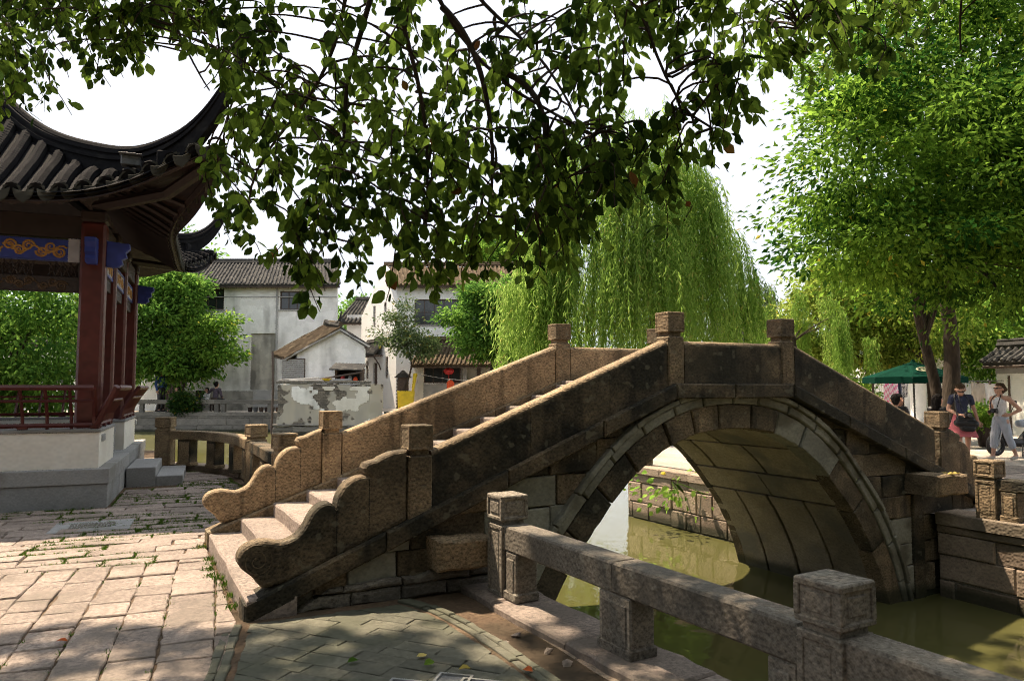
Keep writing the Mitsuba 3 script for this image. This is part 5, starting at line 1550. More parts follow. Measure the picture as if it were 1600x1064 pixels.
# grey-roofed house glimpsed between the willow and the yellow-green trees
gh = thing('far_gable_house', 'distant grey gabled house between the willow and the right-hand trees', 'house')
put(f'{gh}__wall', boxm((15.5, .1, -6), (20, 5.2, 0), 0, front(0, 55)), 'm_ruin')
tile_roof(gh, (15.2, 54.5, 5.1), (20.3, 54.5, 5.1), (16.3, 58, 7.6), (20.3, 58, 7.6), 'm_far_tile', .4, .09, seed=23)
tb_ = thing('stone_table', 'low pale stone table with a bench under the umbrella trees', 'table')
put(f'{tb_}__top', cbox((19.4, 31, .72), (22.4, 31.6, .82), .02), 'm_farstone'); put(f'{tb_}__leg', cbox((19.8, 31.1, .1), (20.1, 31.5, .72), .02), 'm_farstone'); put(f'{tb_}__leg', cbox((21.7, 31.1, .1), (22.0, 31.5, .72), .02), 'm_farstone')

# scooter
sc_ = thing('scooter', 'black parked motor scooter behind the woman in the white tank top', 'scooter')
SF = frame((10.85, 16.35, RB), (.97, .24, 0), (-.24, .97, 0), (0, 0, 1))
pt = lambda *p: SF(*[np.array(q, float) for q in p])


def wheel(x):
    th = np.linspace(0, 2 * np.pi, 25)
    k = put(f'{sc_}__wheel', tube(pt(x + .20 * np.cos(th), 0 * th, .25 + .20 * np.sin(th)), .05, 8, cap=False), 'm_black')
    put(f'{k}__rim', tube(pt(x + .14 * np.cos(th), 0 * th, .25 + .14 * np.sin(th)), .014, 6, cap=False), 'm_chrome')
    for i in range(5):
        a = i * 2 * np.pi / 5; put(f'{k}__spoke', tube(pt([x, x + .14 * math.cos(a)], [0, 0], [.25, .25 + .14 * math.sin(a)]), .012, 5), 'm_chrome')
    put(f'{k}__hub', tube(pt([x, x], [-.06, .06], [.25, .25]), .035, 10), 'm_iron')


wheel(0); wheel(1.22)
put(f'{sc_}__fork', join([tube(pt([0, .1, .2], [s, s, s * .6], [.25, .55, .85]), .018, 6) for s in (-.07, .07)]), 'm_chrome')
bm = hullify([((.05, 0, .55), .07, (.22, 0, .78), .13), ((.22, 0, .78), .12, (.28, 0, .35), .10), ((.28, 0, .30), .09, (.75, 0, .28), .10), ((.75, 0, .30), .12, (1.05, 0, .52), .15), ((1.05, 0, .52), .14, (1.42, 0, .62), .08), ((-.1, 0, .5), .05, (.18, 0, .5), .07)], .05, 6)
put(f'{sc_}__body', (pt(*bm.vertices.T), np.array(bm.faces)), 'm_black', smooth=True)
bm = hullify([((.68, 0, .72), .09, (1.3, 0, .76), .10)], .05, 3)
put(f'{sc_}__seat', (pt(*bm.vertices.T), np.array(bm.faces)), 'm_pale_blue', smooth=True)
put(f'{sc_}__handlebar', tube(pt([.25, .22, .25], [-.32, 0, .32], [.98, .93, .98]), .018, 6), 'm_iron')
bm = hullify([((.12, 0, .86), .08, (.24, 0, .95), .08)], .04, 3)
hk = put(f'{sc_}__headlight', (pt(*bm.vertices.T), np.array(bm.faces)), 'm_chrome', smooth=True)
for s in (-1, 1): put(f'{sc_}__mirror', join([tube(pt([.24, .26], [s * .2, s * .28], [.98, 1.16]), .008, 5), tube(pt([.25, .27], [s * .28, s * .28], [1.16, 1.24]), .045, 8)]), 'm_black')
put(f'{sc_}__stand', tube(pt([.62, .52], [-.12, -.2], [.25, .0]), .014, 5), 'm_iron')
OFFSCREEN = [(-6.8, -5.0, 4.2, 6.7, 6.1, 7.2, 100), (-4.8, -2.4, 4.4, 6.6, 6.2, 7.4, 125), (-2.6, -.2, 3.6, 6.9, 6.2, 7.4, 130), (-5.0, -2.6, 1.0, 4.2, 4.8, 6.4, 110), (-2.6, 1.0, .2, 3.2, 4.9, 6.4, 150), (1.0, 6.5, -1, 4.2, 5.2, 6.8, 230), (-3, 3.5, -4.5, 0, 4.6, 6.5, 150), (-.2, 2.8, 7.0, 9.6, 7.0, 8.2, 130)]  # unseen leaf clumps added for their shade, with gaps left for sun patches

# ------------------------------------------------------------------ trees and plants
def bark(name, c0, c1):
    def col(p, n, uv):
        m = fbm(p.x * 14, p.y * 14, p.z * 5, 3)
        return mix(c0, c1, m)
    scene[name] = {'type': 'twosided', 'bsdf': bumped({'type': 'principled', 'base_color': proc(col), 'roughness': .95, 'specular': .2}, lambda p, n, uv: fbm(p.x * 30, p.y * 30, p.z * 8, 2), .02)}


bark('m_bark', (.025, .02, .016), (.075, .06, .046)); bark('m_twig', (.02, .016, .013), (.055, .042, .032))
bark('m_limewash', (.5, .5, .48), (.72, .72, .7))


def leafmat(name, c0, c1, odd=(.30, .22, .02), odd_at=.97, trans=1.0, rough=.42, spec=.5):
    def col(p, n, uv):
        c = mix(c0, c1, dr.clip(uv.x, 0, 1))
        return mix(c, odd, dr.select(uv.y > odd_at, .85, 0.))
    scene[name] = {'type': 'principledthin', 'base_color': proc(col), 'roughness': rough, 'diff_trans': trans, 'eta': 1.4, 'spec_trans': 0.0}


leafmat('m_leaf_over', (.022, .045, .010), (.18, .29, .04), odd=(.16, .06, .02), odd_at=.996, trans=1.3, rough=.5)
leafmat('m_leaf_camphor', (.022, .075, .013), (.25, .42, .055), odd=(.5, .42, .06), odd_at=.99, trans=1.4, rough=.33)
leafmat('m_leaf_willow', (.19, .33, .06), (.48, .64, .17), odd=(.45, .45, .14), odd_at=.95, trans=1.4, rough=.5)
leafmat('m_leaf_green', (.06, .15, .03), (.21, .38, .07), odd=(.24, .34, .06), odd_at=.95, trans=1.3, rough=.5)
leafmat('m_leaf_lime', (.09, .20, .03), (.29, .46, .08), odd=(.4, .36, .06), odd_at=.985, trans=1.4, rough=.5)
leafmat('m_leaf_olive', (.11, .18, .03), (.37, .46, .09), odd=(.45, .38, .06), odd_at=.96, trans=1.4, rough=.5)
leafmat('m_leaf_grey', (.05, .085, .035), (.16, .22, .09), trans=.8, rough=.5)
leafmat('m_leaf_dark', (.015, .04, .012), (.05, .10, .02), trans=.7, rough=.4)
leafmat('m_fallen', (.40, .30, .06), (.55, .45, .16), odd=(.5, .08, .03), odd_at=.8, trans=.3)
leafmat('m_grass', (.04, .09, .012), (.13, .22, .03), trans=.8)

OVAL = (np.array([(0, 0, 0), (.30, -.40, .06), (.30, .40, .06), (.62, -.46, .07), (.62, .46, .07), (.86, -.2, .0), (.86, .2, .0), (1.0, 0, -.06), (.45, 0, 0.)]) * [1, 1, 1],
        np.array([[8, 0, 1], [8, 1, 3], [8, 3, 5], [8, 5, 7], [8, 7, 6], [8, 6, 4], [8, 4, 2], [8, 2, 0]]))
RHOMB = (np.array([(0, 0, 0), (.45, -.5, .05), (1, 0, -.05), (.45, .5, .05)], float), np.array([[0, 1, 2], [0, 2, 3]]))


def unit(v): return v / (np.linalg.norm(v, axis=-1, keepdims=True) + 1e-12)


def leaf_arrays(P, D, size, aspect, tmpl, g, up=None, flat=.6):
    """leaves at P pointing along D; blade normals lean upwards by flat"""
    n = len(P)
    D = unit(D)
    N_ = g.normal(0, 1, (n, 3)); N_[:, 2] = np.abs(N_[:, 2]) * .6 + flat
    N_ = unit(N_ - D * (N_ * D).sum(1, keepdims=True))
    S = np.cross(N_, D)
    size = np.broadcast_to(size, (n,))
    V0, F0 = tmpl
    V = P[:, None] + size[:, None, None] * (V0[None, :, :1] * D[:, None] + aspect * V0[None, :, 1:2] * S[:, None] + (V0[None, :, 2:3] * g.uniform(-.3, 2.8, n)[:, None, None]) * N_[:, None])
    F = F0[None] + (np.arange(n) * len(V0))[:, None, None]
    return V, F


def leaves_mesh(P, D, size, aspect, tmpl, tone, g, flat=.6):
    V, F = leaf_arrays(P, D, size, aspect, tmpl, g, flat=flat)
    k = V.shape[1]
    uv = np.repeat(np.column_stack([tone, g.random(len(P))]), k, 0)
    return (V.reshape(-1, 3), F.reshape(-1, 3)), uv


def crown_points(blobs, n_clumps, per, sig, g, shell=.55, droop=.3, zf=.62):
    """leaf positions in clumps spread through ellipsoids"""
    w = np.array([b[2] if len(b) > 2 else np.prod(b[1]) ** .67 for b in blobs], float); w /= w.sum()
    which = g.choice(len(blobs), n_clumps, p=w)
    c = np.array([blobs[i][0] for i in which], float); r = np.array([blobs[i][1] for i in which], float)
    d = unit(g.normal(0, 1, (n_clumps, 3)))
    rad = shell + (1.05 - shell) * g.random(n_clumps) ** .6
    rad = rad * (1 + .16 * g.normal(0, 1, n_clumps))
    cc = c + d * r * rad[:, None]
    m = (per * (.5 + g.random(n_clumps))).astype(int)
    idx = np.repeat(np.arange(n_clumps), m)
    s = sig * (.6 + .8 * g.random(n_clumps))
    off = g.normal(0, 1, (len(idx), 3)) * s[idx][:, None] * [1, 1, zf]
    P = cc[idx] + off
    D = unit(off) * .8 + d[idx] * .5 + g.normal(0, .45, off.shape) - [0, 0, droop]
    tone = np.clip(.5 + .28 * g.normal(0, 1, n_clumps)[idx] + .22 * g.normal(0, 1, len(idx)), 0, 1)
    return P, D, tone, cc


def limbs_to(k, base, targets, r0, g, mat='m_bark', nm='limb', sag=.15, n=9):
    for t in targets:
        base_, t = np.array(base, float), np.array(t, float)
        mid = base_ * .5 + t * .5 + g.normal(0, .12, 3) * np.linalg.norm(t - base_) * .5 + [0, 0, sag * np.linalg.norm(t - base_)]
        p = spline([base_, mid, t], n)
        put(f'{k}__{nm}', tube(p, np.linspace(r0, r0 * .2, n), 6), mat, tone=.5)


def tree(name, label, trunk, blobs, n_clumps, per, sig, size, mat, seed, r0=.15, aspect=.5, tmpl=RHOMB, group=None, droop=.3, shell=.55, limbs=7, flat=.6, trunk_mat='m_bark'):
    g = np.random.default_rng(seed)
    k = thing(name, label, 'tree', group)
    tp = spline(trunk, 14); f = np.linspace(0, 1, 14)
    put(f'{k}__trunk', tube(tp, r0 * (1 - .55 * f) * (1 + .35 * np.exp(-f * 12)), 10), trunk_mat, smooth=True, tone=.5)
    P, D, tone, cc = crown_points(blobs, n_clumps, per, sig, g, shell, droop)
    m, uv = leaves_mesh(P, D, size * (.7 + .6 * g.random(len(P))), aspect, tmpl, tone, g, flat)
    put(f'{k}__crown', m, mat, uv=uv, kind='stuff')
    tg = cc[g.choice(len(cc), limbs, replace=False)]
    limbs_to(k, tp[-2], tg, r0 * .42, g)
    return k


# trees on the left
tree('broadleaf_tree', 'green leafy tree standing between the pavilion columns and the old house', [(-21.2, 43.6, .2), (-21.1, 43.6, 2.0), (-21.3, 43.7, 4.5)], [((-21.4, 43.4, 5.6), (2.5, 1.8, 3.1)), ((-20.9, 43.2, 3.4), (2.6, 1.6, 1.5)), ((-20.6, 43.5, 7.4), (1.7, 1.5, 1.4))], 330, 75, .34, .30, 'm_leaf_green', 51, .16)
tree('maple_tree', 'light green young tree spreading in front of the old house wall', [(-19.9, 43.3, .2), (-19.6, 43.3, 1.8), (-19.0, 43.2, 3.4)], [((-18.2, 43.0, 5.0), (1.9, 1.4, 1.5)), ((-17.4, 42.8, 4.0), (1.5, 1.2, .8)), ((-19.4, 43, 3.7), (2.0, 1.4, 1.1)), ((-18.9, 43, 6.3), (1.0, .9, .6)), ((-16.9, 42.8, 3.5), (.9, .9, .35)), ((-17.3, 42.8, 5.6), (.9, .8, .3))], 120, 62, .27, .25, 'm_leaf_lime', 52, .10, shell=.3)
tree('broadleaf_tree', 'drooping leafy tree filling the pavilion opening left of the front column', [(-13.2, 19.4, 0), (-13.2, 19.4, 1.2), (-13.4, 19.6, 2.5)], [((-13.4, 19.6, 2.7), (1.9, 1.5, 1.6)), ((-12.2, 19.4, 1.7), (1.2, 1.0, .9)), ((-14.6, 19.8, 2.1), (1.5, 1.2, 1.3)), ((-13.0, 19.8, 4.2), (2.2, 1.4, .9))], 260, 60, .26, .17, 'm_leaf_green', 53, .11, droop=.6)
tree('broadleaf_tree', 'leafy tree at the far left edge behind the pavilion rail', [(-16.8, 20.6, 0), (-16.8, 20.6, 1.2), (-16.6, 20.6, 2.8)], [((-16.6, 20.6, 2.9), (2.2, 1.5, 1.9)), ((-15.4, 20.3, 1.5), (1.2, 1., .8))], 190, 60, .26, .17, 'm_leaf_green', 54, .11, droop=.6)
tree('broadleaf_tree', 'tall darker tree behind the low grey tiled house at the left', [(-27.5, 53, .2), (-27.5, 53, 4), (-27.2, 53, 7)], [((-27, 53, 9), (4.5, 3, 4))], 260, 60, .45, .36, 'm_leaf_green', 55, .2)
k = thing('bush', 'dark green bush overhanging the far canal wall left of the stone rail', 'bush')
g = np.random.default_rng(56)
P, D, tone, _ = crown_points([((-20.0 + .9, 42.3, .75), (.85, .5, .65))], 50, 60, .16, g, .2)
m, uv = leaves_mesh(P, D, .16 * (.7 + .6 * g.random(len(P))), .5, RHOMB, tone, g); put(f'{k}__foliage', m, 'm_leaf_dark', uv=uv, kind='stuff')
limbs_to(k, (-19.1, 42.5, .25), [(-19.5, 42.3, .9), (-18.8, 42.2, 1.0)], .03, g, 'm_twig', 'stem')
# middle
# unseen trees added around the camera to darken the near bank and bridge
for i, (x, y, lab) in enumerate(((-7.5, -8, 'added dark shade tree left behind the viewpoint, outside the picture'), (0.5, -10, 'added dark shade tree straight behind the viewpoint, outside the picture'), (8, -7, 'added dark shade tree right behind the viewpoint beside the canal, outside the picture'), (12.5, 3.5, 'added dark shade tree on the right bank beside the viewpoint, outside the picture'), (15, -5, 'added dark shade tree on the right bank further back, outside the picture'), (-13, -3, 'added dark shade tree far left behind the viewpoint, outside the picture'))):
    tree('added_shade_tree', lab, [(x, y, 0), (x, y, 2), (x + .2, y, 4.5)], [((x, y, 5.2), (4.6, 2.8, 4.6)), ((x, y, 2.6), (4.2, 2.2, 2.0))], 330, 26, .5, .50, 'm_leaf_dark', 100 + i, .22)
tree('slender_tree', 'small grey-green tree with a leaning trunk in front of the white house', [(-7.0, 45.2, .25), (-6.85, 45.2, 1.3), (-6.35, 45.2, 2.6), (-6.6, 45.2, 4.0)], [((-7.2, 45.1, 5.1), (1.3, 1.1, 1.3)), ((-6.3, 45.0, 4.4), (1.7, 1.1, .9)), ((-5.2, 45.0, 4.3), (.8, .8, .7)), ((-6.7, 45, 6.6), (.7, .7, .7))], 85, 48, .25, .20, 'm_leaf_grey', 57, .09, shell=.3)
tree('round_tree', 'dense round-headed tree in front of the lower tile roof', [(-1.2, 43.6, .25), (-1.2, 43.6, 2.2), (-1.0, 43.6, 4.2)], [((-2.1, 43.4, 5.8), (1.7, 1.5, 1.7)), ((.2, 43.4, 5.5), (1.7, 1.5, 1.9)), ((-.9, 43.4, 7.0), (1.5, 1.4, 1.0)), ((-1.1, 43.2, 4.4), (1.9, 1.3, .9))], 330, 70, .30, .25, 'm_leaf_green', 58, .24)
tree('broadleaf_tree', 'bright leafy tree rising behind the white house roof', [(-.8, 56, .3), (-1.1, 56, 6), (-.6, 56, 10)], [((-1.5, 56, 11.0), (3.2, 2.4, 3.0)), ((1.6, 56, 9.0), (3.0, 2.4, 2.6)), ((2.5, 56, 12.5), (2.4, 2.2, 1.8))], 330, 60, .42, .34, 'm_leaf_lime', 59, .28, shell=.35)
tree('broadleaf_tree', 'distant pale green tree in the gap between the old house and the white house', [(-17.4, 82, .2), (-17.4, 82, 4), (-17.2, 82, 7)], [((-17.2, 82, 8.5), (4.0, 3, 3.2)), ((-16, 82, 5.5), (3.5, 3, 2.5))], 200, 50, .5, .45, 'm_leaf_green', 60, .25)


# willows
def willow(label, trunk, crown, n_str, seed, mat='m_leaf_willow', zlow=(1.6, 3.4), leaf=.15, r0=.28, spacing=.068, group=None):
    g = np.random.default_rng(seed)
    k = thing('willow_tree', label, 'tree', group)
    tp = spline(trunk, 12)
    put(f'{k}__trunk', tube(tp, np.linspace(r0, r0 * .5, 12), 10), 'm_bark', smooth=True, tone=.5)
    (cx, cy, cz), (rx, ry, rz) = crown
    Ps, Ds, Ts, st = [], [], [], []
    nb = max(12, n_str // 26)
    for bnd in range(nb):
        a0 = g.random() * 2 * np.pi; r0_ = math.sqrt(g.random()); tb = .5 + .2 * g.normal(); lb = .6 + .5 * g.random(); hb = .5 + .5 * g.random()
        bx, by = r0_ * math.cos(a0) + g.normal(0, .05), r0_ * math.sin(a0)
        for i in range(26):
            x_, y_ = bx + g.normal(0, .075), by + g.normal(0, .09)
            r = min(1.12, math.hypot(x_, y_)); a = math.atan2(y_, x_)
            x, y = cx + rx * x_, cy + ry * y_
            ztop = cz + rz * max(.05, 1 - min(r, 1.0) ** 1.9) ** .85 * (.72 + .32 * hb + .1 * g.normal())
            zl = zlow[0] + (zlow[1] - zlow[0]) * g.random()
            L = max(.7, (ztop - zl) * min(1.05, lb * (.75 + .4 * g.random())))
            out = np.array([math.cos(a), math.sin(a), 0]) * (.2 + .4 * g.random()) * L * .22
            n = int(L / spacing); t = np.linspace(0, 1, n)
            sw = g.normal(0, .07, 2)
            p = np.array([x, y, ztop]) + np.outer(np.sqrt(t), out) + np.outer(t * t, [sw[0] * L, sw[1] * L, 0]) - np.outer(t ** 1.08, [0, 0, L])
            p += g.normal(0, .035, p.shape)
            Ps.append(p); Ts.append(np.clip(tb + .07 * g.normal() + .18 * g.normal(0, 1, n), 0, 1))
            Ds.append(np.column_stack([g.normal(0, .5, n), g.normal(0, .5, n), np.full(n, -.85)]))
            st.append(p[::6])
    P, D, T = np.vstack(Ps), np.vstack(Ds), np.concatenate(Ts)
    m, uv = leaves_mesh(P, D, leaf * (.7 + .6 * g.random(len(P))), .17, RHOMB, T, g, .1)
    put(f'{k}__hanging_leaves', m, mat, uv=uv, kind='stuff')
    put(f'{k}__withies', join([tube(s, .008, 3, cap=False) for s in st if len(s) > 2]), 'm_leaf_willow', tone=.3, kind='stuff')
    limbs_to(k, tp[-2], [(cx + rx * .7 * math.cos(a), cy + ry * .7 * math.sin(a), cz + rz * (.28 + .16 * (i % 2))) for i, a in enumerate(np.arange(6) * 1.05)], r0 * .26, g, sag=.05)
    return k


willow('great weeping willow with bright hanging branches behind the middle of the bridge', [(5.0, 23.0, .1), (4.8, 23.0, 2.5), (4.2, 22.9, 5.2)], ((3.8, 22.6, 4.3), (3.95, 3.3, 5.9)), 1450, 61, leaf=.20)
willow('smaller pale weeping willow behind the right-hand post on the bridge crest', [(10.2, 25.5, .1), (10.1, 25.5, 2), (9.9, 25.5, 3.6)], ((10.2, 25.2, 3.2), (1.9, 1.6, 2.0)), 170, 62, zlow=(.9, 2.2), r0=.14)
willow('faint grey-green willow far behind, right of the great willow', [(15.0, 44, .1), (15, 44, 4), (14.8, 44, 6.5)], ((14.8, 44, 5), (1.9, 1.8, 3.6)), 150, 63, 'm_leaf_grey', zlow=(1.5, 3.5), leaf=.28, r0=.2, spacing=.11)

# right bank
tree('broadleaf_tree', 'yellow-green small-leaved tree with arching limbs behind the right stair', [(13.4, 28, .1), (13.5, 28, 1.2), (13.9, 28, 2.6)], [((11.8, 27.6, 4.0), (2.3, 1.8, 1.5)), ((14.4, 27.6, 4.6), (2.4, 1.8, 1.6)), ((13.0, 27.5, 2.9), (2.3, 1.5, .7)), ((12.4, 27.5, 5.5), (1.7, 1.4, .9))], 300, 70, .27, .18, 'm_leaf_olive', 64, .17, limbs=9, shell=.35)
tree('broadleaf_tree', 'olive green tree filling the gap left of the leaning trunk', [(16.0, 30, .1), (16.1, 30, 1.5), (16.3, 30, 3.2)], [((16.2, 29.8, 4.3), (2.4, 1.8, 1.7)), ((17.6, 30, 3.3), (1.8, 1.6, 1.2)), ((15.8, 30, 5.9), (2.2, 1.7, 1.2))], 220, 65, .28, .2, 'm_leaf_lime', 65, .16, shell=.35)
tree('broadleaf_tree', 'light green tree above the laundry, left of the white garden wall', [(18.6, 27.4, .1), (18.4, 27.4, 1.4), (18.0, 27.4, 2.6)], [((17.5, 26.6, 3.1), (1.5, 1.2, 1.4)), ((18.6, 27.2, 4.2), (1.9, 1.4, 1.3))], 190, 65, .26, .17, 'm_leaf_lime', 66, .12, shell=.35)
tree('broadleaf_tree', 'dark leafy tree at the right edge behind the tiled gatehouse', [(23, 32, .1), (23, 32, 3), (22.5, 32, 5)], [((22.5, 32, 6.0), (3.6, 2.5, 3))], 260, 60, .4, .26, 'm_leaf_green', 67, .2)
k = thing('potted_shrub', 'round green shrub in a pot between the two women', 'shrub')
g = np.random.default_rng(68)
P, D, tone, _ = crown_points([((12.4, 19.0, .92), (.34, .3, .3))], 60, 60, .09, g, .3)
m, uv = leaves_mesh(P, D, .085 * (.7 + .6 * g.random(len(P))), .5, RHOMB, tone, g); put(f'{k}__foliage', m, 'm_leaf_lime', uv=uv, kind='stuff')
put(f'{k}__pot', lathe([(0, 0), (.2, 0), (.27, .5), (.24, .5), (.18, .06), (0, .06)], 18, (12.4, 19.0, RB)), 'm_red_wood', smooth=True)
k = thing('garden_bush', 'leafy bush at the foot of the trees left of the checked laundry', 'bush')
P, D, tone, _ = crown_points([((11.9, 25.4, 1.2), (.8, .7, .7))], 70, 60, .18, g, .3)
m, uv = leaves_mesh(P, D, .14 * (.7 + .6 * g.random(len(P))), .5, RHOMB, tone, g); put(f'{k}__foliage', m, 'm_leaf_lime', uv=uv, kind='stuff')
limbs_to(k, (11.9, 25.4, .1), [(11.6, 25.2, 1.2), (12.2, 25.5, 1.3)], .03, g, 'm_twig', 'stem')

# the big camphor on the right bank
cam = thing('camphor_tree', 'big glossy-leaved tree with whitewashed trunk foot, its crown filling the upper right', 'tree')
g = np.random.default_rng(70)
tp = spline([(11.45, 18.9, .1), (11.42, 18.9, 1.2), (11.5, 18.9, 2.6), (11.2, 18.6, 4.2), (10.8, 18.0, 6.0)], 18); f = np.linspace(0, 1, 18)
put(f'{cam}__trunk', tube(tp, .235 * (1 - .5 * f) * (1 + .25 * np.exp(-f * 14)), 14), 'm_bark', smooth=True, tone=.5)
put(f'{cam}__limewash', tube([(11.45, 18.9, .1), (11.435, 18.9, .45), (11.425, 18.9, .80)], [.302, .262, .243], 14, cap=False), 'm_limewash', smooth=True)
put(f'{cam}__fork', tube(spline([(11.42, 19.4, .1), (11.36, 19.4, 1.5), (11.12, 19.4, 2.7), (10.5, 18.8, 4.6)], 14), np.linspace(.17, .09, 14), 10), 'm_bark', smooth=True, tone=.5)
blobs = [((8.6, 15.2, 6.6), (2.9, 2.8, 2.6)), ((10.8, 15.5, 8.6), (3.4, 3.0, 2.6)), ((7.9, 14.6, 4.6), (2.0, 2.0, 1.1)), ((11.6, 15.0, 5.6), (3.0, 2.6, 2.3)), ((9.7, 14.6, 4.2), (2.0, 1.8, 1.2)), ((13.2, 15.5, 7.5), (3.0, 3, 3.4)), ((11.9, 13.2, 3.6), (1.7, 1.5, 1.2)), ((9.2, 16, 9.6), (2.2, 2.4, 1.6)), ((6.9, 14.6, 6.2), (1.5, 1.5, 1.8))]
P, D, tone, cc = crown_points(blobs, 820, 112, .33, g, .40, .35, .42)
m, uv = leaves_mesh(P, D, 0.17 * (.6 + .6 * g.random(len(P))), .45, RHOMB, tone, g, .5)
put(f'{cam}__crown', m, 'm_leaf_camphor', uv=uv, kind='stuff')
limbs_to(cam, tp[-4], cc[g.choice(len(cc), 16, replace=False)], .10, g, sag=.1)
limbs_to(cam, (10.5, 18.8, 4.6), [(8.2, 15.5, 5.2), (7.2, 15, 6.3), (9.0, 14.8, 4.2), (8.6, 16, 7.4)], .07, g, sag=.08)
tree('street_tree', 'slim dark trunk of a tree standing behind the big whitewashed trunk', [(12.55, 21.6, .1), (12.5, 21.6, 1.6), (12.3, 21.5, 3.4)], [((12.4, 21.5, 5.4), (2.2, 1.8, 1.6))], 120, 55, .3, .16, 'm_leaf_camphor', 71, .16)
tree('street_tree', 'white-painted trunk of a small tree beyond the umbrella pole', [(14.9, 25.8, .1), (14.9, 25.8, 1.2), (14.9, 25.9, 2.6)], [((14.9, 26, 4.0), (1.6, 1.4, 1.2))], 100, 55, .28, .16, 'm_leaf_olive', 72, .2, trunk_mat='m_limewash')

# ---- the tree overhead: its trunk stands behind the camera, its branches hang into the picture
ov = thing('overhanging_tree', 'tree overhead whose dark drooping leafy branches fill the top of the view', 'tree')
g = np.random.default_rng(80)
put(f'{ov}__trunk', tube(spline([(2.6, -2.8, 0), (2.5, -2.7, 1.6), (2.1, -2.3, 3.4), (1.4, -.8, 4.9)], 16), np.linspace(.30, .16, 16), 12), 'm_bark', smooth=True, tone=.5)
LIMBS = [[(1.4, -.8, 4.9), (.2, 1.6, 5.2), (-.5, 3.2, 4.6), (-.4, 4.0, 3.82), (-.22, 4.02, 3.56), (0, 4.0, 3.34), (.25, 4.05, 3.21), (.47, 4.1, 3.11)],
         [(.2, 1.6, 5.2), (-.5, 3.0, 4.9), (-.73, 3.8, 4.2), (-.82, 4.0, 3.82), (-.92, 4.05, 3.52), (-.97, 4.1, 3.26), (-1.0, 4.2, 2.97), (-1.15, 4.3, 2.64)],
         [(-.5, 3.2, 4.6), (-.43, 4.1, 4.3), (-.16, 4.3, 3.99), (.12, 4.35, 3.74), (.31, 4.4, 3.5), (.42, 4.4, 3.26)],
         [(-.5, 3.0, 4.9), (-.95, 4.1, 4.3), (-1.1, 4.3, 3.7), (-1.29, 4.4, 3.42), (-1.55, 4.5, 3.14), (-1.7, 4.6, 2.83)],
         [(.2, 1.6, 5.2), (.6, 3.2, 4.5), (.73, 3.8, 3.61), (.83, 3.8, 3.32), (.95, 3.78, 3.11), (1.06, 3.75, 3.02)],
         [(-.45, 3.6, 4.2), (-.64, 3.9, 3.88), (-.53, 3.95, 3.37), (-.48, 4.0, 3.0), (-.49, 4.05, 2.6)],
         [(-.4, 4.0, 3.82), (-.2, 4.0, 3.5), (-.14, 4.0, 3.26), (-.11, 4.0, 2.93), (-.14, 4.0, 2.56)],
         [(-.1, 4.0, 3.45), (.11, 3.95, 3.3), (.18, 3.9, 3.08), (.14, 3.9, 2.72), (.17, 3.9, 2.45)],
         [(1.4, -.8, 4.9), (-1.5, 2.4, 5.8), (-3.2, 4.6, 5.6), (-4.2, 5.6, 5.0), (-4.6, 6.0, 4.6)], [(-3.2, 4.6, 5.6), (-2.8, 5.2, 5.0), (-2.6, 5.5, 4.4), (-2.4, 5.6, 4.0)], [(-1.5, 2.4, 5.8), (-4.0, 4.2, 6.2), (-6.0, 5.4, 6.0)], [(-1.5, 2.4, 5.8), (-1.9, 4.0, 5.4), (-2.1, 4.9, 4.4), (-2.0, 5.0, 3.6)],
         [(1.4, -.8, 4.9), (2.0, 2.4, 5.0), (1.9, 4.0, 4.3), (1.8, 4.4, 3.9)], [(2.0, 2.4, 5.0), (2.8, 4.0, 4.7), (2.9, 4.5, 4.2), (3.0, 4.7, 3.9)]]
limb_pts = []
for i, L in enumerate(LIMBS):
    p = spline(L, 28); r = np.linspace(.07 if L[0] == (1.4, -.8, 4.9) else .02, .006, 28) if i not in (0, 1) else np.linspace(.075, .007, 28) ** 1.0
    if i in (0, 1): r = np.interp(np.linspace(0, 1, 28), [0, .45, .6, 1], [.07, .027, .019, .007])
    put(f'{ov}__limb', tube(p, r, 7), 'm_twig', tone=.5)
    limb_pts.append(p[6:])
limb_pts = np.vstack(limb_pts)
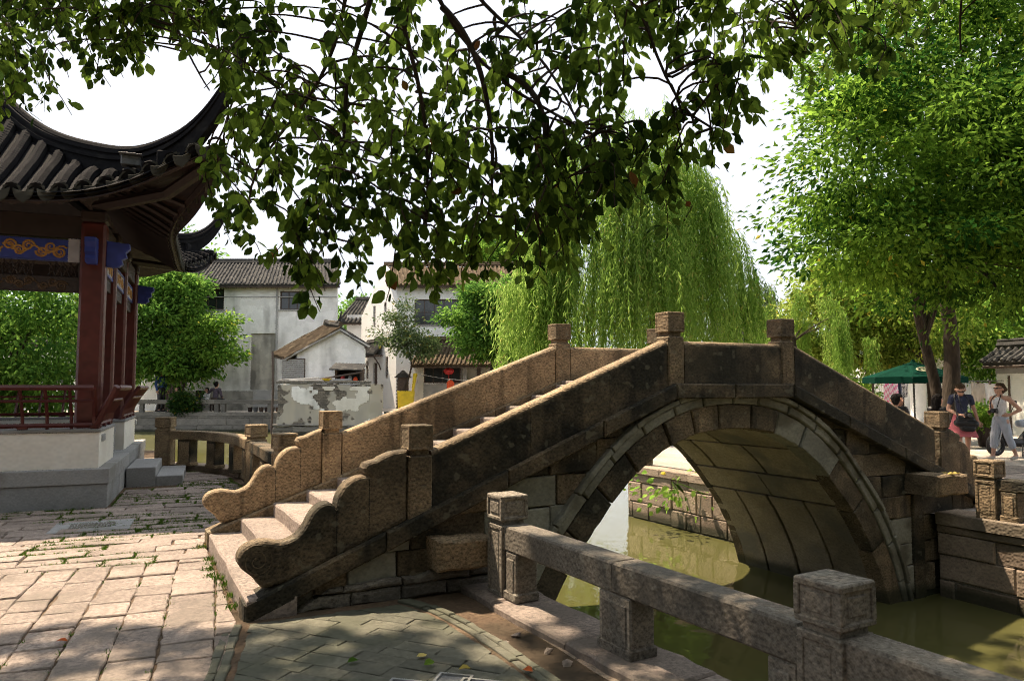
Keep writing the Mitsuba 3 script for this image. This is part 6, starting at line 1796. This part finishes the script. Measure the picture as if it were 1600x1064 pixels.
SPRAYS = np.array([[float(v) for v in s.split(',')] for s in """-0.38,3.99,3.42;-1.71,4.47,3.44;-0.63,3.88,3.79;-0.04,4.22,3.61;-0.70,4.10,3.09;0.03,4.63,4.17;-0.30,4.38,3.62;0.66,4.91,4.31;0.04,4.56,2.50;-1.28,4.73,2.47;0.09,3.53,3.66;-0.47,4.65,3.40;-1.46,5.05,3.80;0.33,3.73,3.25;-1.55,4.83,2.91;-0.65,4.83,2.70;0.30,3.64,2.90;-0.46,4.55,3.76;-1.44,4.03,2.44;0.19,4.13,2.77;0.06,5.19,3.54;-1.23,4.47,2.93;-1.49,4.31,2.78;-0.09,4.86,3.60;0.35,4.16,3.67;-0.63,3.72,2.46;-0.92,5.17,2.96;0.11,3.77,2.39;-0.83,5.03,3.28;-1.13,5.16,3.67;0.42,4.30,3.80;-1.21,3.70,2.89;-1.09,4.28,3.15;-0.32,4.42,3.97;0.60,4.84,3.81;-0.72,5.20,4.49;-0.51,3.92,2.72;0.43,3.56,3.14;0.41,5.17,3.68;-0.16,3.50,2.50;-0.53,5.14,3.00;-1.98,5.02,4.18;-1.43,5.03,4.06;-1.62,4.18,3.63;-0.76,3.84,3.21;-0.70,4.52,2.86;-0.85,4.24,2.52;-0.51,4.71,4.23;-1.49,3.83,2.93;-0.50,4.30,2.52;-0.55,5.05,3.19;0.18,4.50,3.16;-0.33,5.08,3.43;-0.15,4.78,3.84;-0.26,3.73,2.66;-1.07,4.60,3.36;-0.98,3.81,3.75;-1.48,3.62,3.32;0.55,4.53,3.90;0.05,3.51,3.26;0.58,3.59,3.37;0.17,4.16,3.56;-0.72,3.81,3.52;-1.31,4.63,3.43;0.56,3.97,3.49;-0.84,3.91,2.79;-0.45,4.44,3.98;0.25,4.39,2.55;-0.57,4.94,3.61;-1.86,4.90,3.84;-0.40,5.09,3.55;0.59,3.69,3.54;-1.24,3.60,3.04;0.41,4.78,4.34;-0.63,4.18,3.31;0.03,3.59,2.44;-0.30,4.40,2.97;-0.25,4.04,2.52;-0.98,3.86,3.31;0.63,4.63,3.26;0.88,4.75,4.07;0.03,3.94,3.55;-0.86,4.63,4.22;-1.16,3.88,2.42;-1.31,5.01,2.68;-1.04,4.18,2.95;-1.22,4.30,2.25;-0.71,3.79,2.85;-0.19,4.29,3.94;0.35,3.97,2.74;-0.24,4.83,4.01;0.06,3.73,2.91;-0.39,4.41,2.72;-0.92,4.19,2.99;-1.30,5.05,4.19;-0.41,4.61,3.50;0.18,4.46,2.72;0.26,3.75,2.86;-0.04,3.68,2.79;-1.53,4.53,3.52;-0.77,5.06,4.05;-0.48,3.64,3.56;-1.64,4.22,2.80;-0.99,4.13,2.65;-0.95,3.54,2.83;-0.19,4.56,3.15;0.17,4.29,3.20;-0.60,4.32,2.45;0.89,4.91,3.02;0.51,4.56,3.80;-1.34,3.91,3.05;0.42,5.13,3.54;0.50,5.07,4.37;-1.23,4.68,2.84;0.10,3.71,3.07;-0.60,4.58,3.91;-0.79,3.50,3.34;-0.54,3.99,3.13;-0.84,4.24,3.15;-0.83,4.28,3.90;-1.96,4.84,3.35;0.42,4.45,2.68;-1.72,4.60,2.72;0.43,4.26,3.04;-1.68,4.74,3.85;0.44,3.82,3.78;0.45,5.03,3.94;-1.02,4.93,4.38;-1.72,5.05,4.51;-1.65,5.12,2.68;-1.54,4.83,2.50;-1.33,3.99,2.82;0.74,5.05,3.19;-1.55,4.88,3.55;-1.51,4.30,3.79;-0.42,3.67,2.86;-0.20,5.16,3.82;0.16,3.86,2.85;0.40,3.79,2.63;-1.10,4.44,3.66;-1.74,4.96,4.24;-0.21,3.96,3.90;-1.54,3.86,3.26;-0.65,4.83,3.75;-0.52,4.46,3.24;-0.83,4.47,3.35;-0.80,4.51,3.53;-0.09,4.88,4.13;0.35,4.83,3.07;0.62,3.95,3.80;0.48,4.37,2.64;-0.59,3.53,2.23;-0.75,3.95,2.60;-0.09,4.34,2.46;0.17,4.35,2.52;-1.00,4.36,2.79;0.24,3.79,2.48;0.61,4.05,2.89;-0.65,3.55,2.72;-1.09,4.59,2.69;-0.91,4.28,2.90;-0.16,3.87,2.51;-1.32,3.99,2.81;-0.36,4.10,2.95;-0.41,3.83,2.30;-1.17,3.80,2.52;0.40,4.49,2.88;-0.48,3.59,2.38;-0.96,4.54,2.39;-0.98,4.06,2.46;-0.18,3.95,2.42;0.50,3.96,2.88;-0.21,3.42,2.74;-0.97,3.79,2.83;-1.19,3.95,2.47;0.22,3.46,2.61;-0.92,3.41,2.46;0.50,3.41,2.59;0.29,4.14,2.47;0.06,3.41,2.42;0.16,4.54,2.80;-0.40,4.15,2.48;-1.14,4.26,2.53;-0.95,3.45,2.63;-1.13,4.01,2.25;0.25,3.65,2.76;-1.38,4.50,3.08;-0.32,3.83,2.35;-0.91,3.64,2.69;-0.25,3.92,2.72;-1.07,3.79,2.32;-0.39,3.57,2.73;-0.57,4.34,2.97;-1.10,3.66,2.59;0.77,4.49,2.99;1.07,3.77,3.20;1.14,3.59,3.16;1.07,3.84,3.02;1.06,3.81,3.08;0.99,3.82,3.28;1.19,3.97,3.31;1.10,3.54,3.07;0.59,3.75,3.07;0.52,3.93,2.81;0.80,3.94,3.01;0.88,4.06,2.69;0.82,3.71,2.85;0.68,3.92,2.90;0.89,3.86,3.05;0.58,3.57,2.71;0.94,4.10,2.86;0.56,3.93,2.92;1.20,3.82,3.61;1.58,4.90,3.99;1.15,4.16,3.67;1.96,4.87,4.07;1.44,4.82,3.96;0.90,4.91,4.37;1.01,4.02,3.76;1.77,4.53,4.04;1.19,4.06,3.92;1.50,4.63,4.27;1.04,4.78,4.27;1.54,4.31,4.11;1.52,4.12,3.90;1.79,3.82,3.61;1.01,4.94,4.16;1.03,3.83,3.60;1.33,4.60,3.97;2.38,4.82,4.41;1.77,4.22,3.82;0.97,4.02,3.93;1.41,4.23,3.75;2.20,4.62,4.16;1.27,4.89,4.33;0.92,4.17,3.71;1.43,4.37,4.00;1.65,4.38,3.87;1.63,4.01,3.87;0.76,3.91,3.72;2.01,4.64,4.12;1.56,4.18,3.67;0.81,3.86,3.84;1.69,4.21,3.64;1.81,4.02,3.87;0.94,4.10,3.76;1.45,4.04,3.53;1.09,4.56,3.83;1.91,4.21,3.73;1.21,4.19,3.87;2.11,4.67,4.12;1.63,4.32,4.09;1.95,4.57,4.18;1.68,4.71,4.02;2.46,4.74,4.01;2.01,4.45,4.05;1.84,4.38,4.15;2.31,5.01,4.51;2.83,4.91,4.29;2.58,4.71,4.17;3.06,5.18,4.29;2.63,4.95,4.44;1.73,4.00,3.77;2.38,4.62,4.14;2.84,4.63,4.20;2.26,4.62,4.03;2.89,4.95,4.07;2.05,4.31,3.71;2.71,4.79,4.13;2.55,5.17,4.60;2.21,4.15,3.57;2.29,4.86,4.23;2.16,4.80,3.99;2.54,4.50,4.20;3.64,4.81,4.42;2.81,4.24,3.94;3.20,4.27,3.95;3.13,4.52,4.11;3.30,4.53,4.21;3.06,4.33,4.12;3.14,4.93,4.42;3.39,5.03,4.55;-2.88,4.87,3.85;-4.03,5.89,4.05;-3.61,4.86,4.17;-2.52,4.69,4.25;-3.14,5.73,4.20;-3.17,5.10,4.18;-1.87,4.75,4.29;-3.09,5.67,4.89;-2.62,5.72,4.69;-3.12,5.38,4.58;-2.62,4.76,3.90;-2.68,5.53,4.72;-2.50,4.67,4.00;-3.47,5.34,4.01;-2.37,5.09,4.52;-3.27,4.67,4.03;-3.98,5.30,4.56;-2.37,5.40,4.60;-2.73,4.79,3.96;-2.62,4.67,4.20;-4.36,6.25,4.71;-2.49,5.14,4.32;-3.59,4.93,4.46;-2.11,5.56,4.80;-3.99,5.88,4.14;-3.82,5.31,4.60;-2.63,5.58,4.52;-4.15,5.62,3.97;-2.61,4.86,4.19;-3.66,6.04,4.46;-4.54,6.10,4.44;-3.65,5.24,4.64;-2.76,6.40,4.99;-3.59,5.43,4.18;-3.23,5.56,4.79;-3.61,5.60,4.52;-2.81,4.74,4.15;-3.19,4.71,4.32;-3.54,6.16,4.78;-2.44,6.01,5.05;-2.28,4.80,4.24;-4.08,5.85,4.22;-3.27,5.07,3.79;-3.54,4.80,3.70;-3.91,6.30,5.02;-3.29,5.21,4.34;-3.04,4.85,3.98;-4.40,6.15,4.85;-2.53,4.60,3.99;-3.44,4.61,4.11;-4.15,5.44,4.26;-3.72,5.55,4.47;-4.01,5.47,3.79;-3.71,5.32,4.17;-2.19,5.33,4.46;-3.99,5.84,4.69;-2.82,4.82,3.98;-4.44,6.06,4.34;-3.49,4.65,3.95;-3.06,4.68,3.90;-2.80,4.65,4.27;-4.04,5.69,4.07;-3.17,5.62,4.17;-3.87,5.82,4.08;-3.30,5.25,4.06;-3.27,5.06,4.52;-3.46,4.60,3.63;-4.05,5.52,4.23;-3.24,5.06,4.43;-3.79,5.29,3.74;-4.06,6.11,4.83;-3.47,4.61,3.52;-3.97,5.88,4.43;-1.89,4.71,4.20;-2.67,5.14,4.34;-4.58,6.11,5.11;-3.10,6.00,4.68;-2.61,4.78,3.98;-3.72,5.90,4.98;-3.29,4.63,3.55;-4.04,5.51,4.37;-3.31,4.96,4.40;-3.52,5.25,4.01;-3.45,4.85,4.25;-2.58,4.99,4.40;-4.42,5.78,4.90;-3.58,5.60,4.08;-2.07,4.76,4.35;-2.61,5.19,4.35;-4.14,5.56,4.30;-3.42,5.80,4.61;-4.33,6.21,4.99;-2.11,4.78,4.04;-2.11,4.72,4.08;-2.81,4.78,3.89;-3.95,5.19,4.40;-3.37,6.00,5.06;-3.38,5.65,4.43;-4.22,5.84,4.08;-2.97,5.84,4.76;-2.45,5.45,4.69;-3.64,4.97,4.32;-3.42,4.90,4.37;-3.93,5.56,4.20;-4.10,6.16,4.67;-3.92,6.09,4.89;-3.57,6.01,4.91;-2.90,5.21,4.38;-2.78,5.61,4.83;-4.24,6.24,5.04;-1.73,4.55,3.71;-2.05,5.36,2.93;-2.10,5.08,2.98;-1.70,4.95,3.27;-1.62,4.49,3.42;-1.62,4.77,3.41;-1.67,4.78,2.78;-1.60,4.52,2.86;-2.18,5.38,4.04;-1.96,5.16,3.10;-1.93,4.50,3.65;-1.90,5.35,3.20;-1.93,5.28,3.52;-2.15,5.29,2.89;-1.83,4.90,2.68;-1.72,5.19,3.45;-1.70,4.42,3.14;-1.83,4.51,2.99""".split(';')])
# rest of the same crown, unseen, its clumps placed to shade chosen spots
extra = []
for (x0, x1, y0, y1, z0, z1, n) in OFFSCREEN:
    extra.append(np.column_stack([g.uniform(x0, x1, n), g.uniform(y0, y1, n), g.uniform(z0, z1, n)]))
extra = np.vstack(extra)
LP, LD, LT, LS, twigs = [], [], [], [], []


def spray(c, n, big, leaf, store=True):
    j = ((limb_pts - c) ** 2).sum(1) + 3 * np.maximum(0, c[2] + .15 - limb_pts[:, 2]) ** 2
    j = int(np.argmin(j)); src = limb_pts[j]
    side = unit(np.array([g.normal(), g.normal(), 0])) * .10
    a, b = c + [0, 0, .17] - side, c - [0, 0, .17] + side
    d = np.linalg.norm(a - src)
    if store and d < 1.15:
        mid = (src + a) / 2 + [0, 0, .10 * d] + g.normal(0, .03, 3)
        tw = spline([src, mid, a, c + g.normal(0, .02, 3), b], 12)
    else:
        tw = spline([a, c, b], 7)
    twigs.append(tube(tw, np.linspace(.008, .002, len(tw)), 4, cap=False))
    t = .42 + .58 * g.random(n) if len(tw) == 12 else g.random(n)
    base = np.array([tw[min(len(tw) - 1, int(q * (len(tw) - 1)))] for q in t])
    off = unit(g.normal(0, 1, (n, 3)) * [1, 1, .5]) * (.015 + .05 * g.random(n))[:, None]
    LP.append(base + off); LD.append(off / .06 * .45 + np.column_stack([g.normal(0, .35, n), g.normal(0, .35, n), -.35 - .6 * g.random(n)]))
    tone = .40 + .24 * g.normal()
    LT.append(np.clip(tone + .27 * g.normal(0, 1, n), 0, 1)); LS.append(leaf * (.5 + .75 * g.random(n) ** .8))


gap_n = nnoise(SPRAYS * [1.6, .8, 1.9] + 5.3)
for c in SPRAYS[gap_n < np.quantile(gap_n, .83)]: spray(c, int(20 + 10 * g.random()), 0, .084)
nv = sum(len(x) for x in LP)
for c in extra: spray(c + 0, 22, 1, .17, False)
LP, LD, LT, LS = np.vstack(LP), np.vstack(LD), np.concatenate(LT), np.concatenate(LS)
V, Fc = leaf_arrays(LP, LD, LS, .66, OVAL, g, flat=.25)
u2 = g.random(len(LP))
px = np.abs(LP[:, 0] / np.maximum(LP[:, 1], .1)) < .70
score = np.where((np.arange(len(LP)) < nv) & px & ((LP[:, 2] - EYE) / LP[:, 1] < .54), LS / np.linalg.norm(LP - [0, 0, EYE], axis=1), 0)
top = np.argsort(-score)[:296]
for i in top:
    put(f'{ov}__leaf', (V[i], OVAL[1]), 'm_leaf_over', uv=np.tile([[LT[i], u2[i]]], (9, 1)))
keep = np.ones(len(LP), bool); keep[top] = False
nk = keep.sum()
put(f'{ov}__foliage', (V[keep].reshape(-1, 3), (OVAL[1][None] + (np.arange(nk) * 9)[:, None, None]).reshape(-1, 3)), 'm_leaf_over', uv=np.repeat(np.column_stack([LT[keep], u2[keep]]), 9, 0), kind='stuff')
put(f'{ov}__twigs', join(twigs), 'm_twig', tone=.5, kind='stuff')

# ------------------------------------------------------------------ small things on the ground
g = np.random.default_rng(90)
# grass and weeds in the joints of the far paving (too small to count)
P, D = [], []
joint_pts = []
for q in stones:
    c3 = PF(q.mean(0)[0], q.mean(0)[1], 0)
    if c3[1] < 4.2 or c3[1] > 15: continue
    for i in range(len(q)):
        a, b = q[i], q[(i + 1) % len(q)]
        L = np.linalg.norm(b - a)
        for _ in range(int(L * (30 if c3[1] > 6.9 else 3))):
            joint_pts.append(a + (b - a) * g.random() + g.normal(0, .006, 2))
joint_pts = np.array(joint_pts)
w_ = PF(joint_pts[:, 0], joint_pts[:, 1], np.zeros(len(joint_pts)))
dens = nnoise(w_ * [1.3, 1.3, 1]) > .36
w_ = w_[dens]
idx = np.repeat(np.arange(len(w_)), 8)
P = w_[idx] + g.normal(0, .011, (len(idx), 3)) * [1, 1, 0] - [0, 0, .02]
D = np.column_stack([g.normal(0, .45, len(idx)), g.normal(0, .45, len(idx)), np.ones(len(idx))])
m, uv = leaves_mesh(P, D, .036 * (.5 + g.random(len(P))), .16, RHOMB, g.random(len(P)), g, .1)
k = put('joint_grass', m, 'm_grass', uv=uv, kind='stuff', label='short grass growing in the joints of the stone paving'); labels[k]['category'] = 'grass'
# tufts along the lowest step
tuft = []
for t in np.linspace(.0, 1, 16):
    b = np.array([-1.99, 5.35]) + (np.array([-3.36, 7.85]) - np.array([-1.99, 5.35])) * t + g.normal(0, .03, 2)
    if g.random() < .75: tuft.append(b)
tuft = np.array(tuft); idx = np.repeat(np.arange(len(tuft)), 40)
P = np.column_stack([tuft[idx] + g.normal(0, .028, (len(idx), 2)), np.full(len(idx), -.01)])
D = np.column_stack([g.normal(0, .5, len(idx)), g.normal(0, .5, len(idx)), np.ones(len(idx))])
m, uv = leaves_mesh(P, D, .05 * (.4 + g.random(len(P))), .16, RHOMB, g.random(len(P)), g, .1)
k = put('step_weeds', m, 'm_grass', uv=uv, kind='stuff', label='weeds growing along the foot of the lowest stair step'); labels[k]['category'] = 'weeds'
# leafy weed on the sunlit canal wall
k = thing('wall_weed', 'broad-leaved weed with a yellow flower growing from the wall seen through the arch', 'plant')
b0 = np.array([*bxy(8.06, 4.6), -.15])
P, D, T = [], [], []
for i in range(120):
    d = np.array([g.normal(0, .35), g.normal(0, .35), g.normal(-.05, .16)]) + np.array([*(-BT * .18), 0])
    P.append(b0 + d); D.append(d + [0, 0, -.15]); T.append(g.random())
m, uv = leaves_mesh(np.array(P), np.array(D), .10 * (.5 + g.random(120)), .8, OVAL, np.array(T), g, .5)
put(f'{k}__foliage', m, 'm_leaf_lime', uv=uv, kind='stuff')
for i in range(5): put(f'{k}__stem', tube(spline([b0 + [.05, 0, -.1], b0 + [*(-BT * .1), .05], P[i]], 6), .008, 4), 'm_grass', tone=.3)
put(f'{k}__flower', lathe([(0, 0), (.05, .03), (.03, .06), (0, .05)], 8, b0 + [*(-BT * .25 - BN * .2), .22]), 'm_yellow')
# leaves and scraps lying about
spots = [(-.52, 4.55, 'pale pinkish fallen leaf on the bricks near the middle', .2), (-.24, 4.33, 'yellow-white fallen leaf on the bricks by the border', .4), (-.98, 4.42, 'small green fallen leaf on the bricks', .1), (.12, 4.28, 'red fallen leaf on the bare soil', .9), (-.52, 4.38, 'tiny yellowish leaf on the bricks right of the green one', .3), (-2.94, 4.78, 'small orange leaf on the paving at the left', .85), (-1.62, 4.12, 'pale leaf at the foot of the left brick border', .3)]
for x, y, lab, o in spots:
    V, Fq = leaf_arrays(np.array([[x, y, .022]]), np.array([[g.normal(), g.normal(), .1]]), .072, .75, OVAL, g, flat=3)
    k = put('fallen_leaf', (V[0], OVAL[1]), 'm_fallen' if 'green' not in lab else 'm_leaf_lime', uv=np.tile([[R(), o]], (9, 1)), label=lab); labels[k]['category'] = 'leaf'
for x, y, lab in [(.02, 5.02, 'pale pebble on the soil strip nearest the bridge'), (.22, 4.72, 'flat pale chip on the soil strip beside the kerb'), (.33, 4.52, 'small pale stone on the soil strip close to the front pier'), (-.06, 4.86, 'little light stone on the soil left of the flat chip')]:
    s = m3.Manifold.hull_points(np.array(g.normal(0, 1, (14, 3)) * [.022, .016, .012]))
    k = put('pebble', (np.asarray(s.to_mesh().vert_properties)[:, :3] + [x, y, -.02], np.asarray(s.to_mesh().tri_verts)), 'm_paving', tone=1., label=lab); labels[k]['category'] = 'stone'
for i in range(9):
    x, y = bxy(3.2 + 4.3 * g.random(), -3.4 + 3 * g.random())
    V, Fq = leaf_arrays(np.array([[x, y, WATER + .006]]), np.array([[g.normal(), g.normal(), 0]]), .07, .6, OVAL, g, flat=6)
    k = put('floating_leaf', (V[0] * [1, 1, .2] + [0, 0, .8 * (WATER + .006)], OVAL[1]), 'm_fallen', uv=np.tile([[R(), .3 + .6 * R()]], (9, 1)), label='small fallen leaf floating on the green water before the bridge'); labels[k]['category'] = 'leaf'; labels[k]['group'] = 'leaves floating on the canal'
for i, (s_, c_) in enumerate(((7.98, .22), (8.08, .27), (7.88, .3))):
    p = BF(s_, .605, c_)
    V, Fq = leaf_arrays(p[None], np.array([[g.normal(), g.normal(), .2]]), .10, .7, OVAL, g, flat=3)
    k = put('fallen_leaf', (V[0], OVAL[1]), 'm_fallen', uv=np.tile([[.6, .2]], (9, 1)), label=('yellow fallen leaf, middle one on the beam head under the right stair', 'yellow fallen leaf at the right end of the beam head', 'yellow fallen leaf at the left end of the beam head')[i]); labels[k]['category'] = 'leaf'
# drain covers at the lower edge of the brick paving
for i, (x, y, w, h, lab) in enumerate(((-.33, 4.17, .10, .07, 'small square iron cover with a raised lip in the bricks'), (-.60, 4.10, .09, .06, 'iron cover at the bottom edge left of the square one'), (-.10, 3.98, .22, .16, 'larger grey cover slab at the bottom edge by the brick border'))):
    k = thing('drain_cover', lab, 'drain cover')
    F = frame((x, y, 0), (.97, -.24, 0), (.24, .97, 0), (0, 0, 1))
    put(f'{k}__plate', boxm((-w, -h, -.02), (w, h, .018), .004, F), 'm_iron', tone=.5)
    put(f'{k}__lip', join([boxm((-w, -h, .018), (w, -h + .015, .028), 0, F), boxm((-w, h - .015, .018), (w, h, .028), 0, F), boxm((-w, -h + .015, .018), (-w + .015, h - .015, .028), 0, F), boxm((w - .015, -h + .015, .018), (w, h - .015, .028), 0, F)]), 'm_plinth', tone=.9)
# engraved plate let into the paving by the pavilion
k = thing('paving_plaque', 'pale slab with worn engraved lettering let into the paving by the pavilion plinth', 'plaque')
F = frame((-5.0, 8.75, 0), (*ER, 0), (-EF[0], -EF[1], 0), (0, 0, 1))
put(f'{k}__slab', boxm((-.42, -.34, -.03), (.42, .34, .012), .006, F), 'm_plinth', tone=.8)
ms = []
for r in range(7):
    x = -.24
    while x < .22:
        w = .015 + .03 * g.random()
        ms.append(boxm((x, .16 - r * .05, .012), (x + w, .185 - r * .05, .0145), 0, F)); x += w + .012
put(f'{k}__engraving', join(ms), 'm_dark_granite', tone=.2, kind='stuff')
